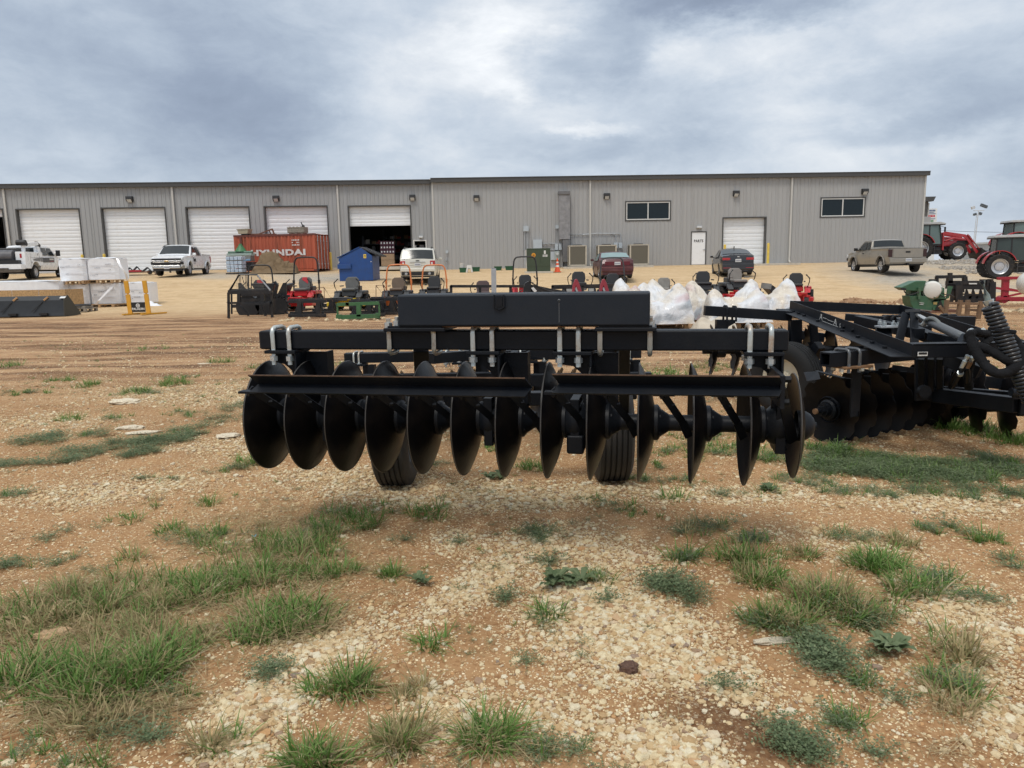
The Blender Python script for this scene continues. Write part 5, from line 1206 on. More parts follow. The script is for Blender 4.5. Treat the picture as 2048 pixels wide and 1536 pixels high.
def tractor(label, cabg=M_CABG, loader=True, rr=.86, fr=.62, bucket_up=False, bucket=True):
    t = thing('tractor', label, 'tractor'); fx, rx = 1.35, -1.15
    for s in (1, -1): ag_wheel(t, rx, s*.88, rr, .50, s); ag_wheel(t, fx, s*.82, fr, .36, s, 16)
    b = MB(); b.bb(-1.5, 1.9, -.22, .22, .62, 1.0); b.cyl((rx, -.9, rr), (rx, .9, rr), .14); b.cyl((fx, -.8, fr), (fx, .8, fr), .10); b.bb(-.6, .5, -.45, .45, .45, .95); b.build('chassis', M_TGREY, t)
    b = MB(); b.prism([(.15, -.36, 1.0), (2.25, -.33, 1.0), (2.35, -.30, 1.15), (2.28, -.26, 1.42), (2.1, -.24, 1.53), (.15, -.32, 1.66)], (0, 0, 0)) if 0 else None
    V = []; 
    for x, z0, z1, w in ((.15, .98, 1.68, .37), (1.2, .98, 1.62, .36), (2.05, .98, 1.52, .34), (2.3, 1.02, 1.36, .28), (2.36, 1.06, 1.2, .22)):
        V += [(x, -w, z0), (x, -w, z1-.12), (x, -w+.1, z1), (x, w-.1, z1), (x, w, z1-.12), (x, w, z0)]
    b.add(V, [(i*6+j, i*6+(j+1) % 6, (i+1)*6+(j+1) % 6, (i+1)*6+j) for i in range(4) for j in range(6)]+[tuple(range(6)), tuple(range(24, 30))]); b.build('hood', M_TRED, t, bevel=.02)
    for s in (1, -1):
        q = MB(); q.bb(1.45, 2.2, s*.345, s*.375, 1.08, 1.36); q.build('side_grille', M_BLK, t); q = MB(); q.bb(.25, 1.2, s*.375, s*.385, 1.38, 1.42); q.build('hood_stripe', M_WFRAME, t)
        f = MB(); n = 14; pts = []
        for i in range(n+1): a = R(20)+R(150)*i/n; pts.append((rx+(rr+.10)*math.cos(a), (rr+.06)+(rr+.10)*math.sin(a)-.0))
        for (xa, za), (xb, zb) in zip(pts[:-1], pts[1:]):
            f.prism([(xa, s*.60, za), (xb, s*.60, zb), (xb, s*1.08, zb), (xa, s*1.08, za)], Vector(((rx-xa)*.04, 0, -.04)))
        f.build('fender', M_TRED, t, smooth=50)
        st = MB(); st.bb(-.2, .3, s*.48, s*.82, .42, .46); st.bb(-.15, .25, s*.5, s*.75, .75, .79); st.bb(-.2, -.15, s*.78, s*.82, .42, 1.0); st.build('step', M_TGREY, t)
    # cab
    c = MB(); zf, zt = 1.12, 2.52; P0 = {}
    posts = [((-1.35, .70, 1.45), (-1.30, .66, zt)), ((-.55, .80, zf), (-.55, .72, zt)), ((.30, .72, zf), (.12, .68, zt))]
    for a, d in posts:
        for s in (1, -1): c.beam((a[0], s*a[1], a[2]), (d[0], s*d[1], d[2]), .07, .07)
    c.bb(-1.4, .3, -.72, .72, zf-.1, zf); c.bb(-1.38, -.5, -.75, .75, 1.35, 1.45); c.build('cab_frame', M_BLK, t)
    for s in (1, -1):
        g = MB(); g.poly([(-.52, s*.785, zf+.03), (.27, s*.71, zf+.03), (.11, s*.675, zt-.03), (-.52, s*.72, zt-.03)]); g.build('cab_door_glass', cabg, t, smooth=0)
        g = MB(); g.poly([(-1.33, s*.70, 1.48), (-.58, s*.78, 1.48), (-.58, s*.72, zt-.03), (-1.28, s*.66, zt-.03)]); g.build('cab_side_glass', cabg, t, smooth=0)
        mi = MB(); mi.box((.35, s*1.05, 2.15), (.06, .2, .34)); mi.beam((.12, s*.68, 2.4), (.35, s*1.03, 2.3), .03, .03); mi.build('wing_mirror', M_BLK, t, bevel=.02)
    g = MB(); g.poly([(.30, -.68, 1.5), (.30, .68, 1.5), (.14, .64, zt-.03), (.14, -.64, zt-.03)]); g.build('windscreen', cabg, t, smooth=0); g = MB(); g.poly([(-1.37, -.66, 1.48), (-1.37, .66, 1.48), (-1.31, .62, zt-.03), (-1.31, -.62, zt-.03)]); g.build('rear_window', cabg, t, smooth=0)
    r = MB(); r.prism([(-1.58, -.80, zt), (-1.50, -.76, zt+.15), (.15, -.76, zt+.19), (.52, -.78, zt+.08), (.5, -.80, zt)], (0, 1.58, 0)); r.build('cab_roof', M_TROOF, t, bevel=.05, seg=3)
    r = MB(); r.bb(-1.55, .45, -.79, .79, zt-.05, zt+.0); r.build('roof_lining', M_BLK, t)
    st = MB(); st.bb(-.95, -.5, -.25, .25, 1.12, 1.5); st.bb(-1.05, -.93, -.25, .25, 1.5, 2.0); st.build('seat', M_BLK, t, bevel=.04); w = MB(); w.lathe([(.17, -.015), (.19, 0), (.17, .015)], (-.15, 0, 1.75), (-.4, 0, 1), 18, True); w.cyl((0, 0, 1.2), (-.15, 0, 1.75), .03); w.build('steering_wheel', M_BLK, t)
    e = MB(); e.cyl((.25, -.50, 1.3), (.25, -.50, 2.3), .045); e.build('exhaust', M_BLK, t)
    for s in (1, -1): e = MB(); e.box((.48, s*.6, zt+.02), (.08, .16, .1)); e.build('work_light', M_HEAD, t)
    e = MB(); e.box((-1.2, -.93, 1.62), (.04, .08, .2)); e.build('hazard_light', mat('amber_lens', (.7, .15, .02), .3), t)
    if loader:
        for s in (1, -1):
            y = s*.56
            a = MB(); a.beam((.45, y, .7), (.42, y, 1.95), .10, .24); a.build('loader_post', M_TRED, t, bevel=.01)
            a = MB(); pts = [(.30, 1.90), (.55, 2.02), (1.9, 1.78), (2.12, 1.66), (2.85, .55), (2.72, .42), (1.95, 1.48), (1.75, 1.60), (.5, 1.80)]; a.prism([(x, y-.05, z) for x, z in pts], (0, .10, 0)); a.build('loader_arm', M_TRED, t, bevel=.01)
            a = MB(); a.cyl((.55, y*1.18, 1.35), (1.1, y*1.18, 1.52), .055); a.cyl((1.1, y*1.18, 1.52), (1.75, y*1.18, 1.68), .03); a.cyl((2.0, y*1.2, 1.78), (2.5, y*1.2, 1.15), .045); a.cyl((2.5, y*1.2, 1.15), (2.9, y*1.2, .70), .028); a.build('loader_cylinder', M_TRED, t)
            a = MB(); a.beam((2.2, y*.8, 1.72), (2.95, y*.8, .72), .05, .05); a.beam((.45, y, .72), (1.3, y, .62), .1, .1); a.build('loader_link', M_BLK, t)
        if bucket:
            a = MB(); sec = [(2.85, .82), (2.80, .40), (2.95, .10), (3.55, .04), (3.56, .09), (3.0, .16), (2.88, .42), (2.92, .82)]; a.prism([(x, -1.0, z) for x, z in sec], (0, 2.0, 0))
            for s in (-1, 1): a.prism([(2.83, s*1.0, .82), (2.80, s*1.0, .40), (2.95, s*1.0, .10), (3.5, s*1.0, .05), (3.3, s*1.0, .5)], (0, -s*.03, 0))
            a.build('bucket', M_BLK, t)
    return t
t1 = tractor('red loader tractor standing clear at the building corner, seen side on'); g = hub(1894, 60); t1.location = (g.x-1.2, 60, 1.48); t1.rotation_euler = (0, 0, R(-9)); t1.scale = (1.10,)*3
t2 = tractor('nearest red tractor with dark glazed cab at the right edge', M_CABG2, True, .80, .48, bucket=False); g = hub(2018, 45); t2.location = (g.x+.45, 45, g.z-.02); t2.rotation_euler = (0, 0, R(-20)); t2.scale = (.98,)*3
t3 = tractor('hindmost tractor of which only the pale cab roof and green glass show', M_CABG, False); g = hub(2052, 58); t3.location = (g.x+.1, 58, 1.40); t3.rotation_euler = (0, 0, R(-8)); t3.scale = (1.12,)*3
# stray bits by the second tractor: black loader bucket on edge
b = MB(); b.prism([(0, 0, 0), (.9, 0, -.1), (1.6, 0, .9), (1.9, 0, 1.7), (1.5, 0, 1.85), (.6, 0, 1.0)], (0, .5, 0)); o = b.build('loader_tool', M_BLK, bevel=.02); g = P(1973, 505, 49); o.location = (g.x, 49, g.z-.55); o.scale = (.8, .8, .8); tag(o, 'black raised loader attachment between the standing tractor and the nearest one', 'loader tool')
# ------------------------------------------------------------------ shipping container and what lies on and by it
M_CONT = mat('container_orange', (.42, .095, .048), .6, 0, .14, 2.5, dirt=(.12, .045, .025), damt=.85, dscale=2.6, streak=True)
M_CONTD = mat('container_dark_rail', (.14, .04, .03), .7, 0, .3)
M_RUST = mat('rusty_steel', (.15, .07, .045), .8, 0, .35, 8)
M_GREY = mat('worn_grey_metal', (.22, .21, .19), .6, .2, .2)
M_WOOD = mat('pallet_wood', (.40, .26, .14), .85, 0, .25, 12)
M_WOODG = mat('grey_old_wood', (.26, .23, .19), .9, 0, .25, 12)
def container():
    A = P(472, 540, 53.6); gz = ground_z(A.x, 53.6); Bx = P(645, 540, 52.6)
    t = thing('shipping_container', 'rusty orange shipping container lettered HYUNDAI before the workshop doors', 'container', (A.x, 53.6, gz-.06), math.atan2(52.6-53.6, Bx.x-A.x))
    L, D, H = 6.06, 2.44, 2.59; b = MB(); n = 22; st = (L-.3)/n; V = []
    for i in range(n):
        x = .15+i*st
        V += [(x, .0), (x+st*.32, .0), (x+st*.5, .045), (x+st*.82, .045)]
    V.append((L-.15, 0)); m = len(V)
    b.add([(x, y+.02, .16) for x, y in V]+[(x, y+.02, H-.12) for x, y in V], [(i, i+1, m+i+1, m+i) for i in range(m-1)]); b.build('side_panel', M_CONT, t, smooth=0)
    b = MB(); b.bb(0, L, D-.03, D, .1, H-.1); b.build('back_panel', M_CONT, t); b = MB(); b.bb(0, .03, 0, D, .1, H-.1); b.build('front_panel', M_CONT, t); b = MB(); b.bb(0, L, 0, D, H-.06, H-.02); b.build('roof', M_CONT, t)
    for x in (.075, L-.075):
        for y in (.06, D-.06): b = MB(); b.box((x, y, H/2), (.16, .13, H)); b.build('corner_post', M_CONT, t)
    for z in (.08, H-.06):
        for y in (.05, D-.05): b = MB(); b.bb(.15, L-.15, y-.05, y+.05, z-.07, z+.06); b.build('side_rail', M_CONTD if z > 1 else M_CONT, t)
    b = MB(); b.bb(.44, .60, -.002, .012, .3, H-.15); b.build('dark_stain_strip', M_CONTD, t)
    for k in (0, 1):
        y0, y1 = .13+k*1.09, .13+(k+1)*1.09-.02
        d = MB(); d.bb(L-.05, L-.01, y0, y1, .15, H-.13)
        for i in range(4): d.bb(L-.01, L+.02, y0+.06, y1-.06, .35+i*.56, .60+i*.56)
        dd = d.build('end_door', M_CONT, t)
        for q in (.25, .8): r = MB(); r.cyl((L+.05, y0+q, .1), (L+.05, y0+q, H-.1), .025, n=8); r.box((L+.04, y0+q, .5), (.06, .12, .1)); r.box((L+.04, y0+q, 2.1), (.06, .12, .1)); r.build('lock_rod', M_GALV, dd)
    for c in ((0, 0), (0, D), (L, 0), (L, D)):
        for z in (.06, H-.06): b = MB(); b.box((c[0]+(.08 if c[0] == 0 else -.08), c[1]+(.08 if c[1] == 0 else -.08), z), (.19, .18, .13)); b.build('corner_casting', M_CONTD, t)
    M_CW = mat('container_lettering_white', (.68, .66, .64), .7, 0, .1, 5, dirt=(.37, .1, .06), damt=.75, dscale=5)
    text_obj('lettering', 'HYUNDAI', .60, M_CW, t, (3.28, -.004, 1.30), (R(90), 0, 0), (1.42, .92), 1.12, .003, .030)
    b = MB(); rg = random.Random(4)
    for r_ in range(3):
        for c in range(5):
            if rg.random() < .8: b.bb(4.35+c*.12, 4.43+c*.12, -.008, -.002, 2.12-r_*.17, 2.20-r_*.17)
    b.build('small_lettering', M_CW, t)
    return t, gz-.06
ct, cz = container(); CTM = Matrix.Translation(ct.location) @ Matrix.Rotation(ct.rotation_euler.z, 4, 'Z')
def on_top(x, y): return CTM @ Vector((x, y, 2.572))
rzc = ct.rotation_euler.z
t = thing('storage_tub', 'tan plastic tub on the left end of the orange container', 'tub', on_top(.62, .5), rzc); b = MB(); V = []
b.prism([(-.34, -.3, .12), (.34, -.3, .12), (.42, -.3, .42), (-.42, -.3, .42)], (0, .6, 0)); b.build('tub', mat('tan_plastic', (.36, .31, .22), .6), t); b = MB(); b.bb(-.46, .46, -.34, .34, .42, .46); b.build('rim', mat('tan_plastic_light', (.42, .37, .27), .6), t); b = MB(); b.bb(-.2, .3, -.2, .2, 0, .12); b.build('stand', M_BLACKP, t)
t = thing('boom_frame', 'rusty folded boom frame lying on the container roof beside the tan tub', 'frame', on_top(1.8, .6), rzc)
for a, c, w in (((-.9, 0, .09), (1.15, 0, .04), .09), ((-.2, 0, .08), (.85, 0, .42), .08), ((.85, 0, .44), (1.0, 0, .04), .09), ((.6, .1, .3), (.7, .1, .04), .06)): b = MB(); b.beam(a, c, w, w); b.build('bar', M_RUST, t)
t = thing('wooden_crate', 'weathered grey wooden crate on the right end of the container roof', 'crate', on_top(4.6, .55), rzc)
for i in range(9): b = MB(); b.bb(-.60+i*.135, -.60+i*.135+.12, -.36, -.34, .1, .50+(.02 if i % 2 else -.01)); b.build('slat', M_WOODG, t)
for z in (.16, .46): b = MB(); b.bb(-.62, .62, -.38, -.36, z-.03, z+.03); b.build('rail', M_WOODG, t)
b = MB(); b.bb(-.62, .62, .34, .36, .1, .5); b.bb(-.62, -.60, -.34, .34, .1, .5); b.bb(.60, .62, -.34, .34, .1, .5); b.build('side', M_WOODG, t)
for x in (-.45, 0, .45): b = MB(); b.bb(x-.07, x+.07, -.34, .34, 0, .1); b.build('skid', M_WOODG, t)
t = thing('bent_black_tool', 'black bent tool sticking up at the right corner of the crate', 'tool', on_top(5.08, .35)+Vector((0, 0, .45)), rzc); b = MB(); b.prism([(-.13, 0, 0), (.13, 0, 0), (.1, 0, .16), (-.02, 0, .2), (-.10, 0, .38), (-.14, 0, .36), (-.05, 0, .14)], (0, .08, 0)); b.build('body', M_BLACKP, t)

# ---- draped things: height field over a footprint
def drape(name, label, cat, X, Y, w, d, peaks, m, rz=0, hem=.0, seed=1, amp=.03, res=.035, base=0.0, group=None, lift=.0, sharp=1.0, wr=7.0, body=0, tent=False, ridges=()):
    """peaks: (x,y,h,r) spread in local metres; the sheet hangs between them and falls to the hem at the edge"""
    nx, ny = int(w/res), int(d/res); u = np.linspace(-w/2, w/2, nx); v = np.linspace(-d/2, d/2, ny); xx, yy = np.meshgrid(u, v)
    z = np.zeros_like(xx)
    if body: ee = np.minimum(np.minimum(xx+w/2, w/2-xx), np.minimum(yy+d/2, d/2-yy)); z = body*(.75+.5*(fbm(xx*2.2+seed, yy*2.2, 2)))*sstep(-.02, .22, ee)
    for (ax_, ay_, ah), (bx_, by_, bh), sag, slp in ridges:
        dx, dy = bx_-ax_, by_-ay_; L2 = max(1e-6, dx*dx+dy*dy); sgm = np.clip(((xx-ax_)*dx+(yy-ay_)*dy)/L2, 0, 1)
        dd = np.hypot(xx-ax_-sgm*dx, yy-ay_-sgm*dy); hs = ah+(bh-ah)*sgm-sag*4*sgm*(1-sgm); z = np.maximum(z, hs-slp*dd)
    for px_, py_, h, r in peaks:
        q = np.hypot(xx-px_, yy-py_); z = np.maximum(z, h*np.clip(1-np.maximum(q-.05, 0)/(r*2.1), 0, 1)**1.25 if tent else h*np.exp(-(np.maximum(q-.05, 0)/r)**sharp))
    e = np.minimum(np.minimum(xx+w/2, w/2-xx), np.minimum(yy+d/2, d/2-yy)); z *= sstep(0, .10, e)
    fold = np.abs(fbm(xx*wr*.5+seed*7+z*2, yy*wr*.5+seed, 4)-.5)*2; ang = np.arctan2(yy, xx)
    z = z+(fold-.35)*amp*(z > .02)*2
    if body:
        z0_ = z.copy()
        for _ in range(7): z[1:-1, 1:-1] = (z[1:-1, 1:-1]*2+z[:-2, 1:-1]+z[2:, 1:-1]+z[1:-1, :-2]+z[1:-1, 2:])/6
        f2 = np.abs(fbm(xx*11+seed+z*3, yy*11+z*9, 3)-.5)*2; z = z-(f2-.3)*.014*(z > .02)
    z = np.maximum(z, base)
    jx = (fbm(xx*5+seed, z*6+seed*3, 3)-.5)*amp*3; jy = (fbm(yy*5+seed*2, z*6+seed, 3)-.5)*amp*3
    t = thing(name, label, cat, (X, Y, ground_z(X, Y)+lift), rz, group)
    V = np.stack([xx+jx, yy+jy, z], -1).reshape(-1, 3); F = [(j*nx+i, j*nx+i+1, (j+1)*nx+i+1, (j+1)*nx+i) for j in range(ny-1) for i in range(nx-1)]
    me = bpy.data.meshes.new('cover'); me.from_pydata(V.tolist(), [], F); me.materials.append(m); mkobj('cover', me, t, 60)
    return t
M_TARP = mat('tan_tarp', (.17, .115, .062), .85, 0, .15, 3, .3, 20)
g = hub(553, 51.2); g2 = P(553, 556, 51.2)
drape('tarp_heap', 'tan tarp draped over a pile before the orange container', 'tarp', g.x, 51.0, 3.0, 2.4, [(-.75, .1, 1.38, .5), (-.5, .1, 1.46, .5), (-.25, .0, 1.46, .5), (.0, .1, 1.42, .5), (.35, -.1, 1.0, .5), (.75, .1, .82, .5), (1.15, .0, .72, .38), (-.9, -.5, .8, .4), (-.2, -.6, .75, .45)], M_TARP, amp=.06, seed=3, sharp=2.2, wr=4.5, base=.0)
# water bottle pallet, machines left of the tarp
M_WAT = mat('shrink_wrapped_bottles', (.42, .50, .60), .25, 0, .25, 9, coat=.4)
g = hub(473, 50.0); t = thing('bottle_pallet', 'pallet of pale blue shrink wrapped bottle packs left of the container', 'bottle packs', (g.x, 50, g.z-.02))
for k in range(4):
    for i in range(4):
        for j in range(3): b = MB(); b.box((-.39+i*.26, -.3+j*.3, .12+.13+k*.25+(.04 if k == 3 else 0)), (.245, .28, .23)); b.build('bottle_pack', M_WAT, t, bevel=.03, seg=1)
b = MB(); b.bb(-.55, .55, -.5, .5, 0, .1); b.build('pallet', M_BLACKP, t)
M_MGRN = mat('machine_grey_green', (.10, .17, .13), .5)
g = hub(484, 52.0); t = thing('sweeper_machine', 'grey green machine with a small green hopper behind the bottle packs', 'machine', (g.x, 52, g.z))
b = MB(); b.bb(-.85, .85, -.4, .4, 1.15, 1.3); b.build('top_deck', mat('pale_mint', (.35, .43, .38), .5), t); b = MB(); b.bb(-.9, .8, -.42, .4, .75, 1.13); b.build('body', M_GREY, t, bevel=.03); b = MB(); b.bb(-.2, .2, -.45, -.42, .9, 1.1); b.build('label', M_LENS, t)
b = MB(); b.cyl((-.8, -.2, 1.37), (.9, -.2, 1.37), .09, n=10); b.build('roller', M_MGRN, t); b = MB(); b.lathe([(.42, 1.42), (.28, 1.62), (.12, 1.85), (.1, 1.95), (0, 1.96)], (0, 0, 0), (0, 0, 1), 14); b.build('hopper', mat('hopper_green', (.04, .16, .06), .5), t)
b = MB(); b.bb(-.1, .95, -.4, .2, .1, .7); b.beam((-.3, -.5, .62), (.9, -.5, .42), .06, .05); b.beam((-.2, -.5, .38), (.9, -.5, .25), .06, .05); b.build('undercarriage', M_TGREY, t); b = MB(); b.box((.55, -.5, .82), (.5, .2, .16)); b.build('blue_bundle', mat('blue_cloth', (.16, .28, .42), .8), t, bevel=.05)

# ---- dumpster
M_BLUE = mat('dumpster_blue', (.012, .06, .225), .4, 0, .08, 3, dirt=(.04, .05, .07), damt=.3, dscale=4)
g = hub(714, 43.2, .2); t = thing('dumpster', 'blue front loading dumpster with sloped black lids beside the orange container', 'dumpster', (g.x, 43.0, g.z-.02), R(-3))
w, d = 1.95, 1.75
b = MB(); b.prism([(-w/2, 0, .03), (w/2, 0, .03), (w/2, 0, 1.0+.42), (w/2-.6, 0, 1.88), (w/2-.78, 0, 1.88), (-w/2, 0, 1.30)], (0, d, 0)); b.build('body', M_BLUE, t, bevel=.015)
b = MB(); b.bb(-w/2-.06, -w/2+.72, -.12, 0, .72, .98); b.build('fork_pocket', M_BLUE, t, bevel=.01)
b = MB(); b.beam((-w/2-.08, d/2, 1.34), (w/2-.72, d/2, 1.93), d+.08, .04); b.build('lid', M_BLUE, t)
b = MB()
for i in range(7): y = .1+i*.26; b.beam((w/2-.72, y, 1.93), (w/2+.45, y, 1.42), .15, .05)
b.beam((w/2-.74, d/2, 1.90), (w/2+.45, d/2, 1.38), d, .02); b.build('lid', M_BLACKP, t)
b = MB(); b.bb(w/2-.5, w/2-.34, -.012, -.002, 1.30, 1.52); q = b.build('warning_label', M_YEL, t); b = MB(); b.bb(w/2-.47, w/2-.37, -.016, -.012, 1.42, 1.45); b.bb(w/2-.47, w/2-.37, -.016, -.012, 1.36, 1.38); b.build('label_print', M_BLK, q)
for z in (1.05,):
    for x in (-w/2+.02, w/2-.07): b = MB(); b.cyl((x, -.03, z+.05), (x, 0, z+.05), .03, n=8); b.build('pin', M_WFRAME, t)

# ---- transformer, cone, tubs
M_TRG = mat('transformer_green', (.045, .065, .038), .5, 0, .08)
g = hub(1077, 50.6); t = thing('transformer_box', 'dark green electrical transformer cabinet with an orange sticker and white notices', 'transformer', (g.x, 50.6, g.z-.02))
b = MB(); b.bb(-.95, .95, -.75, .8, -.1, .10); b.build('pad', M_CONC, t, bevel=.02); b = MB(); b.bb(-.78, .78, -.55, .6, .10, 1.58); b.bb(-.80, .80, -.57, .62, 1.58, 1.62); b.build('cabinet', M_TRG, t, bevel=.012)
for x0, x1 in ((-.72, .1), (.13, .72)): b = MB(); b.bb(x0, x1, -.565, -.55, .42, 1.5); b.build('door', M_TRG, t, bevel=.004)
b = MB(); b.lathe([(.0, 0), (.14, 0), (.14, .006), (0, .006)], (-.34, -.568, 1.18), (0, -1, 0), 16); b.bb(-.40, -.28, -.572, -.566, .98, 1.1); q = b.build('hazard_sticker', mat('orange_sticker', (.62, .27, .02), .5), t); b = MB(); b.box((-.34, -.577, 1.19), (.12, .004, .03)); b.box((-.34, -.577, 1.12), (.16, .004, .03)); b.build('sticker_print', M_BLK, q)
b = MB(); b.bb(.35, .47, -.575, -.566, 1.24, 1.47); b.bb(.27, .58, -.575, -.566, 1.06, 1.20); q = b.build('notice', M_WFRAME, t); b = MB(); b.bb(.30, .55, -.58, -.575, 1.15, 1.175); b.bb(.30, .50, -.58, -.575, 1.09, 1.11); b.build('notice_print', M_BLK, q)
g = hub(1114, 50.8); t = thing('traffic_cone', 'orange traffic cone with white collars beside the green transformer', 'cone', (g.x, 50.4, g.z)); M_OR = mat('cone_orange', (.70, .10, .03), .5)
for r0, r1, z0, z1, m_ in ((.19, .13, .04, .34, M_OR), (.13, .11, .34, .46, M_WFRAME), (.11, .085, .46, .60, M_OR), (.085, .07, .60, .70, M_WFRAME), (.07, .035, .70, .92, M_OR)):
    b = MB(); b.cyl((0, 0, z0), (0, 0, z1), r0, r1, 16); b.build('band' if m_ is M_WFRAME else 'cone', m_, t)
b = MB(); b.box((0, 0, .02), (.50, .50, .04)); b.build('base', M_OR, t, bevel=.01)
M_TUB = mat('dark_green_tub', (.02, .10, .05), .5)
for px, Y, w, h, lb in ((926, 52.5, .50, .34, 'dark green tub left of the white step stool'), (951, 53.5, .62, .33, 'dark green tub right of the white step stool'), (996, 54.6, .55, .30, 'dark green tub behind the grey steel post'), (1018.5, 54.6, .60, .31, 'dark green tub nearest the transformer')):
    g = hub(px, Y); t = thing('plastic_tub', lb, 'tub', (g.x, Y, g.z-.02), 0, 'dark green tubs along the wall'); b = MB(); b.prism([(-w/2+.04, -.25, 0), (w/2-.04, -.25, 0), (w/2, -.3, h), (-w/2, -.3, h)], (0, .5, 0)); b.build('tub', M_TUB, t, bevel=.02); b = MB(); b.bb(-w/2-.02, w/2+.02, -.32, .22, h-.04, h); b.build('rim', M_TUB, t)
g = hub(925, 52.9); t = thing('white_bucket', 'white bucket standing on the leftmost green tub', 'bucket', (g.x, 52.55, g.z+.32)); b = MB(); b.lathe([(0, 0), (.13, 0), (.16, .30), (.17, .32), (0, .32)], (0, 0, 0), (0, 0, 1), 16); b.build('body', M_WFRAME, t)
g = hub(938.5, 52.3); t = thing('step_stool', 'white plastic step stool between the two left green tubs', 'stool', (g.x, 52.2, g.z)); b = MB(); b.prism([(-.25, 0, 0), (-.14, 0, 0), (-.08, 0, .3), (.08, 0, .3), (.14, 0, 0), (.25, 0, 0), (.15, 0, .5), (-.15, 0, .5)], (0, .35, 0)); b.build('body', M_WFRAME, t, bevel=.01)

# ---- wrapped pallets on the left
M_WRAP = mat('white_stretch_wrap', (.82, .83, .85), .3, 0, .05, 5, .5, 6, dirt=(.70, .70, .73), damt=.5, dscale=2.2, coat=.25)
M_PRINT = mat('grey_print', (.36, .37, .40), .6)
_pl = {}
def pallet(t, w=1.1, d=1.0, m=None, z=0):
    m = m or M_WOOD; k = (w, d, m.name)
    if k not in _pl:
        b = MB(); b.box((0, 0, 0), (w, .09, .018)); A_ = b.mesh('board', m); b = MB(); b.box((0, 0, 0), (.10, .12, .09)); B_ = b.mesh('block', m); b = MB(); b.box((0, 0, 0), (.09, d, .018)); C_ = b.mesh('board', m); _pl[k] = (A_, B_, C_)
    A_, B_, C_ = _pl[k]
    def put(nm, me, x, y, zz): o = bpy.data.objects.new(nm, me); COL.objects.link(o); o.parent = t; o.location = (x, y, zz+z)
    for i in range(6): put('board', A_, 0, -d/2+.05+i*(d-.1)/5, .137)
    for i in range(3): put('board', A_, 0, -d/2+.05+i*(d-.1)/2, .011)
    for x in (-w/2+.05, 0, w/2-.05):
        put('board', C_, x, 0, .119)
        for y in (-d/2+.06, 0, d/2-.06): put('block', B_, x, y, .065)
def wrapped(label, px0, px1, pyb, pyt, Y, d=1.1, pal=True, zb=None, seed=1, name='wrapped_pallet', cat='wrapped pallet'):
    a = P(px0, (pyb+pyt)/2, Y); c = P(px1, (pyb+pyt)/2, Y); w = c.x-a.x; zt = P((px0+px1)/2, pyt, Y).z
    z0 = ground_z((a.x+c.x)/2, Y)-.02 if zb is None else zb
    t = thing(name, label, cat, ((a.x+c.x)/2, Y, z0)); ph = .15 if pal else .0
    if pal: pallet(t, round(w-.04, 2), d-.08)
    H = zt-z0-ph; rg = random.Random(seed); b = MB(); n = 12; m = 10; V = []; F = []
    # a box with soft corners and wrinkled film
    ring = []
    for k in range(28):
        a_ = 6.283*k/28; c_, s_ = math.cos(a_), math.sin(a_); q = (abs(c_)**7+abs(s_)**7)**(-1/7); ring.append((c_*q*w/2, s_*q*d/2))
    for j in range(m+1):
        z = ph+.01+H*j/m
        for k, (x, y) in enumerate(ring):
            f = 1+(float(fbm(k*.9+seed*5, z*5+seed, 3))-.5)*.035; V.append((x*f, y*f+d/2, z-(.03 if j == m and k % 3 == 0 else 0)))
    r = 28
    for j in range(m):
        for k in range(r): F.append((j*r+k, j*r+(k+1) % r, (j+1)*r+(k+1) % r, (j+1)*r+k))
    F.append(tuple(range(m*r, (m+1)*r))); b.add(V, F); o = b.build('wrap', M_WRAP, t, smooth=30)
    tp = MB(); V = []; 
    for i in range(13):
        for k in range(7):
            x = -w/2+w*i/12; y = d*k/6; e = min(i, 12-i, 2)/2*min(k, 6-k, 1); V.append((x*.99, y, ph+H+.005+.07*float(fbm(i*.8+seed, k*.9, 2))*e))
    tp.add(V, [(i*7+k, i*7+k+1, (i+1)*7+k+1, (i+1)*7+k) for i in range(12) for k in range(6)]); tp.build('loose_top_film', M_WRAP, t, smooth=60)
    pr = MB()
    for i in range(rg.randint(3, 6)):
        x = rg.uniform(-w*.4, w*.3); z = ph+H*rg.uniform(.2, .85); 
        for k in range(rg.randint(2, 4)): pr.bb(x+k*.07, x+k*.07+.05, -.028, -.022, z, z+rg.uniform(.015, .035))
    pr.build('print', M_PRINT, t)
    bd = MB()
    for z in (.33, .66): bd.bb(-w/2*.99, w/2*.99, -.03, -.02, ph+H*z, ph+H*z+.012)
    bd.build('film_edge', mat('wrap_fold', (.60, .61, .64), .3), t)
    return t, zt
_, z1 = wrapped('white wrapped pallet at the lower left of the pile, behind the round pallet', 120, 177, 613, 569, 34.3, seed=1)
_, z2 = wrapped('white wrapped pallet in the middle of the lower row', 179, 238, 613, 567, 34.3, seed=2)
_, z3 = wrapped('white wrapped pallet at the right end of the lower row, behind the yellow stand', 239, 297, 613, 566, 34.6, seed=3)
wrapped('white wrapped pallet stacked at the upper left, over the service truck', 115, 171.5, 567, 518, 34.3, zb=z1+.01, seed=4)
wrapped('white wrapped pallet stacked at the upper right with a torn film tail', 172.5, 236, 567, 517, 34.3, zb=z2+.02, seed=5)
wrapped('long low white wrapped stack at the left edge behind the board crate', -70, 118, 603, 564, 33.4, pal=False, seed=6, name='wrapped_stack', cat='wrapped stack')
b = MB(); T_ = lambda x, y, Y=34.0: P(x, y, Y)
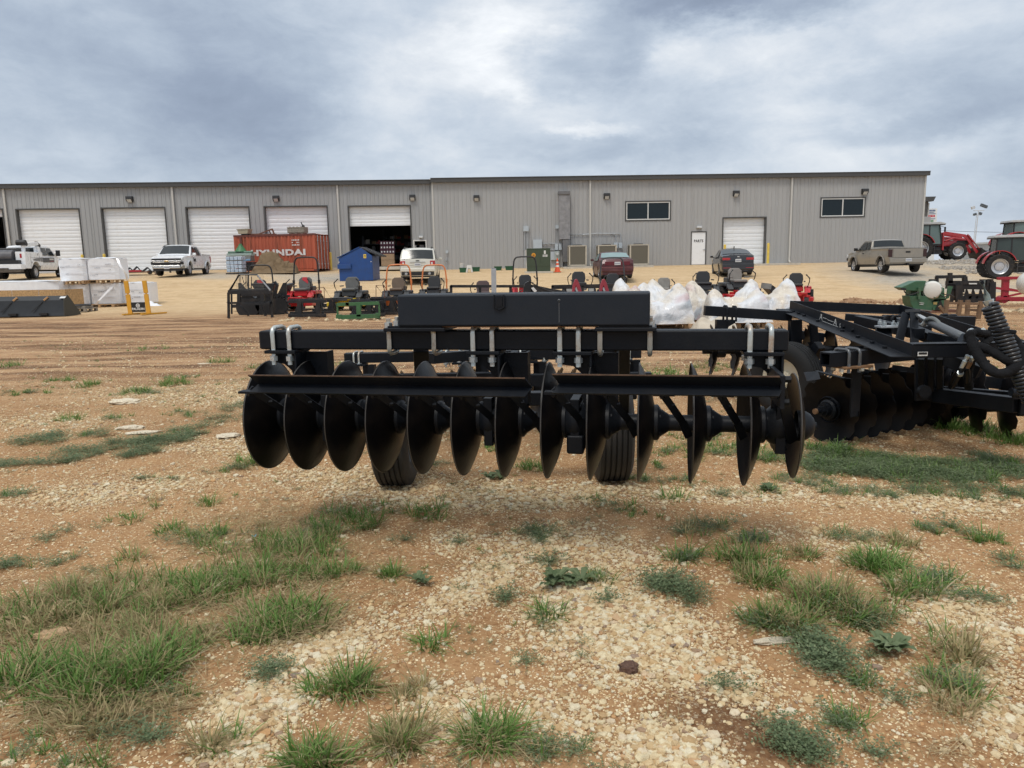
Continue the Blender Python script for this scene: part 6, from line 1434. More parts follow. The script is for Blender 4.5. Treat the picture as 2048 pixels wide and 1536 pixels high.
def ribbon(pts, w, label, Y=34.0):
    b = MB(); V = []
    for i, (x, y, dy) in enumerate(pts): p = P(x, y, Y+dy); V += [p+Vector((-w/2, 0, .02*math.sin(i*2))), p+Vector((w/2, .03*math.sin(i*1.7), 0))]
    b.add(V, [(2*i, 2*i+1, 2*i+3, 2*i+2) for i in range(len(pts)-1)]); o = b.build('film_strip', M_WRAP); tag(o, label, 'plastic film')
ribbon([(234, 517, 0), (237, 524, -.1), (241, 532, -.2), (247, 540, -.25), (252, 549, -.2), (254, 558, -.1), (255, 561, 0)], .10, 'torn tail of white film blowing off the upper right wrapped pallet')
ribbon([(228, 567, -.1), (220, 578, -.15), (208, 590, -.2), (198, 601, -.2), (192, 610, -.1)], .12, 'loose diagonal strip of white film across the middle lower wrapped pallet')
drape('film_scraps', 'crumpled white film on the dirt at the foot of the right wrapped pallet', 'plastic film', P(305, 612, 34.2).x, 34.2, .7, .6, [(-.1, 0, .22, .2), (.15, 0, .12, .15)], M_WRAP, amp=.03)
# boarded crate and black bucket
M_OSB = mat('strand_board', (.42, .27, .13), .85, 0, .4, 16)
a = P(-30, 590, 31.5); c = P(131.5, 590, 31.5); zt = P(60, 580, 31.5).z; gz = ground_z(-18, 31.5); t = thing('board_crate', 'strand board crate wall behind the black loader bucket', 'crate', (a.x, 31.5, gz))
w = c.x-a.x
for i in range(3): b = MB(); b.bb(i*w/3+.01, (i+1)*w/3-.01, 0, .02, 0, zt-gz); b.build('board', M_OSB, t)
b = MB(); b.bb(w-.03, w, .02, 1.3, 0, zt-gz); b.build('board', M_OSB, t)
for x in (.02, w-.06): b = MB(); b.bb(x, x+.05, .02, .1, 0, zt-gz-.02); b.build('post', M_WOOD, t)
b = MB(); b.bb(0, w, .02, .1, 0, .1); b.build('base_rail', M_WOOD, t)
M_BKT = mat('bucket_black', (.022, .025, .028), .4, 0, .15)
a = P(-40, 610, 27.6); c = P(131, 610, 27.6); t = thing('loader_bucket', 'long black loader bucket lying on the dirt at the left edge', 'bucket', (a.x, 27.6, 0)); w = c.x-a.x
sec = [(0, .02), (.05, .16), (.10, .60), (.28, .76), (.34, .74), (.85, .10), (.95, .02)]
b = MB(); b.prism([(0, y-.15, z) for y, z in sec], (w, 0, 0)); b.build('shell', M_BKT, t, bevel=.01)
b = MB(); b.prism([(w, -.18, .0), (w, -.10, .62), (w, .16, .78), (w, .34, .62), (w+.10, .75, .02)], (.025, 0, 0)); b.build('side_plate', mat('bucket_side', (.045, .045, .035), .5), t)
for px in (20, 82):
    q = P(px, 590, 27.4).x-a.x; b = MB(); b.beam((q, -.08, .60), (q+.10, .03, .72), .07, .05); b.build('hook', mat('hook_tan', (.5, .28, .12), .5), t); b = MB(); b.bb(q-.15, q+.15, -.22, -.14, .06, .14); b.build('wear_pad', M_BLK, t)
    b = MB(); b.beam((q-.45, -.16, .18), (q-.05, -.07, .55), .02, .02); b.build('weld_rib', M_BKT, t)
q = P(113, 589, 27.4).x-a.x; b = MB(); b.prism([(q, -.06, .665), (q+.2, -.06, .665), (q+.2, .05, .725), (q, .05, .725)], (0, -.004, .004)); b.build('sticker', M_WFRAME, t)
# round heap of pallets with hoses
g = P(165, 612, 31.0); t = thing('flat_pallets', 'low grey pallets with coiled black hose before the wrapped pallets', 'pallets', (g.x, 30.6, ground_z(g.x, 31)))
pallet(t, 1.2, .9, M_WOODG); 
for i in range(3): b = MB(); b.lathe([(.22+.05*i, .17+.03*i), (.27+.05*i, .20+.03*i), (.22+.05*i, .24+.03*i)], (-.3+i*.25, .0, 0), (0, 0, 1), 18, True); b.build('hose_coil', M_BLACKP, t)
b = MB(); b.bb(.05, .5, -.3, .3, .16, .24); b.build('wood_block', M_WOODG, t)
# yellow fork stand with PALADIN plate
M_FORK = mat('fork_yellow', (.62, .31, .025), .45, 0, .07)
a = P(256, 590, 27.8); c = P(290, 590, 27.8); t = thing('fork_stand', 'yellow pallet fork frame lettered PALADIN standing before the wrapped pallets', 'pallet forks', (a.x, 27.8, 0)); w = c.x-a.x+.05; zt = P(252, 562, 27.8).z
for x in (0, w): 
    b = MB(); b.beam((x+.03, 0, .03), (x-.03, .05, zt*.60), .16, .06); b.beam((x-.03, .05, zt*.635), (x-.06, .06, zt), .16, .06); b.beam((x-.02, .05, zt*.58), (x-.04, .06, zt*.66), .06, .05); b.build('fork_shank', M_FORK, t, bevel=.006)
    b = MB(); b.beam((x+.42, .55, .03), (x-.12, -.28, .03), .13, .05); b.build('fork_tine', M_FORK, t)
b = MB(); b.bb(.09, w-.09, -.02, .02, .10, .46); q = b.build('name_plate', M_BLK, t)
text_obj('lettering', 'PALADIN', .115, M_WFRAME, q, (w/2, -.024, .21), (R(90), 0, 0), (1.0, 1), 1.0, .002, .004)
b = MB(); b.lathe([(.045, 0), (.075, 0), (.075, .004), (.045, .004)], (w/2, -.024, .34), (0, -1, 0), 14); b.bb(w/2-.02, w/2+.03, -.028, -.022, .32, .36); b.build('emblem', M_WFRAME, q)
# trailer bits between pallets and white truck
g = hub(292, 51.5); t = thing('flat_trailer', 'low black and red implement lying before the second roll up door', 'implement', (g.x, 50.5, g.z))
b = MB(); b.bb(-.9, .9, -.5, .5, .12, .2); b.build('deck', M_RUST, t); b = MB(); b.bb(-.5, .4, -.55, -.4, .18, .30); b.build('red_rail', M_TRED, t)
for x, z in ((-.7, .35), (-.2, .42), (.5, .35)): b = MB(); b.beam((x-.25, 0, .2), (x+.1, 0, z+.1), .08, .1); b.beam((x+.1, 0, z+.1), (x+.3, .1, .2), .07, .07); b.build('arm', M_BLK, t)
for x in (-.95, .9): b = MB(); b.cyl((x, -.45, .14), (x, -.3, .14), .14, n=12); b.build('wheel', M_TYRE, t)
g = hub(313.5, 50.5); t = thing('tan_cabinet', 'narrow tan cabinet left of the white pickup', 'cabinet', (g.x, 50.5, g.z)); b = MB(); b.prism([(-.17, 0, 0), (.17, 0, 0), (.17, 0, 1.12), (-.17, 0, 1.0)], (0, .5, 0)); b.build('body', mat('cabinet_tan', (.27, .21, .16), .7), t); b = MB(); b.bb(-.19, .19, -.01, .51, -.0, .06); b.build('base', M_RUST, t)
g = hub(338, 53.2); t = thing('dark_fan', 'dark round fan housing behind the white pickup cab', 'fan', (g.x, 53.2, g.z)); b = MB(); b.cyl((0, 0, 1.55), (0, .3, 1.55), .42, n=22); b.build('housing', M_BLACKP, t, bevel=.02); b = MB(); b.bb(-.05, .05, .1, .2, 0, 1.2); b.build('stand', M_BLACKP, t)
# ------------------------------------------------------------------ zero turn mowers
M_MRED = mat('mower_red', (.46, .018, .022), .32, 0, .06, coat=.3); M_MYEL = mat('mower_yellow', (.62, .44, .03), .4); M_MORG = mat('mower_orange', (.66, .20, .055), .4)
M_SEATG = mat('seat_grey', (.10, .10, .095), .6); M_SEATB = mat('seat_brown', (.13, .09, .06), .65); M_SEATK = mat('seat_black', (.018, .018, .02), .5); M_MGREY = mat('mower_charcoal', (.05, .052, .055), .5)
def mower(label, deck, body, seat, rops=None, rops_h=1.85, levers=M_BLK, accent=None, bag=False, headrest=False, flat=False):
    """local +x is forward"""
    t = thing('zero_turn_mower', label, 'mower', group='mowers parked across the yard')
    for s in (1, -1):
        ag = ag_wheel(t, -.45, s*.50, .29, .28, s, 14, M_RIMD if flat else M_RIM, .5)
        b = MB(); b.lathe([(.07, -.07), (.15, -.08), (.165, 0), (.15, .08), (.07, .07)], (.85, s*.36, .165), (0, 1, 0), 16, True); c = b.build('caster_wheel', M_TYRE, t)
        b = MB(); b.beam((.85, s*.27, .36), (.85, s*.27, .16), .03, .06); b.beam((.85, s*.45, .36), (.85, s*.45, .16), .03, .06); b.box((.85, s*.36, .37), (.08, .22, .03)); b.cyl((.85, s*.36, .37), (.85, s*.36, .50), .03); b.build('caster_fork', body, t)
        b = MB(); b.bb(-.78, -.05, s*.30, s*.56, .56, .70) ; b.prism([(-.05, s*.30, .46), (.25, s*.30, .46), (-.02, s*.30, .66)], (0, s*.22, 0)); b.build('fender', body, t, bevel=.04)
        p = [(.05, s*.40, .66), (.12, s*.46, .86), (.16, s*.47, 1.0), (.10, s*.34, 1.14)]; b = MB(); b.tube(p, .018, 6); b.build('steering_lever', levers, t); b = MB(); b.tube([p[2], p[3]], .026, 6); b.build('lever_grip', M_BLK, t)
        b = MB(); b.bb(-.40, -.02, s*.27, s*.33, .86, .90); b.build('armrest', seat, t, bevel=.01)
    b = MB(); b.bb(-.85, .92, -.20, .20, .38, .48); b.bb(.70, .92, -.36, .36, .44, .50); b.build('chassis', body, t, bevel=.01); b = MB(); b.bb(.20, .74, -.34, .34, .38, .44); b.prism([(.74, -.36, .30), (.90, -.36, .42), (.90, .36, .42), (.74, .36, .30)], (0, 0, .06)); b.build('foot_plate', deck, t, bevel=.01)
    b = MB(); b.prism([(-.10, -.62, .16), (.18, -.76, .16), (.55, -.66, .16), (.72, -.25, .16), (.72, .25, .16), (.55, .62, .16), (.18, .66, .16), (-.10, .62, .16)], (0, 0, .15)); b.build('deck', deck, t, bevel=.03)
    b = MB(); b.bb(.15, .45, -.9, -.66, .14, .26); b.build('discharge_chute', M_BLK, t)
    for y in (-.4, 0, .4): b = MB(); b.cyl((.30, y, .31), (.30, y, .38), .11, n=14); b.build('deck_pulley_cover', accent or deck, t)
    b = MB(); b.bb(-.62, -.02, -.26, .26, .50, .70); b.build('seat_base', accent or body, t, bevel=.03)
    b = MB(); b.bb(-.50, .04, -.25, .25, .70, .80); b.build('seat_cushion', seat, t, bevel=.04, seg=3)
    V = [(0, -.22, .76), (0, .22, .76), (0, .26, .95), (0, .24, 1.12), (0, .15, 1.20), (0, -.15, 1.20), (0, -.24, 1.12), (0, -.26, .95)]
    b = MB(); b.prism([(-.46-(z-.76)*.2, y, z) for _, y, z in V], (-.10, 0, 0)); sb_ = b.build('seat_back', seat, t, bevel=.03, seg=3)
    if accent: b = MB(); b.prism([(-.445-(z-.76)*.2, y*.5, z) for _, y, z in V[2:7]], (-.02, 0, 0)); b.build('seat_panel', accent, sb_)
    b = MB(); b.bb(-1.05, -.62, -.24, .24, .48, .86); b.build('engine', M_TGREY, t, bevel=.03); b = MB(); b.cyl((-.84, 0, .86), (-.84, 0, .94), .17, n=16); b.build('air_cleaner', M_BLK, t)
    if rops:
        h = rops_h; b = MB(); pts = [(-.62, -.50, .55), (-.66, -.50, 1.0), (-.72, -.46, h-.22), (-.73, -.40, h-.06), (-.73, -.28, h), (-.73, .28, h), (-.73, .40, h-.06), (-.72, .46, h-.22), (-.66, .50, 1.0), (-.62, .50, .55)]
        b.tube(pts, .030, 8, smoothpath=1); b.build('roll_bar', rops, t)
        for s in (1, -1): b = MB(); b.box((-.665, s*.50, 1.02), (.09, .07, .14)); b.build('roll_bar_hinge', rops, t)
    if bag: b = MB(); b.prism([(-.5, -.95, .35), (.1, -.90, .35), (.1, -.66, .95), (-.5, -.62, 1.0)], (0, .22, 0)); b.build('grass_chute', M_MGREY, t, bevel=.06)
    return t
def mput(t, px, Y, head, dz=0.0, s=1.0):
    g = hub(px, Y, .6); t.location = (g.x, Y, ground_z(g.x, Y)+dz); t.rotation_euler = (0, 0, R(90-head)); t.scale = (s,)*3; return t
K = M_BLK
mput(mower('red mower with black roll bar behind the mesh cage, leftmost mower', M_MRED, M_MGREY, M_SEATK, K, 1.78, accent=M_MRED), 514, 29.6, 176)
mput(mower('bright red mower with tall black roll bar and a black chute, fully in view', M_MRED, M_MRED, M_SEATG, K, 1.95, accent=M_MRED, bag=True), 601, 29.3, 186, s=1.05)
mput(mower('charcoal mower with yellow deck and no roll bar, behind the green frame', M_MYEL, M_MGREY, M_SEATG, None), 697, 28.4, 184, s=1.04)
mput(mower('orange mower with brown seat and orange roll bar, left of the pair', M_MORG, M_MGREY, M_SEATB, M_MORG, 1.70), 792, 29.0, 182)
mput(mower('orange mower with black seat and orange roll bar, right of the pair', M_MORG, M_MGREY, M_SEATK, M_MORG, 1.66), 866, 29.8, 180)
mput(mower('grey seated mower low behind the big harrow beam, near the grey post', M_MRED, M_GREY, mat('seat_maroon_grey', (.08, .05, .05), .6), None), 966, 28.0, 178, -.18)
mput(mower('mower with dark blue black roll bar in front of the green transformer', M_MRED, M_MRED, M_SEATK, K, 1.93), 1051, 30.0, 180)
mput(mower('black seated mower without roll bar between the cone and the maroon sedan', M_MRED, M_GREY, M_SEATK, None), 1160, 29.4, 180, .05, 1.05)
mput(mower('mower with grey roll bar directly in front of the maroon sedan', M_MRED, M_MGREY, M_SEATK, mat('rops_charcoal', (.05, .052, .056), .5), 1.84), 1229, 30.0, 180)
mput(mower('white and red mower mostly hidden behind the left wrapped bundle', M_MRED, M_WFRAME, M_GREY, None), 1326, 28.8, 195, -.12, .95)
mput(mower('dark mower with high black seat back seen between the wrapped bundles', M_MRED, M_MGREY, M_SEATK, None), 1410, 28.4, 186, .02, 1.02)
mput(mower('dark mower with grey seat in front of the black sedan', M_MRED, M_MGREY, mat('seat_light_grey', (.22, .20, .18), .6), None), 1481, 28.6, 175, .05, 1.08)
mput(mower('red mower with black armrests at the right end behind the wrapped bundles', M_MRED, M_MRED, M_SEATK, None), 1592, 27.0, 200, -.02, .95)

# ------------------------------------------------------------------ implements laid out in rows; traced at their own distance, real thickness
M_IMP = mat('implement_black', (.010, .011, .013), .42, 0, .15, dirt=(.12, .08, .05), damt=.25)
M_IGRN = mat('implement_green', (.045, .135, .05), .5, 0, .1, dirt=(.15, .12, .07), damt=.25); M_IRED = mat('implement_red', (.33, .018, .035), .4, 0, .1)
class Imp:
    def __init__(s, name, label, cat, px, Y, group=None):
        s.Y = Y; p = P(px, 600, Y); s.t = thing(name, label, cat, (p.x, Y, ground_z(p.x, Y)), 0, group); s.o = Vector(s.t.location)
    def p(s, x, y, dy=0): return P(x, y, s.Y+dy)-s.o
    def bars(s, part, m, segs, w=.08, h=None, bevel=0):
        for q in segs:
            a, c = q[0], q[1]; ww = q[2] if len(q) > 2 else w
            b = MB(); b.beam(s.p(*a), s.p(*c), ww, h or ww); b.build(part, m, s.t, bevel=bevel)
    def tubes(s, part, m, paths, r=.02, sm=0):
        for q in paths: b = MB(); b.tube([s.p(*a) for a in q], r, 6, smoothpath=sm); b.build(part, m, s.t)
    def plate(s, part, m, pts, th=.03, bevel=0):
        b = MB(); b.prism([s.p(*a) for a in pts], (0, th, 0)); return b.build(part, m, s.t, bevel=bevel)
    def disc(s, part, m, c, r, th=.03, ax=(0, 1, 0), n=22):
        q = s.p(*c); b = MB(); b.cyl(q, q+Vector(ax).normalized()*th, r, n=n); return b.build(part, m, s.t)
i = Imp('mesh_cage_rack', 'tall black pipe rack with a mesh hood, leftmost implement before the mowers', 'rack', 500, 24.7)
i.bars('leg', M_IMP, [((457, 585), (457.5, 636.5)), ((543, 585), (544.5, 636))], .07); i.bars('leg', M_IMP, [((463, 583, 1.0), (463.5, 628, 1.0)), ((538, 583, 1), (538.5, 626, 1))], .05)
i.bars('top_pipe', M_IMP, [((457, 584.5), (543, 583.5)), ((461, 582, 1), (540, 581, 1))], .13); i.bars('cross_rail', M_IMP, [((457, 606), (544, 605)), ((482, 609, -.1), (540, 607, -.1))], .07)
i.bars('upright', M_IMP, [((478, 586), (478, 606)), ((525, 586), (526, 606), .12)], .1)
i.tubes('hood_frame', M_IMP, [[(458, 582), (478, 549.5), (514, 549.5), (542, 582)], [(461, 580, 1), (479, 549, 1), (513, 549, 1), (540, 579, 1)]], .028)
i.tubes('mesh_wire', M_GREY, [[(x, 550, .0), (x, 582, .0)] for x in range(474, 528, 4)], .006); i.tubes('mesh_wire', M_GREY, [[(470-k*2, 560+k*6), (524+k*3, 560+k*6)] for k in range(4)], .005)
i.bars('bright_edge', M_GALV, [((514.5, 550, -.05), (541, 581, -.05))], .035); i.plate('pin', M_IMP, [(452, 605), (458, 603), (458, 608)], .05)
i = Imp('trencher', 'black trencher with toothed wheel and folded side plates behind the mesh rack', 'trencher', 520, 26.6)
i.plate('side_plate', M_IMP, [(476, 566), (482, 566), (492, 579), (492, 584), (477, 584)], .05); i.plate('side_plate', M_IMP, [(566, 566), (573, 565), (573, 592), (553, 592)], .05)
i.plate('hood_panel', M_IMP, [(501, 567), (549, 567), (545, 583), (512, 583)], .5); i.plate('arm', M_IMP, [(550, 562), (556, 570), (551, 592), (544, 592), (551, 572), (547, 564)], .12)
i.disc('drum', M_IMP, (495, 614), .42, .9); i.disc('drum', M_IMP, (533, 608), .42, .5)
w = i.disc('toothed_wheel', M_IMP, (558, 612, -.3), .32, .12)
for k in range(16): a = 6.283*k/16; q = i.p(558, 612, -.3)+Vector((math.cos(a)*.34, .06, math.sin(a)*.34)); b = MB(); b.box(q, (.09, .12, .06), Matrix.Rotation(-a, 3, 'Y')); b.build('tooth', M_IMP, w)
i.bars('frame_bar', M_IMP, [((478, 600), (575, 598), .1), ((560, 592), (580, 592), .08), ((540, 585), (575, 597), .1), ((480, 590), (545, 590), .1)]); i.plate('skid', M_IMP, [(482, 612, -1.0), (500, 634, -1.0), (497, 634, -1.0), (477, 612, -1.0)], .06); i.plate('skid', M_IMP, [(522, 612, -1.0), (534, 634, -1.0), (529, 634, -1.0), (521, 616, -1.0)], .06); i.bars('ground_bar', M_IMP, [((487, 634.5, -1.1), (531, 634, -1.1)), ((518, 629), (556, 628), .08)], .05)
i.tubes('chain', M_BLK, [[(480, 551), (480, 566)], [(484, 553), (488, 566)], [(503, 553), (503, 575)], [(492, 549), (492, 584)]], .012)
def skid_frame(label, x0, x1, yt, yb, Y, m, guard=True, posts=(.3, .7), name='skid_frame', dz=1.1, gx=None, group='skid steer attachment frames in the front row'):
    i = Imp(name, label, 'attachment frame', (x0+x1)/2, Y, group); w = x1-x0
    i.bars('top_rail', m, [((x0, yt), (x1, yt-.5)), ((x0+2, yt-2.5, .8), (x1-2, yt-3, .8))], .10); i.bars('base_rail', m, [((x0, yb, -.1), (x1, yb-.6, -.1), .09), ((x0+3, yb-5, .7), (x1-4, yb-5.5, .7), .09)])
    for f in posts: i.bars('post', m, [((x0+w*f, yt), (x0+w*f+.5, yb), .14)], .14); i.bars('brace', m, [((x0+w*f+2, yt+2), (x0+w*f+9, yb-10), .06), ((x0+w*f, yt+1), (x0+w*f-8, yb-8), .06)], .06)
    i.bars('tine', m, [((x0+4, yb-1, -.1), (x0+4, yb-1, 1.2)), ((x1-4, yb-1, -.1), (x1-4, yb-1, 1.2))], .12, .05)
    if guard:
        gx = gx or x1-30
        i.tubes('guard_rod', M_RUST, [[(gx, yt), (gx, yt-28)], [(gx, yt-28), (gx+16, yt-28.5)], [(gx+16, yt-28), (gx+34, yt)], [(gx, yt-28), (gx+22, yt)], [(gx+16, yt-28), (gx+17, yt-2)]], .012)
    return i
skid_frame('black pallet fork frame with thin wire guard, before the bright red mower', 577, 652, 603, 631, 24.6, M_IMP, True, (.30, .80), gx=632)
skid_frame('black pallet fork frame between the red mower and the green frame', 622, 676, 601.5, 625, 26.5, M_IMP, False, (.35, .78))
i = Imp('green_carrier_frame', 'green square tube carrier frame standing in the front row of implements', 'attachment frame', 715, 23.0)
i.bars('top_rail', M_IGRN, [((674, 609), (758, 606), .10)]); i.bars('base_rail', M_IGRN, [((676, 634.5), (759, 632), .13)]); i.bars('post', M_IGRN, [((717.5, 608), (718, 633), .13), ((674.5, 608), (676, 637), .05), ((758, 607), (759.5, 634), .05)]); i.bars('tab', M_IGRN, [((678, 629), (678, 637), .16), ((756, 626), (756, 632), .14), ((695, 605), (695, 611), .1)])
i.plate('brace', M_IGRN, [(719, 610), (727, 609), (719, 618)], .05); i.bars('tine', M_IGRN, [((678, 635, 0), (678, 636, 1.0)), ((757, 633, 0), (757, 634, 1))], .1)
skid_frame('black attachment frame with wire guard right of the green frame', 740, 795, 599, 627, 25.2, M_IMP, True, (.45, .8), gx=752)
skid_frame('low black attachment frame directly behind the green frame', 700, 770, 603.5, 629, 24.4, M_IMP, False, (.2, .55, .8))
skid_frame('black attachment frame under the orange mowers, half behind the harrow beam', 768, 830, 598, 624, 26.2, M_IMP, False, (.3, .6))
i = Imp('blade_frame', 'long black rectangular frame showing above the harrow beam, left one', 'attachment frame', 970, 25.0)
i.bars('rail', M_IMP, [((901, 572.5), (1050, 572.5)), ((903, 600, .2), (1050, 600, .2))], .09); i.bars('post', M_IMP, [((902, 571), (902.5, 612)), ((1021, 573), (1021, 612)), ((960, 573, .5), (960, 612, .5))], .09); i.bars('foot', M_IMP, [((902, 618.5, -.3), (902, 618, .9)), ((1021, 616, -.3), (1021, 615.5, .9))], .08)
i = Imp('blade_frame', 'long black rectangular frame showing above the harrow beam, right one before the sedan', 'attachment frame', 1170, 25.0)
i.bars('rail', M_IMP, [((1104, 572.5), (1250, 569.5)), ((1106, 576, .8), (1240, 573, .8)), ((1104, 600, .2), (1245, 598, .2))], .08); i.bars('post', M_IMP, [((1105, 571), (1105, 612)), ((1165, 572), (1165, 610)), ((1245, 568), (1245, 608))], .08); i.bars('foot', M_IMP, [((1105, 617, -.3), (1105, 616.5, .9)), ((1245, 613, -.3), (1245, 612.5, .9))], .08)
i = Imp('auger_boom', 'black boom with a white label pointing right, above the middle of the harrow beam', 'auger', 1060, 22.0)
i.plate('housing', M_IMP, [(1050, 566), (1058, 562), (1062, 566), (1068, 600), (1045, 600), (1047, 575)], .3, .01); i.plate('boom', M_IMP, [(1062, 569), (1100, 577), (1130, 582), (1135, 590), (1062, 590)], .2); i.plate('label', M_WFRAME, [(1062, 576, -.05), (1067, 574, -.05), (1074, 582, -.05), (1069, 585, -.05)], .01); i.plate('red_cap', M_IRED, [(1029, 576), (1035, 575), (1036, 600), (1029, 600)], .2); i.tubes('hose', M_BLK, [[(1058, 562), (1070, 570), (1090, 580), (1110, 584)], [(1045, 580), (1038, 583), (1034, 600)]], .02, 2); i.bars('leg', M_IMP, [((1056, 598), (1056, 632), .2), ((1120, 588), (1120, 630), .1)])
for px, lb in ((1152, 'left one of two red curved loader lift arms showing above the harrow beam'), (1207, 'right one of two red curved loader lift arms showing above the harrow beam')):
    i = Imp('lift_arm', lb, 'lift arm', px, 20.5, 'red curved lift arms')
    i.plate('arm', mat('faded_arm_red', (.30, .035, .05), .5), [(px-10, 600), (px-6, 570), (px-2, 559), (px+2, 558), (px+6, 565), (px+12, 584), (px+12, 630), (px+6, 630), (px+5, 584), (px, 571), (px-3, 584), (px-4, 600)], .14, .01); i.bars('cylinder', M_GALV, [((px-1, 575, .05), (px+6, 590, .05), .06)]); i.bars('inner_bar', M_IMP, [((px-7, 582, .2), (px+10, 582, .2), .1)])
    i.bars('foot', M_IMP, [((px+9, 632, -.2), (px+9, 631, .8), .1)])
g = P(987, 586, 11.5); t = thing('steel_post', 'upright grey galvanised square steel post behind the harrow beam', 'post', (g.x, 11.5, ground_z(g.x, 11.5))); zt = P(987.5, 537, 11.5).z
b = MB(); b.beam((0, 0, -.1), (.01, 0, zt-t.location.z), .075, .075, up=(0, 1, 0)); b.build('post', M_GALV, t, bevel=.004); b = MB(); b.box((.01, 0, zt-t.location.z+.004), (.06, .06, .008)); b.build('cap', M_TGREY, t)

# ---- wrapped bundles on pallets (right of the harrow beam)
def bundle_mat(name, tintpos=.5):
    m = bpy.data.materials.new(name); m.use_nodes = True; t = NT(m.node_tree); b = t.n['Principled BSDF']; tc = t.node('ShaderNodeTexCoord').outputs['Object']
    n = t.noise(tc, 1.3, 3, .5, .4)[0]; c = t.mix(t.rng(n, .44, .56), (.66, .60, .51), (.68, .70, .73))
    sp = t.node('ShaderNodeSeparateColor'); t.l.new(t.noise(tc, 1.15, 2, .5, .6)[1], sp.inputs[0])
    c = t.mix(t.rng(sp.outputs[0], .57, .62, 0, .75), c, (.25, .28, .31)); c = t.mix(t.rng(sp.outputs[2], .58, .64, 0, .6), c, (.48, .30, .30))
    t.l.new(c, b.inputs['Base Color']); b.inputs['Roughness'].default_value = .42; b.inputs['Coat Weight'].default_value = .15
    cr = t.noise(t.vmath('MULTIPLY', tc, (1, 1, .3)), 6, 3, .5, 1.2)[0]; rid = t.math('ABSOLUTE', t.math('SUBTRACT', cr, .5)); c2 = t.noise(t.vmath('MULTIPLY', tc, (.5, 1, 1)), 17, 3, .55, 1.0)[0]; r2 = t.math('ABSOLUTE', t.math('SUBTRACT', c2, .5))
    bn = t.node('ShaderNodeBump'); bn.inputs['Strength'].default_value = .55; bn.inputs['Distance'].default_value = .10; t.l.new(t.math('ADD', rid, t.math('MULTIPLY', r2, .45)), bn.inputs['Height']); t.l.new(bn.outputs[0], b.inputs['Normal'])
    return m
M_BUN = bundle_mat('cloudy_film')
def bundle(label, px0, px1, pyb, Y, d, peaks, seed, rz=0.0, pal=True, basey=.16, amp=.03):
    a = P(px0, 640, Y); c = P(px1, 640, Y); w = c.x-a.x; X = (a.x+c.x)/2; pk = []
    for px, py, yy, r in peaks:
        q = P(px, py, Y+yy); pk.append((q.x-X, yy-d/2, q.z-ground_z(X, Y)-basey))
    rd = [(p, p, 0, 2.6) for p in pk]; o = sorted(pk)
    for p, q in zip(o[:-1], o[1:]):
        L = math.hypot(p[0]-q[0], p[1]-q[1]); rd.append((p, q, .05+.20*L, 1.1))
    for k, p in enumerate(pk):
        for sx in (-1, 1):
            e = (sx*(w/2-.12), (-1 if k % 2 else 1)*(d/2-.15), .42); L = math.hypot(p[0]-e[0], p[1]-e[1])
            if L < w*.8: rd.append((p, e, .12*L, 1.3))
        rd.append((p, (p[0]+.15*(-1)**k, -d/2+.12, .45), .10, 1.4))
    t = drape('wrapped_bundle', label, 'wrapped bundle', X, Y+d/2, w+.1, d+.1, [], M_BUN, rz, amp=amp, seed=seed, lift=basey, res=.016, body=.46, wr=8, group='implements wrapped in white film on pallets', ridges=rd)
    if pal: pallet(t, round(w-.15, 2), round(d-.2, 2), M_WOOD, -basey)
    return t
bundle('wrapped bundle nearest the harrow beam end, broad with low peaks at its right', 1232, 1386, 655, 17.2, 1.6, [(1243, 552, 1.0, .22), (1288, 560, 1.1, .25), (1306, 553, 1.2, .2), (1358, 562, .5, .32), (1270, 566, .4, .25), (1374, 600, .5, .3)], 11)
bundle('narrow wrapped bundle with one sharp peak between the two large ones', 1374, 1424, 640, 19.6, 1.3, [(1385, 558, .5, .20), (1379, 572, .3, .22), (1408, 590, .5, .22)], 12)
bundle('large wrapped bundle with a dark gap in its film and the highest peak', 1420, 1542, 652, 17.4, 1.6, [(1430, 572, .4, .25), (1505, 552, .8, .30), (1513, 572, .3, .35), (1470, 588, .6, .3), (1535, 600, .5, .3)], 13)
bundle('pinkish wrapped bundle at the right with a tall upright white peak', 1536, 1606, 625, 19.8, 1.3, [(1575, 552, .6, .17), (1570, 565, .5, .26), (1592, 590, .5, .25), (1545, 598, .5, .3)], 14)
g = P(1428, 640, 16.9); drape('white_sack', 'beige folded sack lying on the ground under the far harrow beam', 'sack', g.x, 16.9, 1.0, .7, [(-.25, 0, .30, .4), (.2, 0, .34, .4)], mat('sack_beige', (.52, .46, .37), .8), amp=.03, seed=21)
i = Imp('black_box_tool', 'black angular hopper tool leaning behind the pinkish wrapped bundle', 'hopper', 1555, 21.5)
i.plate('panel', M_IMP, [(1537, 578), (1545, 570), (1566, 586), (1566, 640), (1548, 640), (1548, 590)], .5, .01); i.bars('roller', M_GREY, [((1524, 571), (1541, 573), .16)])
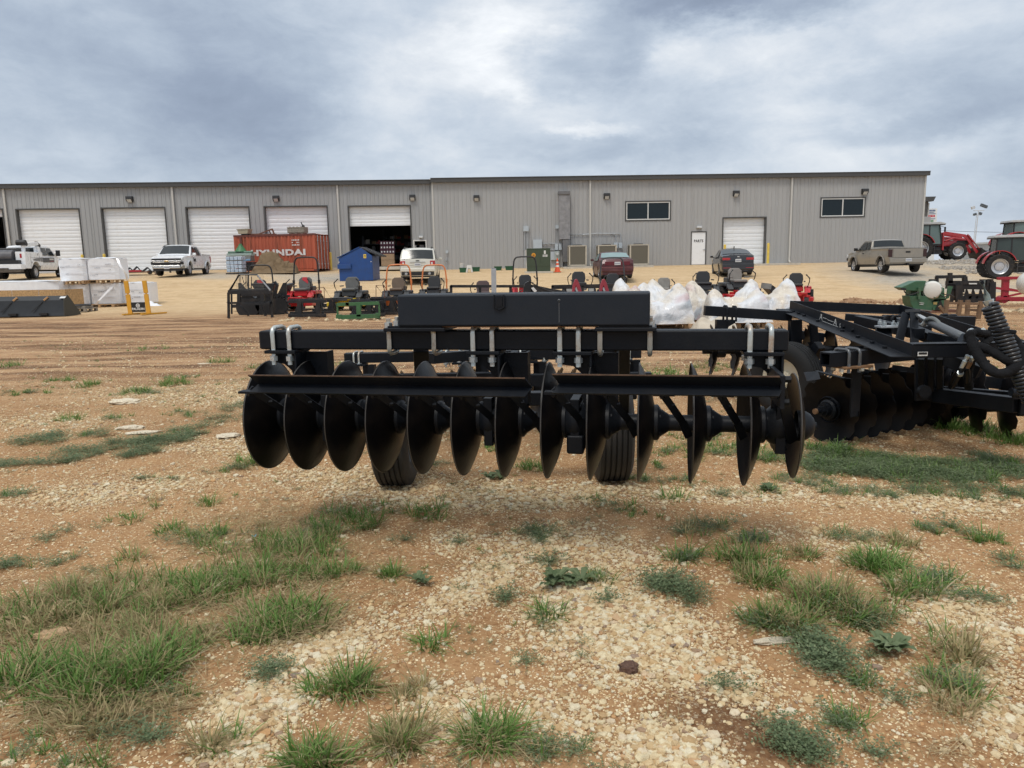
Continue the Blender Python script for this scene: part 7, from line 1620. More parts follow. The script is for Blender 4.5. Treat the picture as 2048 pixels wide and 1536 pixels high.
# ---- green tank machine, stand, black and red implements at the right
M_MACH = mat('machine_green', (.04, .115, .06), .42, 0, .12, dirt=(.16, .13, .08), damt=.3); M_TANK = mat('tank_white', (.68, .66, .60), .4, 0, .03)
i = Imp('sprayer_mulcher', 'green machine with a white round tank and sloping hood, right of the bundles', 'machine', 1850, 21.5)
i.plate('hull', M_MACH, [(1820, 592), (1821, 606), (1828, 618), (1864, 622), (1866, 604), (1893, 600), (1890, 592)], .45, .01)
i.plate('hull', M_MACH, [(1863, 603), (1869, 598), (1893, 597), (1890, 622), (1866, 622)], .4, .01); i.plate('hood', M_MACH, [(1801, 575), (1832, 562), (1853, 561.5), (1846, 583), (1812, 581)], .42, .02); i.plate('outlet', M_BLK, [(1801.5, 575.5, -.03), (1812, 576.5, -.03), (1813, 581, -.03), (1803, 580, -.03)], .02)
i.plate('back_plate', M_MACH, [(1822, 580, .3), (1848, 580, .3), (1848, 600, .3), (1821, 598, .3)], .3); i.bars('rib', M_MACH, [((1838, 575, -.05), (1838, 598, -.05), .07)])
c0 = i.p(1861, 580.5); c1 = i.p(1880, 577, .75); ax = (c1-c0).normalized(); b = MB(); L_ = .78; b.lathe([(0, 0), (.12, .0), (.22, .04), (.262, .14), (.262, L_-.14), (.22, L_-.04), (.10, L_), (0, L_)], c0-Vector((0, .1, 0)), (.45, .89, 0), 26); tk = b.build('tank', M_TANK, i.t)
for s_ in (.2, .55): b = MB(); b.lathe([(.266, s_-.015), (.272, s_), (.266, s_+.015)], c0-Vector((0, .1, 0)), (.45, .89, 0), 26); b.build('strap', M_MACH, tk)
b = MB(); b.cyl(c0+Vector((.16, .24, .24)), c0+Vector((.16, .24, .31)), .09, n=14); b.build('tank_lid', M_BLK, tk); i.plate('prop', M_MACH, [(1867, 594, -.1), (1884, 583, -.1), (1885, 585, -.1), (1870, 597, -.1)], .05); i.bars('post', M_MACH, [((1881, 575, -.1), (1881, 594, -.1), .07), ((1885, 576, .1), (1886, 594, .1), .06)]); i.plate('fin', M_MACH, [(1897, 572, .2), (1906, 573, .2), (1898, 596, .2), (1893, 598, .2)], .05)
i.plate('gap', M_BLK, [(1881, 600, -.03), (1889, 618, -.03), (1871, 619, -.03)], .02); i.plate('sticker', mat('sticker_tan', (.45, .34, .12), .5), [(1867, 604, -.02), (1874.5, 604, -.02), (1874, 609, -.02), (1867, 609, -.02)], .01); i.plate('lettering', M_WFRAME, [(1839, 605, -.015), (1848, 605.7, -.015), (1848, 606.7, -.015), (1839, 606, -.015)], .01); i.plate('lettering', M_WFRAME, [(1839, 608, -.015), (1847, 608.7, -.015), (1847, 609.7, -.015), (1839, 609, -.015)], .01)
i.tubes('hose', M_BLK, [[(1808, 581, -.1), (1812, 588, -.1), (1822, 590, -.1), (1838, 584, -.1)], [(1884, 586, -.2), (1892, 590, -.2), (1900, 588, 0), (1908, 594, .2)], [(1880, 590, -.2), (1888, 595, -.2), (1897, 590, 0)]], .015, 2); i.plate('skid', M_GREY, [(1828, 617, -.1), (1864, 621, -.1), (1864, 623, -.1), (1829, 619, -.1)], .4)
b = MB(); b.bb(-.2, 1.0, .0, .6, .02, .10); b.build('pallet', M_RUST, i.t)
i = Imp('wooden_stand', 'brown wooden post and rail stand beside the green tank machine', 'stand', 1925, 18.5)
i.bars('post', mat('brown_post', (.17, .105, .06), .8, 0, .2), [((1894, 600), (1890, 634)), ((1921, 600), (1916, 633)), ((1962, 602), (1956, 638)), ((1936, 600, .9), (1934, 630, .9))], .085)
i.bars('rail', mat('brown_post', (.17, .105, .06), .8), [((1894, 606), (1962, 608)), ((1891, 629), (1958, 633)), ((1934, 619, .5), (1959, 621)), ((1879, 612), (1892, 630))], .06)
i = Imp('cultivator', 'black implement with square tube frame and pointed tines behind the wooden stand', 'cultivator', 1925, 23.5)
i.bars('frame', M_IMP, [((1872, 554), (1931, 553), .10), ((1873, 553), (1874, 564), .08), ((1929, 553), (1930, 566), .12), ((1899, 553), (1899, 566), .14), ((1893, 566), (1985, 566), .14), ((1893, 573), (1975, 575), .14), ((1897, 549.5), (1903, 549.5), .12)], .1)
i.bars('post', M_IMP, [((1914, 568), (1915, 600), .22), ((1924, 570), (1924, 585), .1), ((1982, 564), (1981, 603), .20), ((1905, 573), (1903, 604), .08)], .15); i.bars('gear', M_IMP, [((1962, 565), (1966, 565), .2), ((1970, 565), (1974, 565), .2), ((1978, 565), (1982, 565), .22)], .2)
i.plate('label', M_WFRAME, [(1938, 566, -.1), (1954, 566, -.1), (1954, 568.5, -.1), (1938, 568.5, -.1)], .01)
for x in (1934, 1947, 1962): i.plate('tine', M_IMP, [(x-10, 594), (x-3, 590), (x, 576), (x+4, 588), (x+10, 592), (x+6, 602), (x-2, 598), (x-8, 603)], .06)
i.bars('base', M_IMP, [((1912, 602), (1985, 600), .12), ((1920, 588), (1978, 590), .05)])
i = Imp('red_sprayer_frame', 'dark red boom frame with upright plate at the right edge', 'boom frame', 2010, 24.0)
i.plate('upright', M_IRED, [(2007, 554), (2020, 554), (2017, 598), (2005, 598)], .1); i.bars('boom', M_IRED, [((1995, 557), (2110, 553), .09), ((1970, 573), (2045, 583), .07), ((1985, 597), (2110, 596), .09), ((2017, 592), (2045, 586), .06)]); i.plate('fin', M_IRED, [(1994, 556), (2007, 554), (2007, 560)], .05); i.bars('pipe', M_IRED, [((2017, 578), (2046, 583), .06), ((2018, 600), (2110, 601), .08), ((1990, 599), (2006, 595), .05)]); i.disc('foot', M_IRED, (2010, 599), .12, .3)
i = Imp('white_poly_tank', 'white round poly tank cut by the right edge of the picture', 'tank', 2062, 21.5); b = MB(); b.lathe([(0, -.45), (.2, -.43), (.33, -.3), (.36, 0), (.33, .3), (.2, .43), (0, .45)], i.p(2068, 567), (.1, 1, 0), 24); b.build('tank', M_TANK, i.t); i.bars('stand', M_IRED, [((2055, 588), (2055, 618), .08), ((2080, 588), (2080, 618), .08), ((2050, 590), (2086, 590), .08)])
# heaps of clods where the yard meets the dirt
def clods(name, label, pts, col, seed, h=.22):
    rg = random.Random(seed); b = MB()
    for (x0, x1, y, n) in pts:
        for k in range(n):
            px = rg.uniform(x0, x1); g = G(px, y+rg.uniform(-3, 3)); s = rg.uniform(.04, h*.8); hh = rg.uniform(.03, h*.8)
            bm = bmesh.new(); bmesh.ops.create_icosphere(bm, subdivisions=1, radius=1); vs = [Vector((g.x+v.co.x*s*rg.uniform(.8, 1.4), g.y+v.co.y*s*rg.uniform(.7, 1.2), g.z+v.co.z*hh*rg.uniform(.5, 1.0))) for v in bm.verts]
            bm.verts.index_update(); b.add(vs, [[v.index for v in f.verts] for f in bm.faces]); bm.free()
    o = b.build(name, col, None, smooth=0); o['kind'] = 'stuff'
    return o
M_CLOD = mat('red_clod', (.30, .18, .10), .95, 0, .3, 12, .4, 40); M_CLODT = mat('buff_clod', (.55, .43, .27), .95, 0, .3, 12, .4, 40)
clods('dirt_clods', '', [(1692, 1745, 603, 70), (1640, 1700, 608, 16), (1745, 1815, 608, 22)], M_CLOD, 3, .24); clods('dirt_clods', '', [(1600, 1830, 612, 60), (1960, 2060, 606, 120), (1980, 2060, 622, 50), (560, 1000, 640, 60)], M_CLODT, 4, .15)
clods('rubble_bank', '', [(1855, 2000, 526, 160), (1880, 2060, 536, 200), (1930, 2060, 545, 120), (1840, 1990, 521, 120)], mat('grey_rubble', (.33, .30, .26), .95, 0, .4, 8), 6, .22)
# ------------------------------------------------------------------ the two disc harrows
M_HB = mat('harrow_blue_black', (.0072, .0092, .0130), .45, 0, .12, 5, .08, 60, dirt=(.035, .03, .026), damt=.2, dscale=4, spec=.2)
M_HBOX = mat('beam_charcoal', (.0135, .0185, .0265), .5, 0, .06, 1.2, .05, 90, dirt=(.04, .04, .042), damt=.15, dscale=3, spec=.25)
M_DISC = mat('disc_black_paint', (.004, .004, .005), .33, 0, .2, 5, .05, 50, dirt=(.03, .022, .015), damt=.3, dscale=3, spec=.17)
M_EDGE = mat('bare_steel_edge', (.09, .085, .08), .45, .5, .2)
M_UB = mat('zinc_bolt', (.52, .55, .53), .36, .65, .12, 14, dirt=(.38, .22, .11), damt=.75, dscale=9)
M_NUT = mat('zinc_nut', (.55, .60, .62), .30, .7, .1)
M_HRUST = mat('raw_rusty_edge', (.20, .11, .055), .7, 0, .3, 20)
M_HTYRE = mat('implement_tyre', (.022, .022, .022), .65, 0, .12, 12, .1, 60, dirt=(.07, .055, .04), damt=.5, dscale=4)
M_HTYRE2 = mat('implement_tyre_grey', (.014, .0145, .015), .65, 0, .1, 12, spec=.3)

def disc_mesh(Rr, depth, notch=0, th=.006, n=64):
    """dish with its axis on +x, convex towards +x; rim in the plane x=0"""
    b = MB(); rows = 9; V = []
    def rad(a):
        if not notch: return Rr
        f = (a*notch/6.2832) % 1; q = abs(f-.5)*2; return Rr*(1-.11*math.sqrt(max(0, 1-(q/.42)**2))) if q < .42 else Rr
    for side in (0, 1):
        for j in range(rows):
            t = j/(rows-1); 
            for i in range(n):
                a = 6.2832*i/n; r = .03+(rad(a)-.03)*t; f = r/Rr; x = depth*(1-f*f)+(th if side else 0)*(1 if t < 1 else .5)
                V.append((x, r*math.cos(a), r*math.sin(a)))
    F = []; m = rows*n
    for side in (0, 1):
        o = side*m
        for j in range(rows-1):
            for i in range(n): F.append((o+j*n+i, o+j*n+(i+1) % n, o+(j+1)*n+(i+1) % n, o+(j+1)*n+i))
    for i in range(n): F.append((m-n+i, m-n+(i+1) % n, 2*m-n+(i+1) % n, 2*m-n+i))
    b.add(V, F); me = b.mesh('disc', [M_DISC]); me.polygons.foreach_set('use_smooth', [True]*len(me.polygons)); me.set_sharp_from_angle(angle=R(50))
    return me
def rim_mesh(Rr):
    b = MB(); b.lathe([(Rr*.992, -.001), (Rr*1.001, .0025), (Rr*.992, .007)], (0, 0, 0), (1, 0, 0), 64); me = b.mesh('disc_edge', M_EDGE); return me
def hub_mesh(sc=1.0):
    b = MB(); b.lathe([(.0, .060), (.088, .062), (.094, .068), (.094, .098), (.088, .104), (.074, .112), (.048, .150), (.044, .156), (.044, .165), (0, .165)], (0, 0, 0), (1, 0, 0), 22)
    for k in range(5): a = 6.283*k/5; b.cyl((.098, .07*math.cos(a), .07*math.sin(a)), (.112, .07*math.cos(a), .07*math.sin(a)), .012, n=6)
    me = b.mesh('hub', M_HB); me.polygons.foreach_set('use_smooth', [True]*len(me.polygons)); me.set_sharp_from_angle(angle=R(40)); return me
class Rig:
    """local frame of a harrow: x along e1 (to the right), y away from the camera"""
    def __init__(s, t, org, yaw): s.t = t; s.M = Matrix.Translation(org) @ Matrix.Rotation(yaw, 4, 'Z'); s.I = s.M.inverted(); s.yaw = yaw
    def add(s, name, me, loc, rot=(0, 0, 0), parent=None):
        o = bpy.data.objects.new(name, me); COL.objects.link(o); o.parent = parent or s.t; o.location = loc; o.rotation_euler = rot; return o
    def loc(s, px, py, yl):
        """local x,z of the point seen at px,py in the plane local y = yl"""
        O = s.M.translation; n = (s.M.to_3x3() @ Vector((0, 1, 0))); d = ray(px, py); a = s.M @ Vector((0, yl, 0)); t = (a-CAMP).dot(n)/d.dot(n); q = s.I @ (CAMP+d*t); return q.x, q.z
def ubolt(t, x, y, z, w, h, r=.0125, axis='y', inv=False, part='u_bolt', squareness=.3, nuts=True):
    """U over a bar: w between the legs along y, h leg height; z is the level of the crown"""
    s = -1 if not inv else 1; b = MB(); c = .03
    pts = [(x, y-w/2, z+s*h), (x, y-w/2, z+s*c), (x, y-w/2+.008, z+s*.008), (x, y-w/2+c, z), (x, y+w/2-c, z), (x, y+w/2-.008, z+s*.008), (x, y+w/2, z+s*c), (x, y+w/2, z+s*h)]
    b.tube(pts, r, 10); o = b.build(part, M_UB, t, smooth=60)
    if nuts:
        for yy in (y-w/2, y+w/2):
            b = MB(); zz = z+s*(h-.035); b.cyl((x, yy, zz-.013), (x, yy, zz+.013), .023, n=6); b.build('nut', M_NUT, o, smooth=0)
    return o
def tyre(t, c, Rr, w, ax, grooves=4, rim=M_WFRAME, m=M_HTYRE, parent_rim=True):
    h = w/2; prof = [(Rr*.55, -h*.75), (Rr*.72, -h*.98), (Rr*.86, -h*.98), (Rr*.945, -h*.86)]; k = grooves; st = 2*h*.84/(k+1)
    for i in range(k+1):
        a = -h*.84+i*st; f = 1-.028*((a+st/2)/h)**2; prof += [(Rr*f, a+.006), (Rr*f, a+st-.006)]
        if i < k: prof += [(Rr*.962, a+st-.003), (Rr*.962, a+st+.003)]
    prof += [(Rr*.945, h*.86), (Rr*.86, h*.98), (Rr*.72, h*.98), (Rr*.55, h*.75)]
    b = MB(); b.lathe(prof, c, ax, 56); o = b.build('wheel', m, t, smooth=28)
    for s in (1, -1):
        b = MB(); b.lathe([(Rr*.56, s*h*.78), (Rr*.52, s*h*.62), (Rr*.48, s*h*.15), (Rr*.2, s*h*.12), (Rr*.18, s*h*.3), (.001, s*h*.32)], c, ax, 32); b.build('rim', rim, o)
    return o
def hexbolt(b, p, ax, r=.016, h=.014): b.cyl(p, Vector(p)+Vector(ax)*h, r, n=6)

# ===== harrow one
YAW1 = -R(11.0)
T1 = thing('disc_harrow', 'black disc harrow with smooth round discs, seen from behind in the centre', 'disc harrow', (-1.40, 4.20, 0), YAW1)
H1 = Rig(T1, Vector((-1.40, 4.20, 0)), YAW1)
D24 = disc_mesh(.312, .082); D22 = disc_mesh(.265, .048); E24 = rim_mesh(.312); HUB = hub_mesh()
ZA = .688
left = [545, 621, 696, 772, 850, 931, 1013]; right = [1097, 1182, 1277, 1380, 1486]
xs = []
for px in left+right:
    x, _ = H1.loc(px, 845, 0); xs.append(x-.0)
xl, _ = H1.loc(1584, 845, 0)
for i, x in enumerate(xs):
    o = H1.add('disc', D24, (x, 0, ZA)); o['label'] = 'smooth dished black disc'
    H1.add('disc_edge', E24, (0, 0, 0), parent=o); H1.add('hub', HUB, (0, 0, 0), parent=o)
o = H1.add('disc', D22, (xl, 0, ZA), (0, 0, R(-1))); o['label'] = 'smaller end disc with a round end bell'; H1.add('disc_edge', rim_mesh(.265), (0, 0, 0), parent=o)
b = MB(); b.lathe([(.076, .020), (.078, .040), (.074, .062), (.060, .086), (.040, .102), (.02, .109), (0, .110)], (0, 0, 0), (1, 0, 0), 28); b.cyl((.106, 0, 0), (.116, 0, 0), .020, n=6); H1.add('end_bell', b.mesh('end_bell', M_HB), (0, 0, 0), parent=o); o.children[-1].data.polygons.foreach_set('use_smooth', [True]*len(o.children[-1].data.polygons))
for a, c in ((xs[0]-.05, xs[6]+.1), (xs[7]-.02, xl)): b = MB(); b.cyl((a, 0, ZA), (c, 0, ZA), .043, n=20); b.build('gang_shaft', M_HB, T1)
# bearings: ribbed housings with hanger straps
def bearing(x, w=.06):
    b = MB(); b.lathe([(.04, -w), (.075, -w), (.098, -w*.6), (.105, 0), (.098, w*.6), (.075, w), (.04, w)], (x, 0, ZA), (1, 0, 0), 20); b.bb(x-.022, x+.026, -.09, .09, ZA-.13, ZA+.13)
    for k in range(7): b.bb(x+.026, x+.034, -.08, .08, ZA-.115+k*.033, ZA-.10+k*.033)
    b.build('bearing_housing', M_HB, T1, bevel=.006)
bx_ = [H1.loc(px, 845, 0)[0] for px in (1152, 1556)]+[(xs[1]+xs[2])/2+.02, (xs[5]+xs[6])/2+.03]
for x in bx_: bearing(x)
b = MB(); b.bb(bx_[0]-.04, bx_[0]+.05, -.10, .02, ZA-.16, ZA-.06); b.build('grease_block', M_HB, T1, bevel=.012)
# toolbar
ZT = 1.112
x0, z0_ = H1.loc(520, 686, -.05); x1, z1_ = H1.loc(1578, 675, -.05); ZT = (z0_+z1_)/2
TB = MB(); TB.bb(x0, x1, -.055, .055, ZT-.052, ZT+.052); TB.build('toolbar', M_HB, T1, bevel=.010, seg=3)
b = MB(); b.bb(x0-.004, x0, -.047, .047, ZT-.045, ZT+.045); b.build('end_cap', M_HB, T1)
ztop, zbot = ZT+.052, ZT-.052
# hanger groups: pixel of the two U-bolts, pixel span of the clamp plate
groups = [(549, 581, 533, 594), (947, 985, 935, 1000), (1120, 1157, 1106, 1184), (1499, 1541, 1487, 1568)]
for ga, gb, p0, p1 in groups:
    xa = H1.loc(ga, 705, -.06)[0]; xb = H1.loc(gb, 705, -.06)[0]; u0 = H1.loc(p0, 708, -.07)[0]; u1 = H1.loc(p1, 708, -.07)[0]
    for x in (xa, xb): ubolt(T1, x, 0, ztop+.018, .142, .205)
    b = MB(); b.bb(u0, u1, -.095, .095, zbot-.020, zbot-.002); b.build('clamp_plate', M_HB, T1, bevel=.003)
    # C shaped hanger: back plate with rounded inner cut, side strap down to the bearing
    b = MB(); pr = [(u0+.02, zbot-.021), (u1, zbot-.021), (u1, zbot-.35), (u1-.035, zbot-.35)]+[(u1-.035-.13*math.sin(a), zbot-.18+.12*math.cos(a)) for a in np.linspace(.0, 1.35, 7)][::1]
    pr = [(u0+.03, zbot-.021), (u1, zbot-.021), (u1, zbot-.42), (u1-.045, zbot-.42), (u1-.045, zbot-.17), (u1-.06, zbot-.12), (u1-.10, zbot-.085), (u0+.03, zbot-.075)]
    b.prism([(x, -.03, z) for x, z in pr], (0, .016, 0)); b.build('hanger_web', M_HB, T1)
    b = MB(); b.bb(u1-.012, u1, -.085, .085, zbot-.42, zbot-.021); b.build('hanger_strap', M_HB, T1, bevel=.003)
    if ga > 1400: continue
    b = MB(); b.bb(u1, u1+.13, .03, .046, zbot-.30, zbot-.021); b.bb(u1+.118, u1+.13, .046, .12, zbot-.32, zbot-.021); b.build('hanger_bracket', M_HB, T1)
# inverted U-bolts holding the frame plates
plates = [((779, 868), 770, 892), ((1200, 1300), 1190, 1313)]
for (ga, gb), p0, p1 in plates:
    u0 = H1.loc(p0, 655, -.1)[0]; u1 = H1.loc(p1, 655, -.1)[0]
    b = MB(); b.bb(u0, u1, -.13, .13, ztop+.001, ztop+.020); b.build('frame_plate', M_HB, T1, bevel=.004)
    for g_ in (ga, gb): x = H1.loc(g_, 680, -.06)[0]; ubolt(T1, x, 0, zbot-.020, .136, .19, inv=True)
    b = MB(); b.bb(u0+.02, u1-.02, -.115, -.10, ztop+.02, ztop+.03); b.build('shim', M_HB, T1)
# the big box beam
bx0, bz1 = H1.loc(793, 588, -.13); bx1, bz1b = H1.loc(1300, 587, -.13); zt_ = (bz1+bz1b)/2; zb_ = ztop+.028
b = MB(); b.bb(bx0, bx1, -.13, .12, zb_, zt_); b.build('main_beam', M_HBOX, T1, bevel=.012, seg=3)
b = MB(); b.bb(bx0+.05, bx1-.02, -.10, .10, zb_-.006, zb_-.0005); b.build('weld_base', M_HRUST, T1)
# hitch pocket plate welded on its face
xm = H1.loc(999, 600, -.13)[0]; b = MB(); b.prism([(xm-.030, -.131, zt_-.004), (xm+.030, -.131, zt_-.004), (xm+.030, -.131, zt_-.070), (xm, -.131, zt_-.083), (xm-.030, -.131, zt_-.070)], (0, -.012, 0)); b.build('pocket_plate', M_HBOX, T1, bevel=.003)
b = MB(); b.bb(xm-.017, xm+.017, -.150, -.143, zt_-.064, zt_-.012); b.bb(xm-.028, xm-.022, -.149, -.143, zt_-.066, zt_-.004); b.bb(xm+.022, xm+.028, -.149, -.143, zt_-.066, zt_-.004); b.build('pocket_slot', M_HB, T1)
xm = H1.loc(1118, 600, -.13)[0]; b = MB(); b.lathe([(.004, 0), (.007, .001), (.004, .003)], (xm, -.131, zt_-.035), (0, -1, 0), 10, True); b.bb(xm-.0012, xm+.0012, -.1318, -.130, zb_+.02, zt_-.045); b.build('paint_run', mat('paint_run_grey', (.12, .13, .14), .4), T1)
# scraper bars: angle irons opening towards the camera
YB = -.40
def scraper_bar(pl, pr, py):
    xa, za = H1.loc(pl, py, YB); xb, zb = H1.loc(pr, py, YB); z = (za+zb)/2; s = .070; th = .006; xa += .045
    b = MB(); b.prism([(xa-.004, YB, z), (xa-.03, YB-s*.75, z+s*.70), (xa-.03, YB-s*.75+th, z+s*.70+th), (xa-.004, YB+th*1.5, z)], (xb-xa, 0, 0)); up = b.build('scraper_bar_upper', M_HB, T1)
    b = MB(); b.prism([(xa-.004, YB, z), (xa-.03, YB-s*.8, z-s*.50), (xa-.03, YB-s*.8+th, z-s*.50-th), (xa-.004, YB+th*1.5, z-.003)], (xb-xa, 0, 0)); b.build('scraper_bar_lower', M_HB, T1)
    b = MB(); b.bb(xa-.03, xb-.03, YB-s*.75-.001, YB-s*.75+.006, z+s*.70, z+s*.70+.006); b.build('rusty_edge', mat('dull_rust_edge', (.085, .048, .028), .7, 0, .5, 25), up)
    return xa, xb, z
bars = [scraper_bar(503, 1066, 771), scraper_bar(1101, 1569, 770)]
# scraper arms and blades
for i, x in enumerate(xs):
    if i == 0: continue
    z = bars[0 if i < 7 else 1][2]; b = MB(); b.beam((x-.155, YB+.05, z-.035), (x-.045, -.16, ZA+.04), .036, .010, up=(0, -1, .4)); b.beam((x-.045, -.16, ZA+.04), (x-.008, -.10, ZA-.05), .042, .008, up=(0, -1, .4))
    o = b.build('scraper_arm', M_HB, T1); b = MB(); hexbolt(b, (x-.14, YB+.04, z-.06), (-.5, -1, 0), .012, .02); b.build('bolt', M_HB, o); b = MB(); hexbolt(b, (x-.09, -.25, z-.12), (-.8, -.6, 0), .011, .02); b.build('bolt', M_HB, o)
    b = MB(); b.bb(x-.19, x-.09, YB-.01, YB+.05, z-.052, z-.040); b.build('arm_foot', M_HB, T1)
b = MB(); b.beam((xl-.12, YB+.02, bars[1][2]-.02), (xl-.01, -.10, ZA-.06), .05, .012, up=(0, -1, .4)); b.build('scraper_arm', M_HB, T1)
b = MB(); b.bb(bars[1][1]-.02, bars[1][1]+.0, YB-.02, 0, bars[1][2]-.10, bars[1][2]+.05); b.build('bar_bracket', M_HB, T1); b = MB(); hexbolt(b, (bars[1][1], YB+.02, bars[1][2]+.03), (1, 0, 0), .016, .03); b.build('bolt', M_HB, T1, smooth=0); b = MB(); hexbolt(b, (bars[1][1], YB+.05, bars[1][2]-.08), (1, 0, 0), .016, .03); b.build('bolt', M_HB, T1, smooth=0)
# frame to the front gangs, wheels
inv = H1.I
def L1(v): return inv @ Vector(v)
ZF = .72; YF = 6.9
for px in (832, 1235):
    a = P(px, 700, YF); b = MB(); q0 = L1((P(px, 650, 4.1).x, 4.15, 1.17)); q1 = L1((a.x*1.02, YF+.2, ZF+.08)); b.beam(q0, q1, .10, .10); b.build('side_member', M_HB, T1, bevel=.006)
    b = MB(); q0 = L1((P(px+10, 700, 4.3).x, 4.3, 1.05)); q1 = L1((P(px+10, 700, 4.9).x, 4.9, .50)); b.beam(q0, q1, .09, .07); b.build('wheel_arm', M_HB, T1, bevel=.005)
for pc, dx in ((793, 0), (1231, 0)):
    c = P(pc, 870, 5.12); cz_ = .357+ground_z(c.x, 5.1); w = .255; c.x -= .0 if pc < 1000 else .03; tyre(T1, L1((c.x, 5.12, cz_)), .372, w, (inv.to_3x3() @ Vector((1, -.03, 0))), 5, mat('rim_dark', (.05, .05, .05), .5))
    b = MB(); s_ = 1 if pc < 1000 else -1; q0 = L1((c.x+s_*.14, 5.12, cz_)); q1 = L1((c.x+s_*.22, 5.12, cz_)); b.cyl(q0, q1, .07, n=14); b.build('wheel_hub', M_HB, T1)
b = MB(); b.cyl(L1((P(793, 870, 5.12).x+.15, 5.12, .40)), L1((P(1231, 870, 5.12).x-.15, 5.12, .40)), .0, n=6) if 0 else b.beam(L1((P(835, 760, 4.95).x, 4.95, .62)), L1((P(1190, 760, 4.95).x, 4.95, .62)), .09, .09); b.build('rock_shaft', M_HB, T1, bevel=.005)
for px in (840, 1185): b = MB(); b.beam(L1((P(px, 760, 4.95).x, 4.95, .62)), L1((P(px, 800, 5.12).x, 5.12, .38)), .06, .10); b.build('wheel_strut', M_HB, T1)
# front toolbar and gangs
a = P(690, 711, YF); c = P(1281, 711, YF); ZFT = P(985, 710.5, YF).z
b = MB(); b.beam(L1((a.x, YF, ZFT)), L1((c.x, YF, ZFT)), .10, .092); b.build('front_toolbar', M_HB, T1, bevel=.006)
D20N = disc_mesh(.285, .075, 10)
for px in (712, 722, 895, 921, 1043, 1090, 1243, 1260):
    q = L1((P(px, 711, YF).x, YF, ZFT+.055)); ubolt(T1, q.x, q.y, q.z, .12, .15, .009, part='front_u_bolt')
for p0, p1 in ((695, 735), (905, 960), (1048, 1075), (1225, 1262)):
    b = MB(); u0 = L1((P(p0, 720, YF-.02).x, YF-.06, ZFT-.06)); u1 = L1((P(p1, 720, YF-.02).x, YF-.06, ZFT-.06)); b.beam(u0, u1, .12, .016); b.beam(u1, u1-Vector((0, 0, .28)), .08, .014); b.beam(u1+Vector((.05, 0, 0)), u1+Vector((.05, .0, -.28)), .06, .06); b.build('front_hanger', M_HB, T1)
for k, px in enumerate((741, 800, 858, 905, 952, 1000, 1078, 1122, 1150, 1205, 1258)):
    s_ = 1 if k < 6 else -1; q = L1((P(px, 760, YF+.05-abs(k-5.5)*.03).x, YF+.05, ZFT-.42)); o = H1.add('front_disc', D20N, q, (0, 0, R(11+s_*16)+(math.pi if s_ < 0 else 0)))
for s_, p0, p1 in ((1, 720, 1010), (-1, 1060, 1275)):
    b = MB(); b.cyl(L1((P(p0, 760, YF).x, YF-.03, ZFT-.42)), L1((P(p1, 760, YF).x, YF+.08, ZFT-.42)), .04, n=12); b.build('front_shaft', M_HB, T1)
    b = MB(); za_ = P((p0+p1)/2, 758, YF-.4).z; b.beam(L1((P(p0-20, 760, YF).x, YF-.4, za_)), L1((P(p1+10, 760, YF).x, YF-.4, za_)), .10, .10); b.build('front_scraper_bar', M_HB, T1)
b = MB(); b.beam(L1((P(860, 715, 5.8).x, 5.8, .80)), L1((P(990, 715, 6.6).x, 6.6, .75)), .08, .08); b.beam(L1((P(1200, 715, 5.8).x, 5.8, .80)), L1((P(1060, 715, 6.6).x, 6.6, .75)), .08, .08); b.build('hitch_brace', M_HB, T1)
b = MB(); b.cyl(L1((P(1030, 700, 6.4).x, 6.4, .80)), L1((P(1022, 760, 5.0).x, 5.0, .66)), .035, n=12); b.build('lift_cylinder', M_HB, T1); b = MB(); b.cyl(L1((P(1028, 722, 5.6).x, 5.6, .80)), L1((P(1027, 735, 5.6).x, 5.6, .70)), .018, n=8); b.build('hose_fitting', M_NUT, T1)

# ===== harrow two (right): an unrotated frame at its own foot
O2 = Vector((3.3, 6.6, 0)); T2 = thing('disc_harrow', 'black disc harrow with scalloped discs, coil spring and hitch, at the right', 'disc harrow', O2)
H2 = Rig(T2, O2, 0)
def w2(v): return Vector(v)-O2
def beam2(name, a, c, w, h, m=M_HB, bevel=.005, up=None):
    b = MB(); b.beam(w2(a), w2(c), w, h, up); return b.build(name, m, T2, bevel=bevel)
BL = P(1827, 702, 5.40); TL = P(1581, 610, 8.3); TR = P(1800, 619, 8.0); BR = P(1985, 676, 6.15); BE = P(2085, 705, 5.45)
M_HTOP = M_HB
def angle_rail(name, a, c, hweb=.092, wfl=.12, side=-1, logo=False):
    """web stands up, flange lies at its foot towards side"""
    a = Vector(a); c = Vector(c); d = (c-a).normalized(); n = Vector((d.y, -d.x, 0)).normalized()*side; u = n.cross(d); 
    if u.z < 0: u = -u
    th = .009; b = MB(); p = [a-u*hweb/2, a+u*hweb/2, a+u*hweb/2+n*th, a-u*hweb/2+n*th+u*th, a-u*hweb/2+n*wfl+u*th, a-u*hweb/2+n*wfl]
    b.prism([w2(q) for q in p], c-a); return b.build(name, M_HB, T2, smooth=0, bevel=.002), d, n, u
o, d, n, u = angle_rail('frame_rail', TL, BL, .098, .16, 1 if (Vector(((BL-TL).normalized().y, -(BL-TL).normalized().x, 0)).x < 0) else -1)
RD, RN, RU = d, n, u
for f in (.10, .16, .22, .36, .58, .70, .80, .88): 
    q = TL.lerp(BL, f)-u*.040+n*.055; b = MB(); b.cyl(w2(q), w2(q+u*.018), .020, n=6); b.build('bolt', M_HB, T2, smooth=0)
for f in (.55, .62): q = TL.lerp(BL, f)-u*.01+n*.010; b = MB(); b.cyl(w2(q), w2(q+n*.018), .018, n=6); b.build('bolt', M_HB, T2, smooth=0)
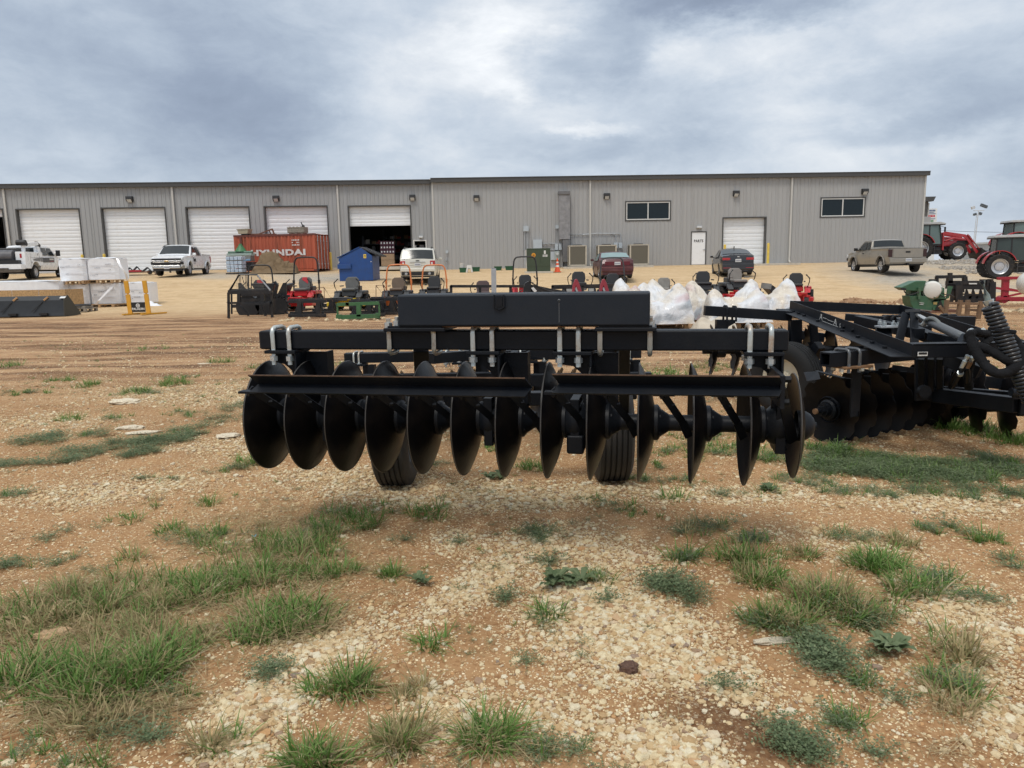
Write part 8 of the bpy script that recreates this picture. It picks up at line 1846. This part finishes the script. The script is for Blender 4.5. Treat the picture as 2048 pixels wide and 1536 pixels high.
beam2('frame_rail', TL, TR, .012, .098); beam2('frame_lip', TL-Vector((0, .05, .045)), TR-Vector((0, .05, .045)), .10, .010)
beam2('frame_rail', TR, BR, .014, .11); beam2('frame_rail', BR, BE, .014, .11)
beam2('frame_rail', BL+Vector((0, .01, 0)), Vector((BE.x, BL.y+.02, BL.z-.005)), .012, .105); beam2('frame_lip', BL+Vector((0, .06, .047)), Vector((BE.x, BL.y+.07, BL.z+.042)), .12, .010)
q = P(1846, 708, 5.38); b = MB(); b.box(w2((q.x, 5.385, q.z)), (.072, .004, .030)); pl = b.build('name_plate', M_WFRAME, T2); b = MB(); b.box(w2((q.x, 5.3825, q.z+.004)), (.060, .003, .016)); b.build('plate_print', M_BLK, pl)
# outlined mark on the rail
for txt, f, sz in (('A', .345, .085), ('A', .475, .085), ('g', .515, .06)):
    me = text_mesh(txt, sz, (1.5, 1), 1, .001, 0); me.materials.clear(); me.materials.append(M_WFRAME); o = bpy.data.objects.new('rail_lettering', me); COL.objects.link(o); o.parent = T2
    q = TL.lerp(BL, f)+n*.0105-u*.004; rot = Matrix((RD, RU, RD.cross(RU))).transposed(); o.matrix_local = Matrix.Translation(w2(q)) @ rot.to_4x4()
    me = text_mesh(txt, sz, (1.5, 1), 1, .001, -.0035); me.materials.clear(); me.materials.append(M_HB); o = bpy.data.objects.new('rail_lettering_core', me); COL.objects.link(o); o.parent = T2; o.matrix_local = Matrix.Translation(w2(q+n*.0008)) @ rot.to_4x4()
for f0, f1, dz in ((.365, .40, .0), (.405, .46, -.004), (.36, .50, -.034)): b = MB(); b.beam(w2(TL.lerp(BL, f0)+n*.0112+u*dz), w2(TL.lerp(BL, f1)+n*.0112+u*dz), .002, .003); b.build('rail_lettering', M_WFRAME, T2)
# cross tubes inside the frame
for a, c, yy0, yy1, w in (((1690, 634), (1800, 642), 7.6, 7.4, .07), ((1716, 640), (1840, 668), 7.3, 6.3, .09), ((1800, 650), (1920, 700), 6.9, 5.9, .09), ((1770, 636), (1856, 660), 7.6, 6.6, .07), ((1858, 672), (1950, 690), 6.2, 5.9, .07)):
    beam2('cross_tube', P(*a, yy0), P(*c, yy1), w, w)
for a, c, yy0, yy1, w in (((1730, 664), (1800, 700), 6.6, 5.8, .06), ((1850, 700), (1960, 745), 5.9, 5.6, .10), ((1765, 660), (1770, 700), 6.6, 6.4, .12)):
    beam2('inner_member', P(*a, yy0), P(*c, yy1), w, w)
q = P(1778, 653, 6.5); b = MB(); b.box(w2(q), (.20, .12, .014)); b.build('bolt_plate', M_GALV, T2)
for px, py in ((1760, 645.5), (1769, 648), (1787, 648), (1796, 651)):
    q = P(px, py, 6.5); b = MB(); b.cyl(w2(q-Vector((0, 0, .015))), w2(q+Vector((0, 0, .012))), .020, n=6); b.cyl(w2(q+Vector((0, 0, .012))), w2(q+Vector((0, 0, .03))), .010, n=8); b.build('bolt', M_NUT, T2, smooth=0)
def ub2(px, py, Y, w, h, m=M_UB, axis=(0, 1), r=.012):
    q = w2(P(px, py, Y)); dx, dy = axis; c = .03; ax = Vector((dx, dy, 0)).normalized(); b = MB()
    b.tube([q-ax*w/2-Vector((0, 0, h)), q-ax*w/2-Vector((0, 0, c)), q-ax*(w/2-.01)-Vector((0, 0, .01)), q-ax*(w/2-c), q+ax*(w/2-c), q+ax*(w/2-.01)-Vector((0, 0, .01)), q+ax*w/2-Vector((0, 0, c)), q+ax*w/2-Vector((0, 0, h))], r, 8); return b.build('u_bolt', m, T2, smooth=60)
for px in (1780, 1795): ub2(px, 632, 7.0, .16, .16, M_HB, (1, .5))
# far toolbar with hangers and gang
FT0 = P(1409, 621, 8.05); FT1 = P(1582, 632, 8.0); FT2 = P(1946, 642, 8.1)
beam2('far_toolbar', FT0, FT1, .10, .105); beam2('far_toolbar', P(1830, 640, 8.1), FT2, .10, .10)
for px, py in ((1451, 614), (1469, 615)): ub2(px, py-2, 8.05, .14, .16, M_HB)
for px, py in ((1888, 632), (1905, 633)): ub2(px, py-2, 8.1, .16, .14, M_HB, (1, .6), .016)
b = MB(); c0 = P(1434, 640, 8.0); c1 = P(1471, 640, 8.0); b.prism([w2(q) for q in (c0, c1, c1-Vector((0, 0, .03)), c1-Vector((.07, 0, .07)), c1-Vector((.10, 0, .14)), c0-Vector((0, 0, .16)))], (0, .08, 0)); b.build('far_hanger', M_HB, T2)
beam2('far_post', P(1590, 640, 7.9), P(1590, 700, 7.9), .12, .10); beam2('far_post', P(1626, 640, 7.6), P(1630, 700, 7.6), .07, .06); beam2('far_scraper_bar', P(1582, 668, 8.3), P(1646, 675, 8.3), .10, .10)
DN = disc_mesh(.290, .075, 10); EN = None
SH = P(1470, 690, 8.1).z
for k, px in enumerate((1418, 1461, 1506, 1550, 1602, 1642, 1690, 1740)):
    q = P(px, 700, 8.15); H2.add('far_disc', DN, w2((q.x, 8.1-.03*k, q.z)), (R(30*k), 0, R(-11)))
q0 = P(1405, 700, 8.15); q1 = P(1760, 700, 7.9); b = MB(); b.cyl(w2(q0), w2(q1), .045, n=14); b.build('far_shaft', M_HB, T2)
for px in (1440, 1484, 1528, 1575, 1622): q = P(px, 700, 8.1); b = MB(); b.cyl(w2(q-Vector((.05, 0, 0))), w2(q+Vector((.05, 0, 0))), .085, n=14); b.build('spool', M_HB, T2)
# transport wheel
c = P(1571, 766, 7.35); c.z = .36+ground_z(c.x, 7.35); ax = Vector((-.80, -.60, 0)).normalized(); tyre(T2, w2(c), .365, .24, ax, 4, mat('cream_rim', (.62, .58, .46), .5), M_HTYRE2)
beam2('wheel_strut', c+Vector((.2, .1, 0)), P(1640, 690, 7.2), .08, .10)
# near left gang: toolbar with an open end
NT0 = P(1650, 719, 5.72); NDIR = Vector((.93, .37, 0)).normalized(); NT1 = NT0+NDIR*1.35; NT1.z -= .0
w = .112; th = .012; side = Vector((-NDIR.y, NDIR.x, 0))
b = MB()
for sx, sz, ww, hh in ((0, w/2-th/2, w, th), (0, -w/2+th/2, w, th), (-w/2+th/2, 0, th, w-2*th), (w/2-th/2, 0, th, w-2*th)):
    b.beam(w2(NT0+side*sx+Vector((0, 0, sz))), w2(NT1+side*sx+Vector((0, 0, sz))), ww, hh)
b.build('near_toolbar', M_HB, T2)
for k in (.17, .28):
    q = NT0+NDIR*k; ax = side; z = w/2+.014; b = MB(); r_ = .075; b.tube([w2(q-ax*r_-Vector((0, 0, .11))), w2(q-ax*r_+Vector((0, 0, z-.03))), w2(q-ax*(r_-.012)+Vector((0, 0, z-.006))), w2(q-ax*(r_-.035)+Vector((0, 0, z))), w2(q+ax*(r_-.035)+Vector((0, 0, z))), w2(q+ax*(r_-.012)+Vector((0, 0, z-.006))), w2(q+ax*r_+Vector((0, 0, z-.03))), w2(q+ax*r_-Vector((0, 0, .11)))], .013, 8); b.build('u_bolt', mat('grey_u_bolt', (.12, .125, .13), .35, .5), T2, smooth=60)
q = NT0+NDIR*.24-Vector((0, 0, w/2+.012)); b = MB(); b.beam(w2(q-NDIR*.12), w2(q+NDIR*.16), .20, .018); b.build('clamp_plate', M_HRUST, T2, bevel=.003)
for dx, dy in ((-.13, -.06), (.05, -.09), (.15, -.085), (-.10, .05)): p = q+NDIR*dx+side*dy-Vector((0, 0, .03)); b = MB(); b.cyl(w2(p), w2(p+Vector((0, 0, .022))), .020, n=6); b.build('nut', M_UB, T2, smooth=0)
hz = q.z; beam2('near_hanger', q+NDIR*.10-Vector((0, 0, .01)), q+NDIR*.10-Vector((0, 0, .42)), .09, .014, up=tuple(side)); beam2('near_hanger', q+NDIR*.13+side*.05-Vector((0, 0, .01)), q+NDIR*.13+side*.05-Vector((0, 0, .40)), .07, .012, up=tuple(side))
GD = Vector((.885, .465, 0)).normalized(); yaw = math.atan2(GD.y, GD.x); g0 = P(1657, 819, 6.10); DNB = disc_mesh(.292, .06, 10)
for k in range(8):
    p = g0+GD*(.232*k); p.z = g0.z; o = H2.add('disc', DNB, w2(p), (R(17*k), 0, yaw)); o['label'] = 'scalloped black disc'
    b = MB(); b.lathe([(0, -.03), (.07, -.03), (.085, -.015), (.085, .05), (.045, .10), (.045, .2)], (0, 0, 0), (1, 0, 0), 18); H2.add('hub', b.mesh('hub', M_HB), (0, 0, 0), parent=o)
b = MB(); b.cyl(w2(g0-GD*.15), w2(g0+GD*.05), .022, n=14); b.cyl(w2(g0-GD*.11), w2(g0-GD*.075), .04, n=6); b.cyl(w2(g0-GD*.075), w2(g0-GD*.02), .055, n=18); b.build('axle_end', M_HB, T2); b = MB(); b.cyl(w2(g0-GD*.168), w2(g0-GD*.150), .024, n=12); b.build('axle_tip', M_HRUST, T2)
b = MB(); b.lathe([(.098, .0), (.106, -.012), (.112, .0)], w2(g0-GD*.0), GD, 26); b.build('hub_ring', M_HB, T2)
# scraper plates over the near gang
b = MB(); p = [P(1608, 745, 6.0), P(1636, 743, 6.0), P(1641, 758, 5.95), P(1614, 762, 5.95)]; b.prism([w2(x) for x in p], (0, .01, 0)); b.build('deflector', M_HBOX, T2)
beam2('near_scraper_bar', P(1632, 742, 6.15), P(1690, 757, 6.0), .05, .012); beam2('near_scraper_bar', P(1715, 742, 6.3), P(1760, 748, 6.6), .10, .05); beam2('near_scraper_bar', P(1784, 735, 6.4), P(1832, 742, 6.4), .012, .05)
for k in range(1, 7): p = g0+GD*(.232*k)-side*(-.0); b = MB(); b.beam(w2(p+Vector((-.10, -.22, .28))), w2(p+Vector((-.04, -.12, .06))), .05, .010); b.build('scraper_arm', M_HB, T2)
# right gang
for k, (px, Y) in enumerate(((1893, 6.55), (1957, 6.35), (2018, 6.15), (2082, 5.95))):
    zz = .292+ground_z(P(px, 840, Y).x, Y)-.01; p = P(px, 800, Y); H2.add('disc', DNB, w2((p.x, Y, zz)), (R(23*k), 0, R(-19)+math.pi))
p0 = P(1860, 815, 6.65); p1 = P(2100, 815, 5.9); b = MB(); b.cyl(w2((p0.x, 6.65, .29)), w2((p1.x, 5.9, .29)), .045, n=14); b.build('right_shaft', M_HB, T2)
for px, Y in ((1925, 6.45), (1988, 6.25), (2050, 6.05)): p = P(px, 800, Y); b = MB(); b.cyl(w2((p.x-.06, Y, .29)), w2((p.x+.06, Y, .29)), .09, n=14); b.build('spool', M_HB, T2)
beam2('right_scraper_bar', P(1885, 722, 6.6), P(1975, 738, 6.5), .03, .16); beam2('right_scraper_bar', P(1955, 762, 6.3), P(2050, 772, 6.2), .03, .10)
for px in (1915, 1975, 2035): beam2('scraper_arm', P(px-8, 757, 6.3), P(px+4, 800, 6.3), .06, .012)
# uprights and drawbar
for px in (1843, 1862, 1880): beam2('upright', P(px, 715, 5.75), P(px, 780, 5.9), .045, .05)
beam2('upright', P(1852, 716, 5.95), P(1852, 800, 5.95), .18, .03); p = P(1845, 782, 5.8); b = MB(); b.cyl(w2(p), w2(p-Vector((0, .04, 0))), .05, n=18); b.build('pivot', M_HB, T2)
D0 = P(1856, 786, 6.15); D1 = P(1873, 790, 5.95); D2 = P(2037, 810, 5.25); D3 = P(2130, 815, 5.15)
beam2('drawbar', D0, D1, .09, .105, M_HB, .006); beam2('drawbar', D1, D2, .10, .112, M_HB, .006); beam2('drawbar', D2, D3, .12, .125, M_HB, .006); beam2('drawbar_brace', P(1868, 777, 6.3), P(2032, 790, 5.6), .07, .05)
b = MB(); q = P(2033, 782, 5.2); b.prism([w2(q+Vector((-.02, 0, -.06))), w2(q+Vector((.03, 0, -.06))), w2(q+Vector((.03, 0, .045))), w2(q+Vector((.015, 0, .06))), w2(q+Vector((-.02, 0, .06)))], (0, .015, 0)); b.build('hitch_lug', M_HB, T2); b = MB(); b.cyl(w2(P(2022, 784, 5.2)), w2(P(2070, 790, 5.2)), .030, n=14); b.build('hitch_pin', M_HBOX, T2)
# coil spring unit
S0 = P(1964, 562, 5.15); S1 = P(1979, 610, 5.12); S2 = P(2062, 800, 4.95)
b = MB(); b.tube([w2(S0), w2(S0.lerp(S1, .6)), w2(S1)], .020, 12); b.build('spring_rod', mat('dusty_steel_rod', (.20, .24, .22), .55, .2, .25, 12), T2); b = MB(); b.beam(w2(S0), w2(S0+(S1-S0)*.12), .055, .02); b.build('rod_eye', M_HB, T2); b = MB(); b.cyl(w2(S1-(S1-S0)*.20), w2(S1), .036, .028, 8); b.build('rod_nut', M_NUT, T2, smooth=0)
ax = (S2-S1).normalized(); A_, B_ = frame_of(ax); L_ = (S2-S1).length; turns = 27; pts = []
for k in range(turns*14+1):
    f = k/(turns*14); a = 6.2832*turns*f; pts.append(w2(S1+ax*L_*f+(A_*math.cos(a)+B_*math.sin(a))*.046))
b = MB(); b.tube(pts, .0135, 7); b.build('coil_spring', mat('spring_black', (.020, .022, .025), .33, 0, .1), T2, smooth=60); b = MB(); b.cyl(w2(S1), w2(S2), .022, n=12); b.build('spring_core', M_GALV, T2)
q = S1.lerp(S2, .27); b = MB(); b.box(w2(q+Vector((.01, 0, 0))), (.13, .12, .028), Matrix.Rotation(.15, 3, 'Y')); b.build('spring_seat', M_HB, T2, bevel=.008)
# mast and hydraulic cylinder
q = P(1816, 622, 6.5); bse = P(1818, 694, 6.2)
for p_, c_ in (((1812, 628), (1793, 702)), ((1828, 626), (1829, 692))): beam2('mast_plate', P(*p_, 6.5), P(*c_, 6.25), .08, .016, up=(0, 1, 0))
b = MB(); b.cyl(w2(P(1810, 626, 6.55)), w2(P(1840, 625, 6.5)), .030, n=14); b.build('mast_pin', M_HB, T2)
C0 = P(1833, 630, 6.5); C1 = P(1862, 645, 6.2); C2 = P(1936, 680, 5.55)
b = MB(); b.cyl(w2(C0), w2(C1), .020, n=14); b.build('cylinder_rod', M_CHROME, T2); b = MB(); b.cyl(w2(C1), w2(C2), .036, n=20); b.build('cylinder_barrel', mat('cylinder_grey', (.10, .105, .11), .38, .2), T2); b = MB(); b.box(w2(C2+Vector((0, 0, -.005))), (.09, .12, .085), Matrix.Rotation(.5, 3, 'Y')); b.build('clevis', M_HBOX, T2, bevel=.015); b = MB(); b.lathe([(.020, -.01), (.032, 0), (.020, .01)], w2(P(1941, 664, 5.45)), (0, 1, .3), 14, True); b.build('pin_ring', M_NUT, T2)
b = MB(); b.tube([w2(P(x, y, Y)) for x, y, Y in ((1848, 647, 6.25), (1853, 639, 6.2), (1862, 636, 6.15), (1873, 640, 6.1), (1881, 652, 6.0), (1893, 660, 5.9), (1915, 668, 5.7), (1938, 676, 5.5))], .018, 8, smoothpath=2); b.build('hydraulic_hose', mat('hose_grey', (.13, .14, .135), .45), T2, smooth=60); b = MB(); b.cyl(w2(P(1846, 650, 6.25)), w2(P(1852, 643, 6.22)), .022, n=8); b.build('hose_end', M_UB, T2)
b = MB(); b.cyl(w2(P(1884, 665, 6.3)), w2(P(1884, 660, 6.3)), .014, n=8); b.cyl(w2(P(1968, 664, 6.2)), w2(P(1966, 660, 6.15)), .02, n=8); b.build('bolt', M_UB, T2)
# black cloth sleeves over the hoses
M_SLV = mat('sleeve_cloth', (.010, .0105, .012), .9, 0, .3, 9, .6, 26, spec=.2)
for path, r in ((((1938, 668, 5.2), (1946, 690, 5.15), (1957, 712, 5.1), (1972, 734, 5.05), (1993, 748, 5.0), (2015, 746, 4.98), (2034, 732, 4.98), (2052, 712, 5.0), (2062, 690, 5.05)), .040),
                (((1940, 690, 5.2), (1965, 694, 5.12), (1990, 706, 5.06), (2014, 722, 5.0), (2036, 730, 5.0), (2060, 728, 5.0)), .036),
                (((1934, 684, 5.25), (1938, 668, 5.25), (1952, 664, 5.3), (1968, 668, 5.35), (1985, 668, 5.4), (2010, 668, 5.5)), .034),
                (((1985, 668, 5.4), (1972, 684, 5.35), (1958, 700, 5.3), (1950, 716, 5.35)), .034), (((2020, 668, 5.2), (2040, 690, 5.15), (2044, 712, 5.1), (2036, 728, 5.05)), .032), (((1948, 700, 5.3), (1942, 722, 5.35), (1935, 745, 5.4), (1938, 775, 5.5)), .036)):
    rg = random.Random(len(path)); b = MB(); b.tube([w2(P(x, y, Y)) for x, y, Y in path], (lambda r_: (lambda f: r_*.85*(1+.05*math.sin(f*47)+.06*math.sin(f*29+1))))(r), 10, smoothpath=3); b.build('hose_sleeve', M_SLV, T2, smooth=70)
for a, c, m_ in (((1936, 711), (1930, 722), M_NUT), ((1930, 722), (1923, 735), M_NUT), ((1945, 714), (1941, 724), M_NUT), ((1941, 724), (1935, 736), M_HRUST)):
    b = MB(); b.cyl(w2(P(*a, 5.2)), w2(P(*c, 5.22)), .016, .013, 12); b.build('hose_coupler', m_, T2)
for path in (((1923, 735, 5.25), (1921, 746, 5.3), (1915, 758, 5.4), (1905, 775, 5.6)), ((1935, 736, 5.25), (1936, 756, 5.35), (1934, 776, 5.6)), ((1918, 742, 5.5), (1908, 752, 5.6), (1900, 775, 5.8))):
    b = MB(); b.tube([w2(P(x, y, Y)) for x, y, Y in path], .016, 8, smoothpath=2); b.build('hydraulic_hose', M_HB, T2, smooth=60)
b = MB(); b.cyl(w2(P(1921, 745, 5.28)), w2(P(1920, 749, 5.3)), .022, n=8); b.build('hose_clip', M_NUT, T2)
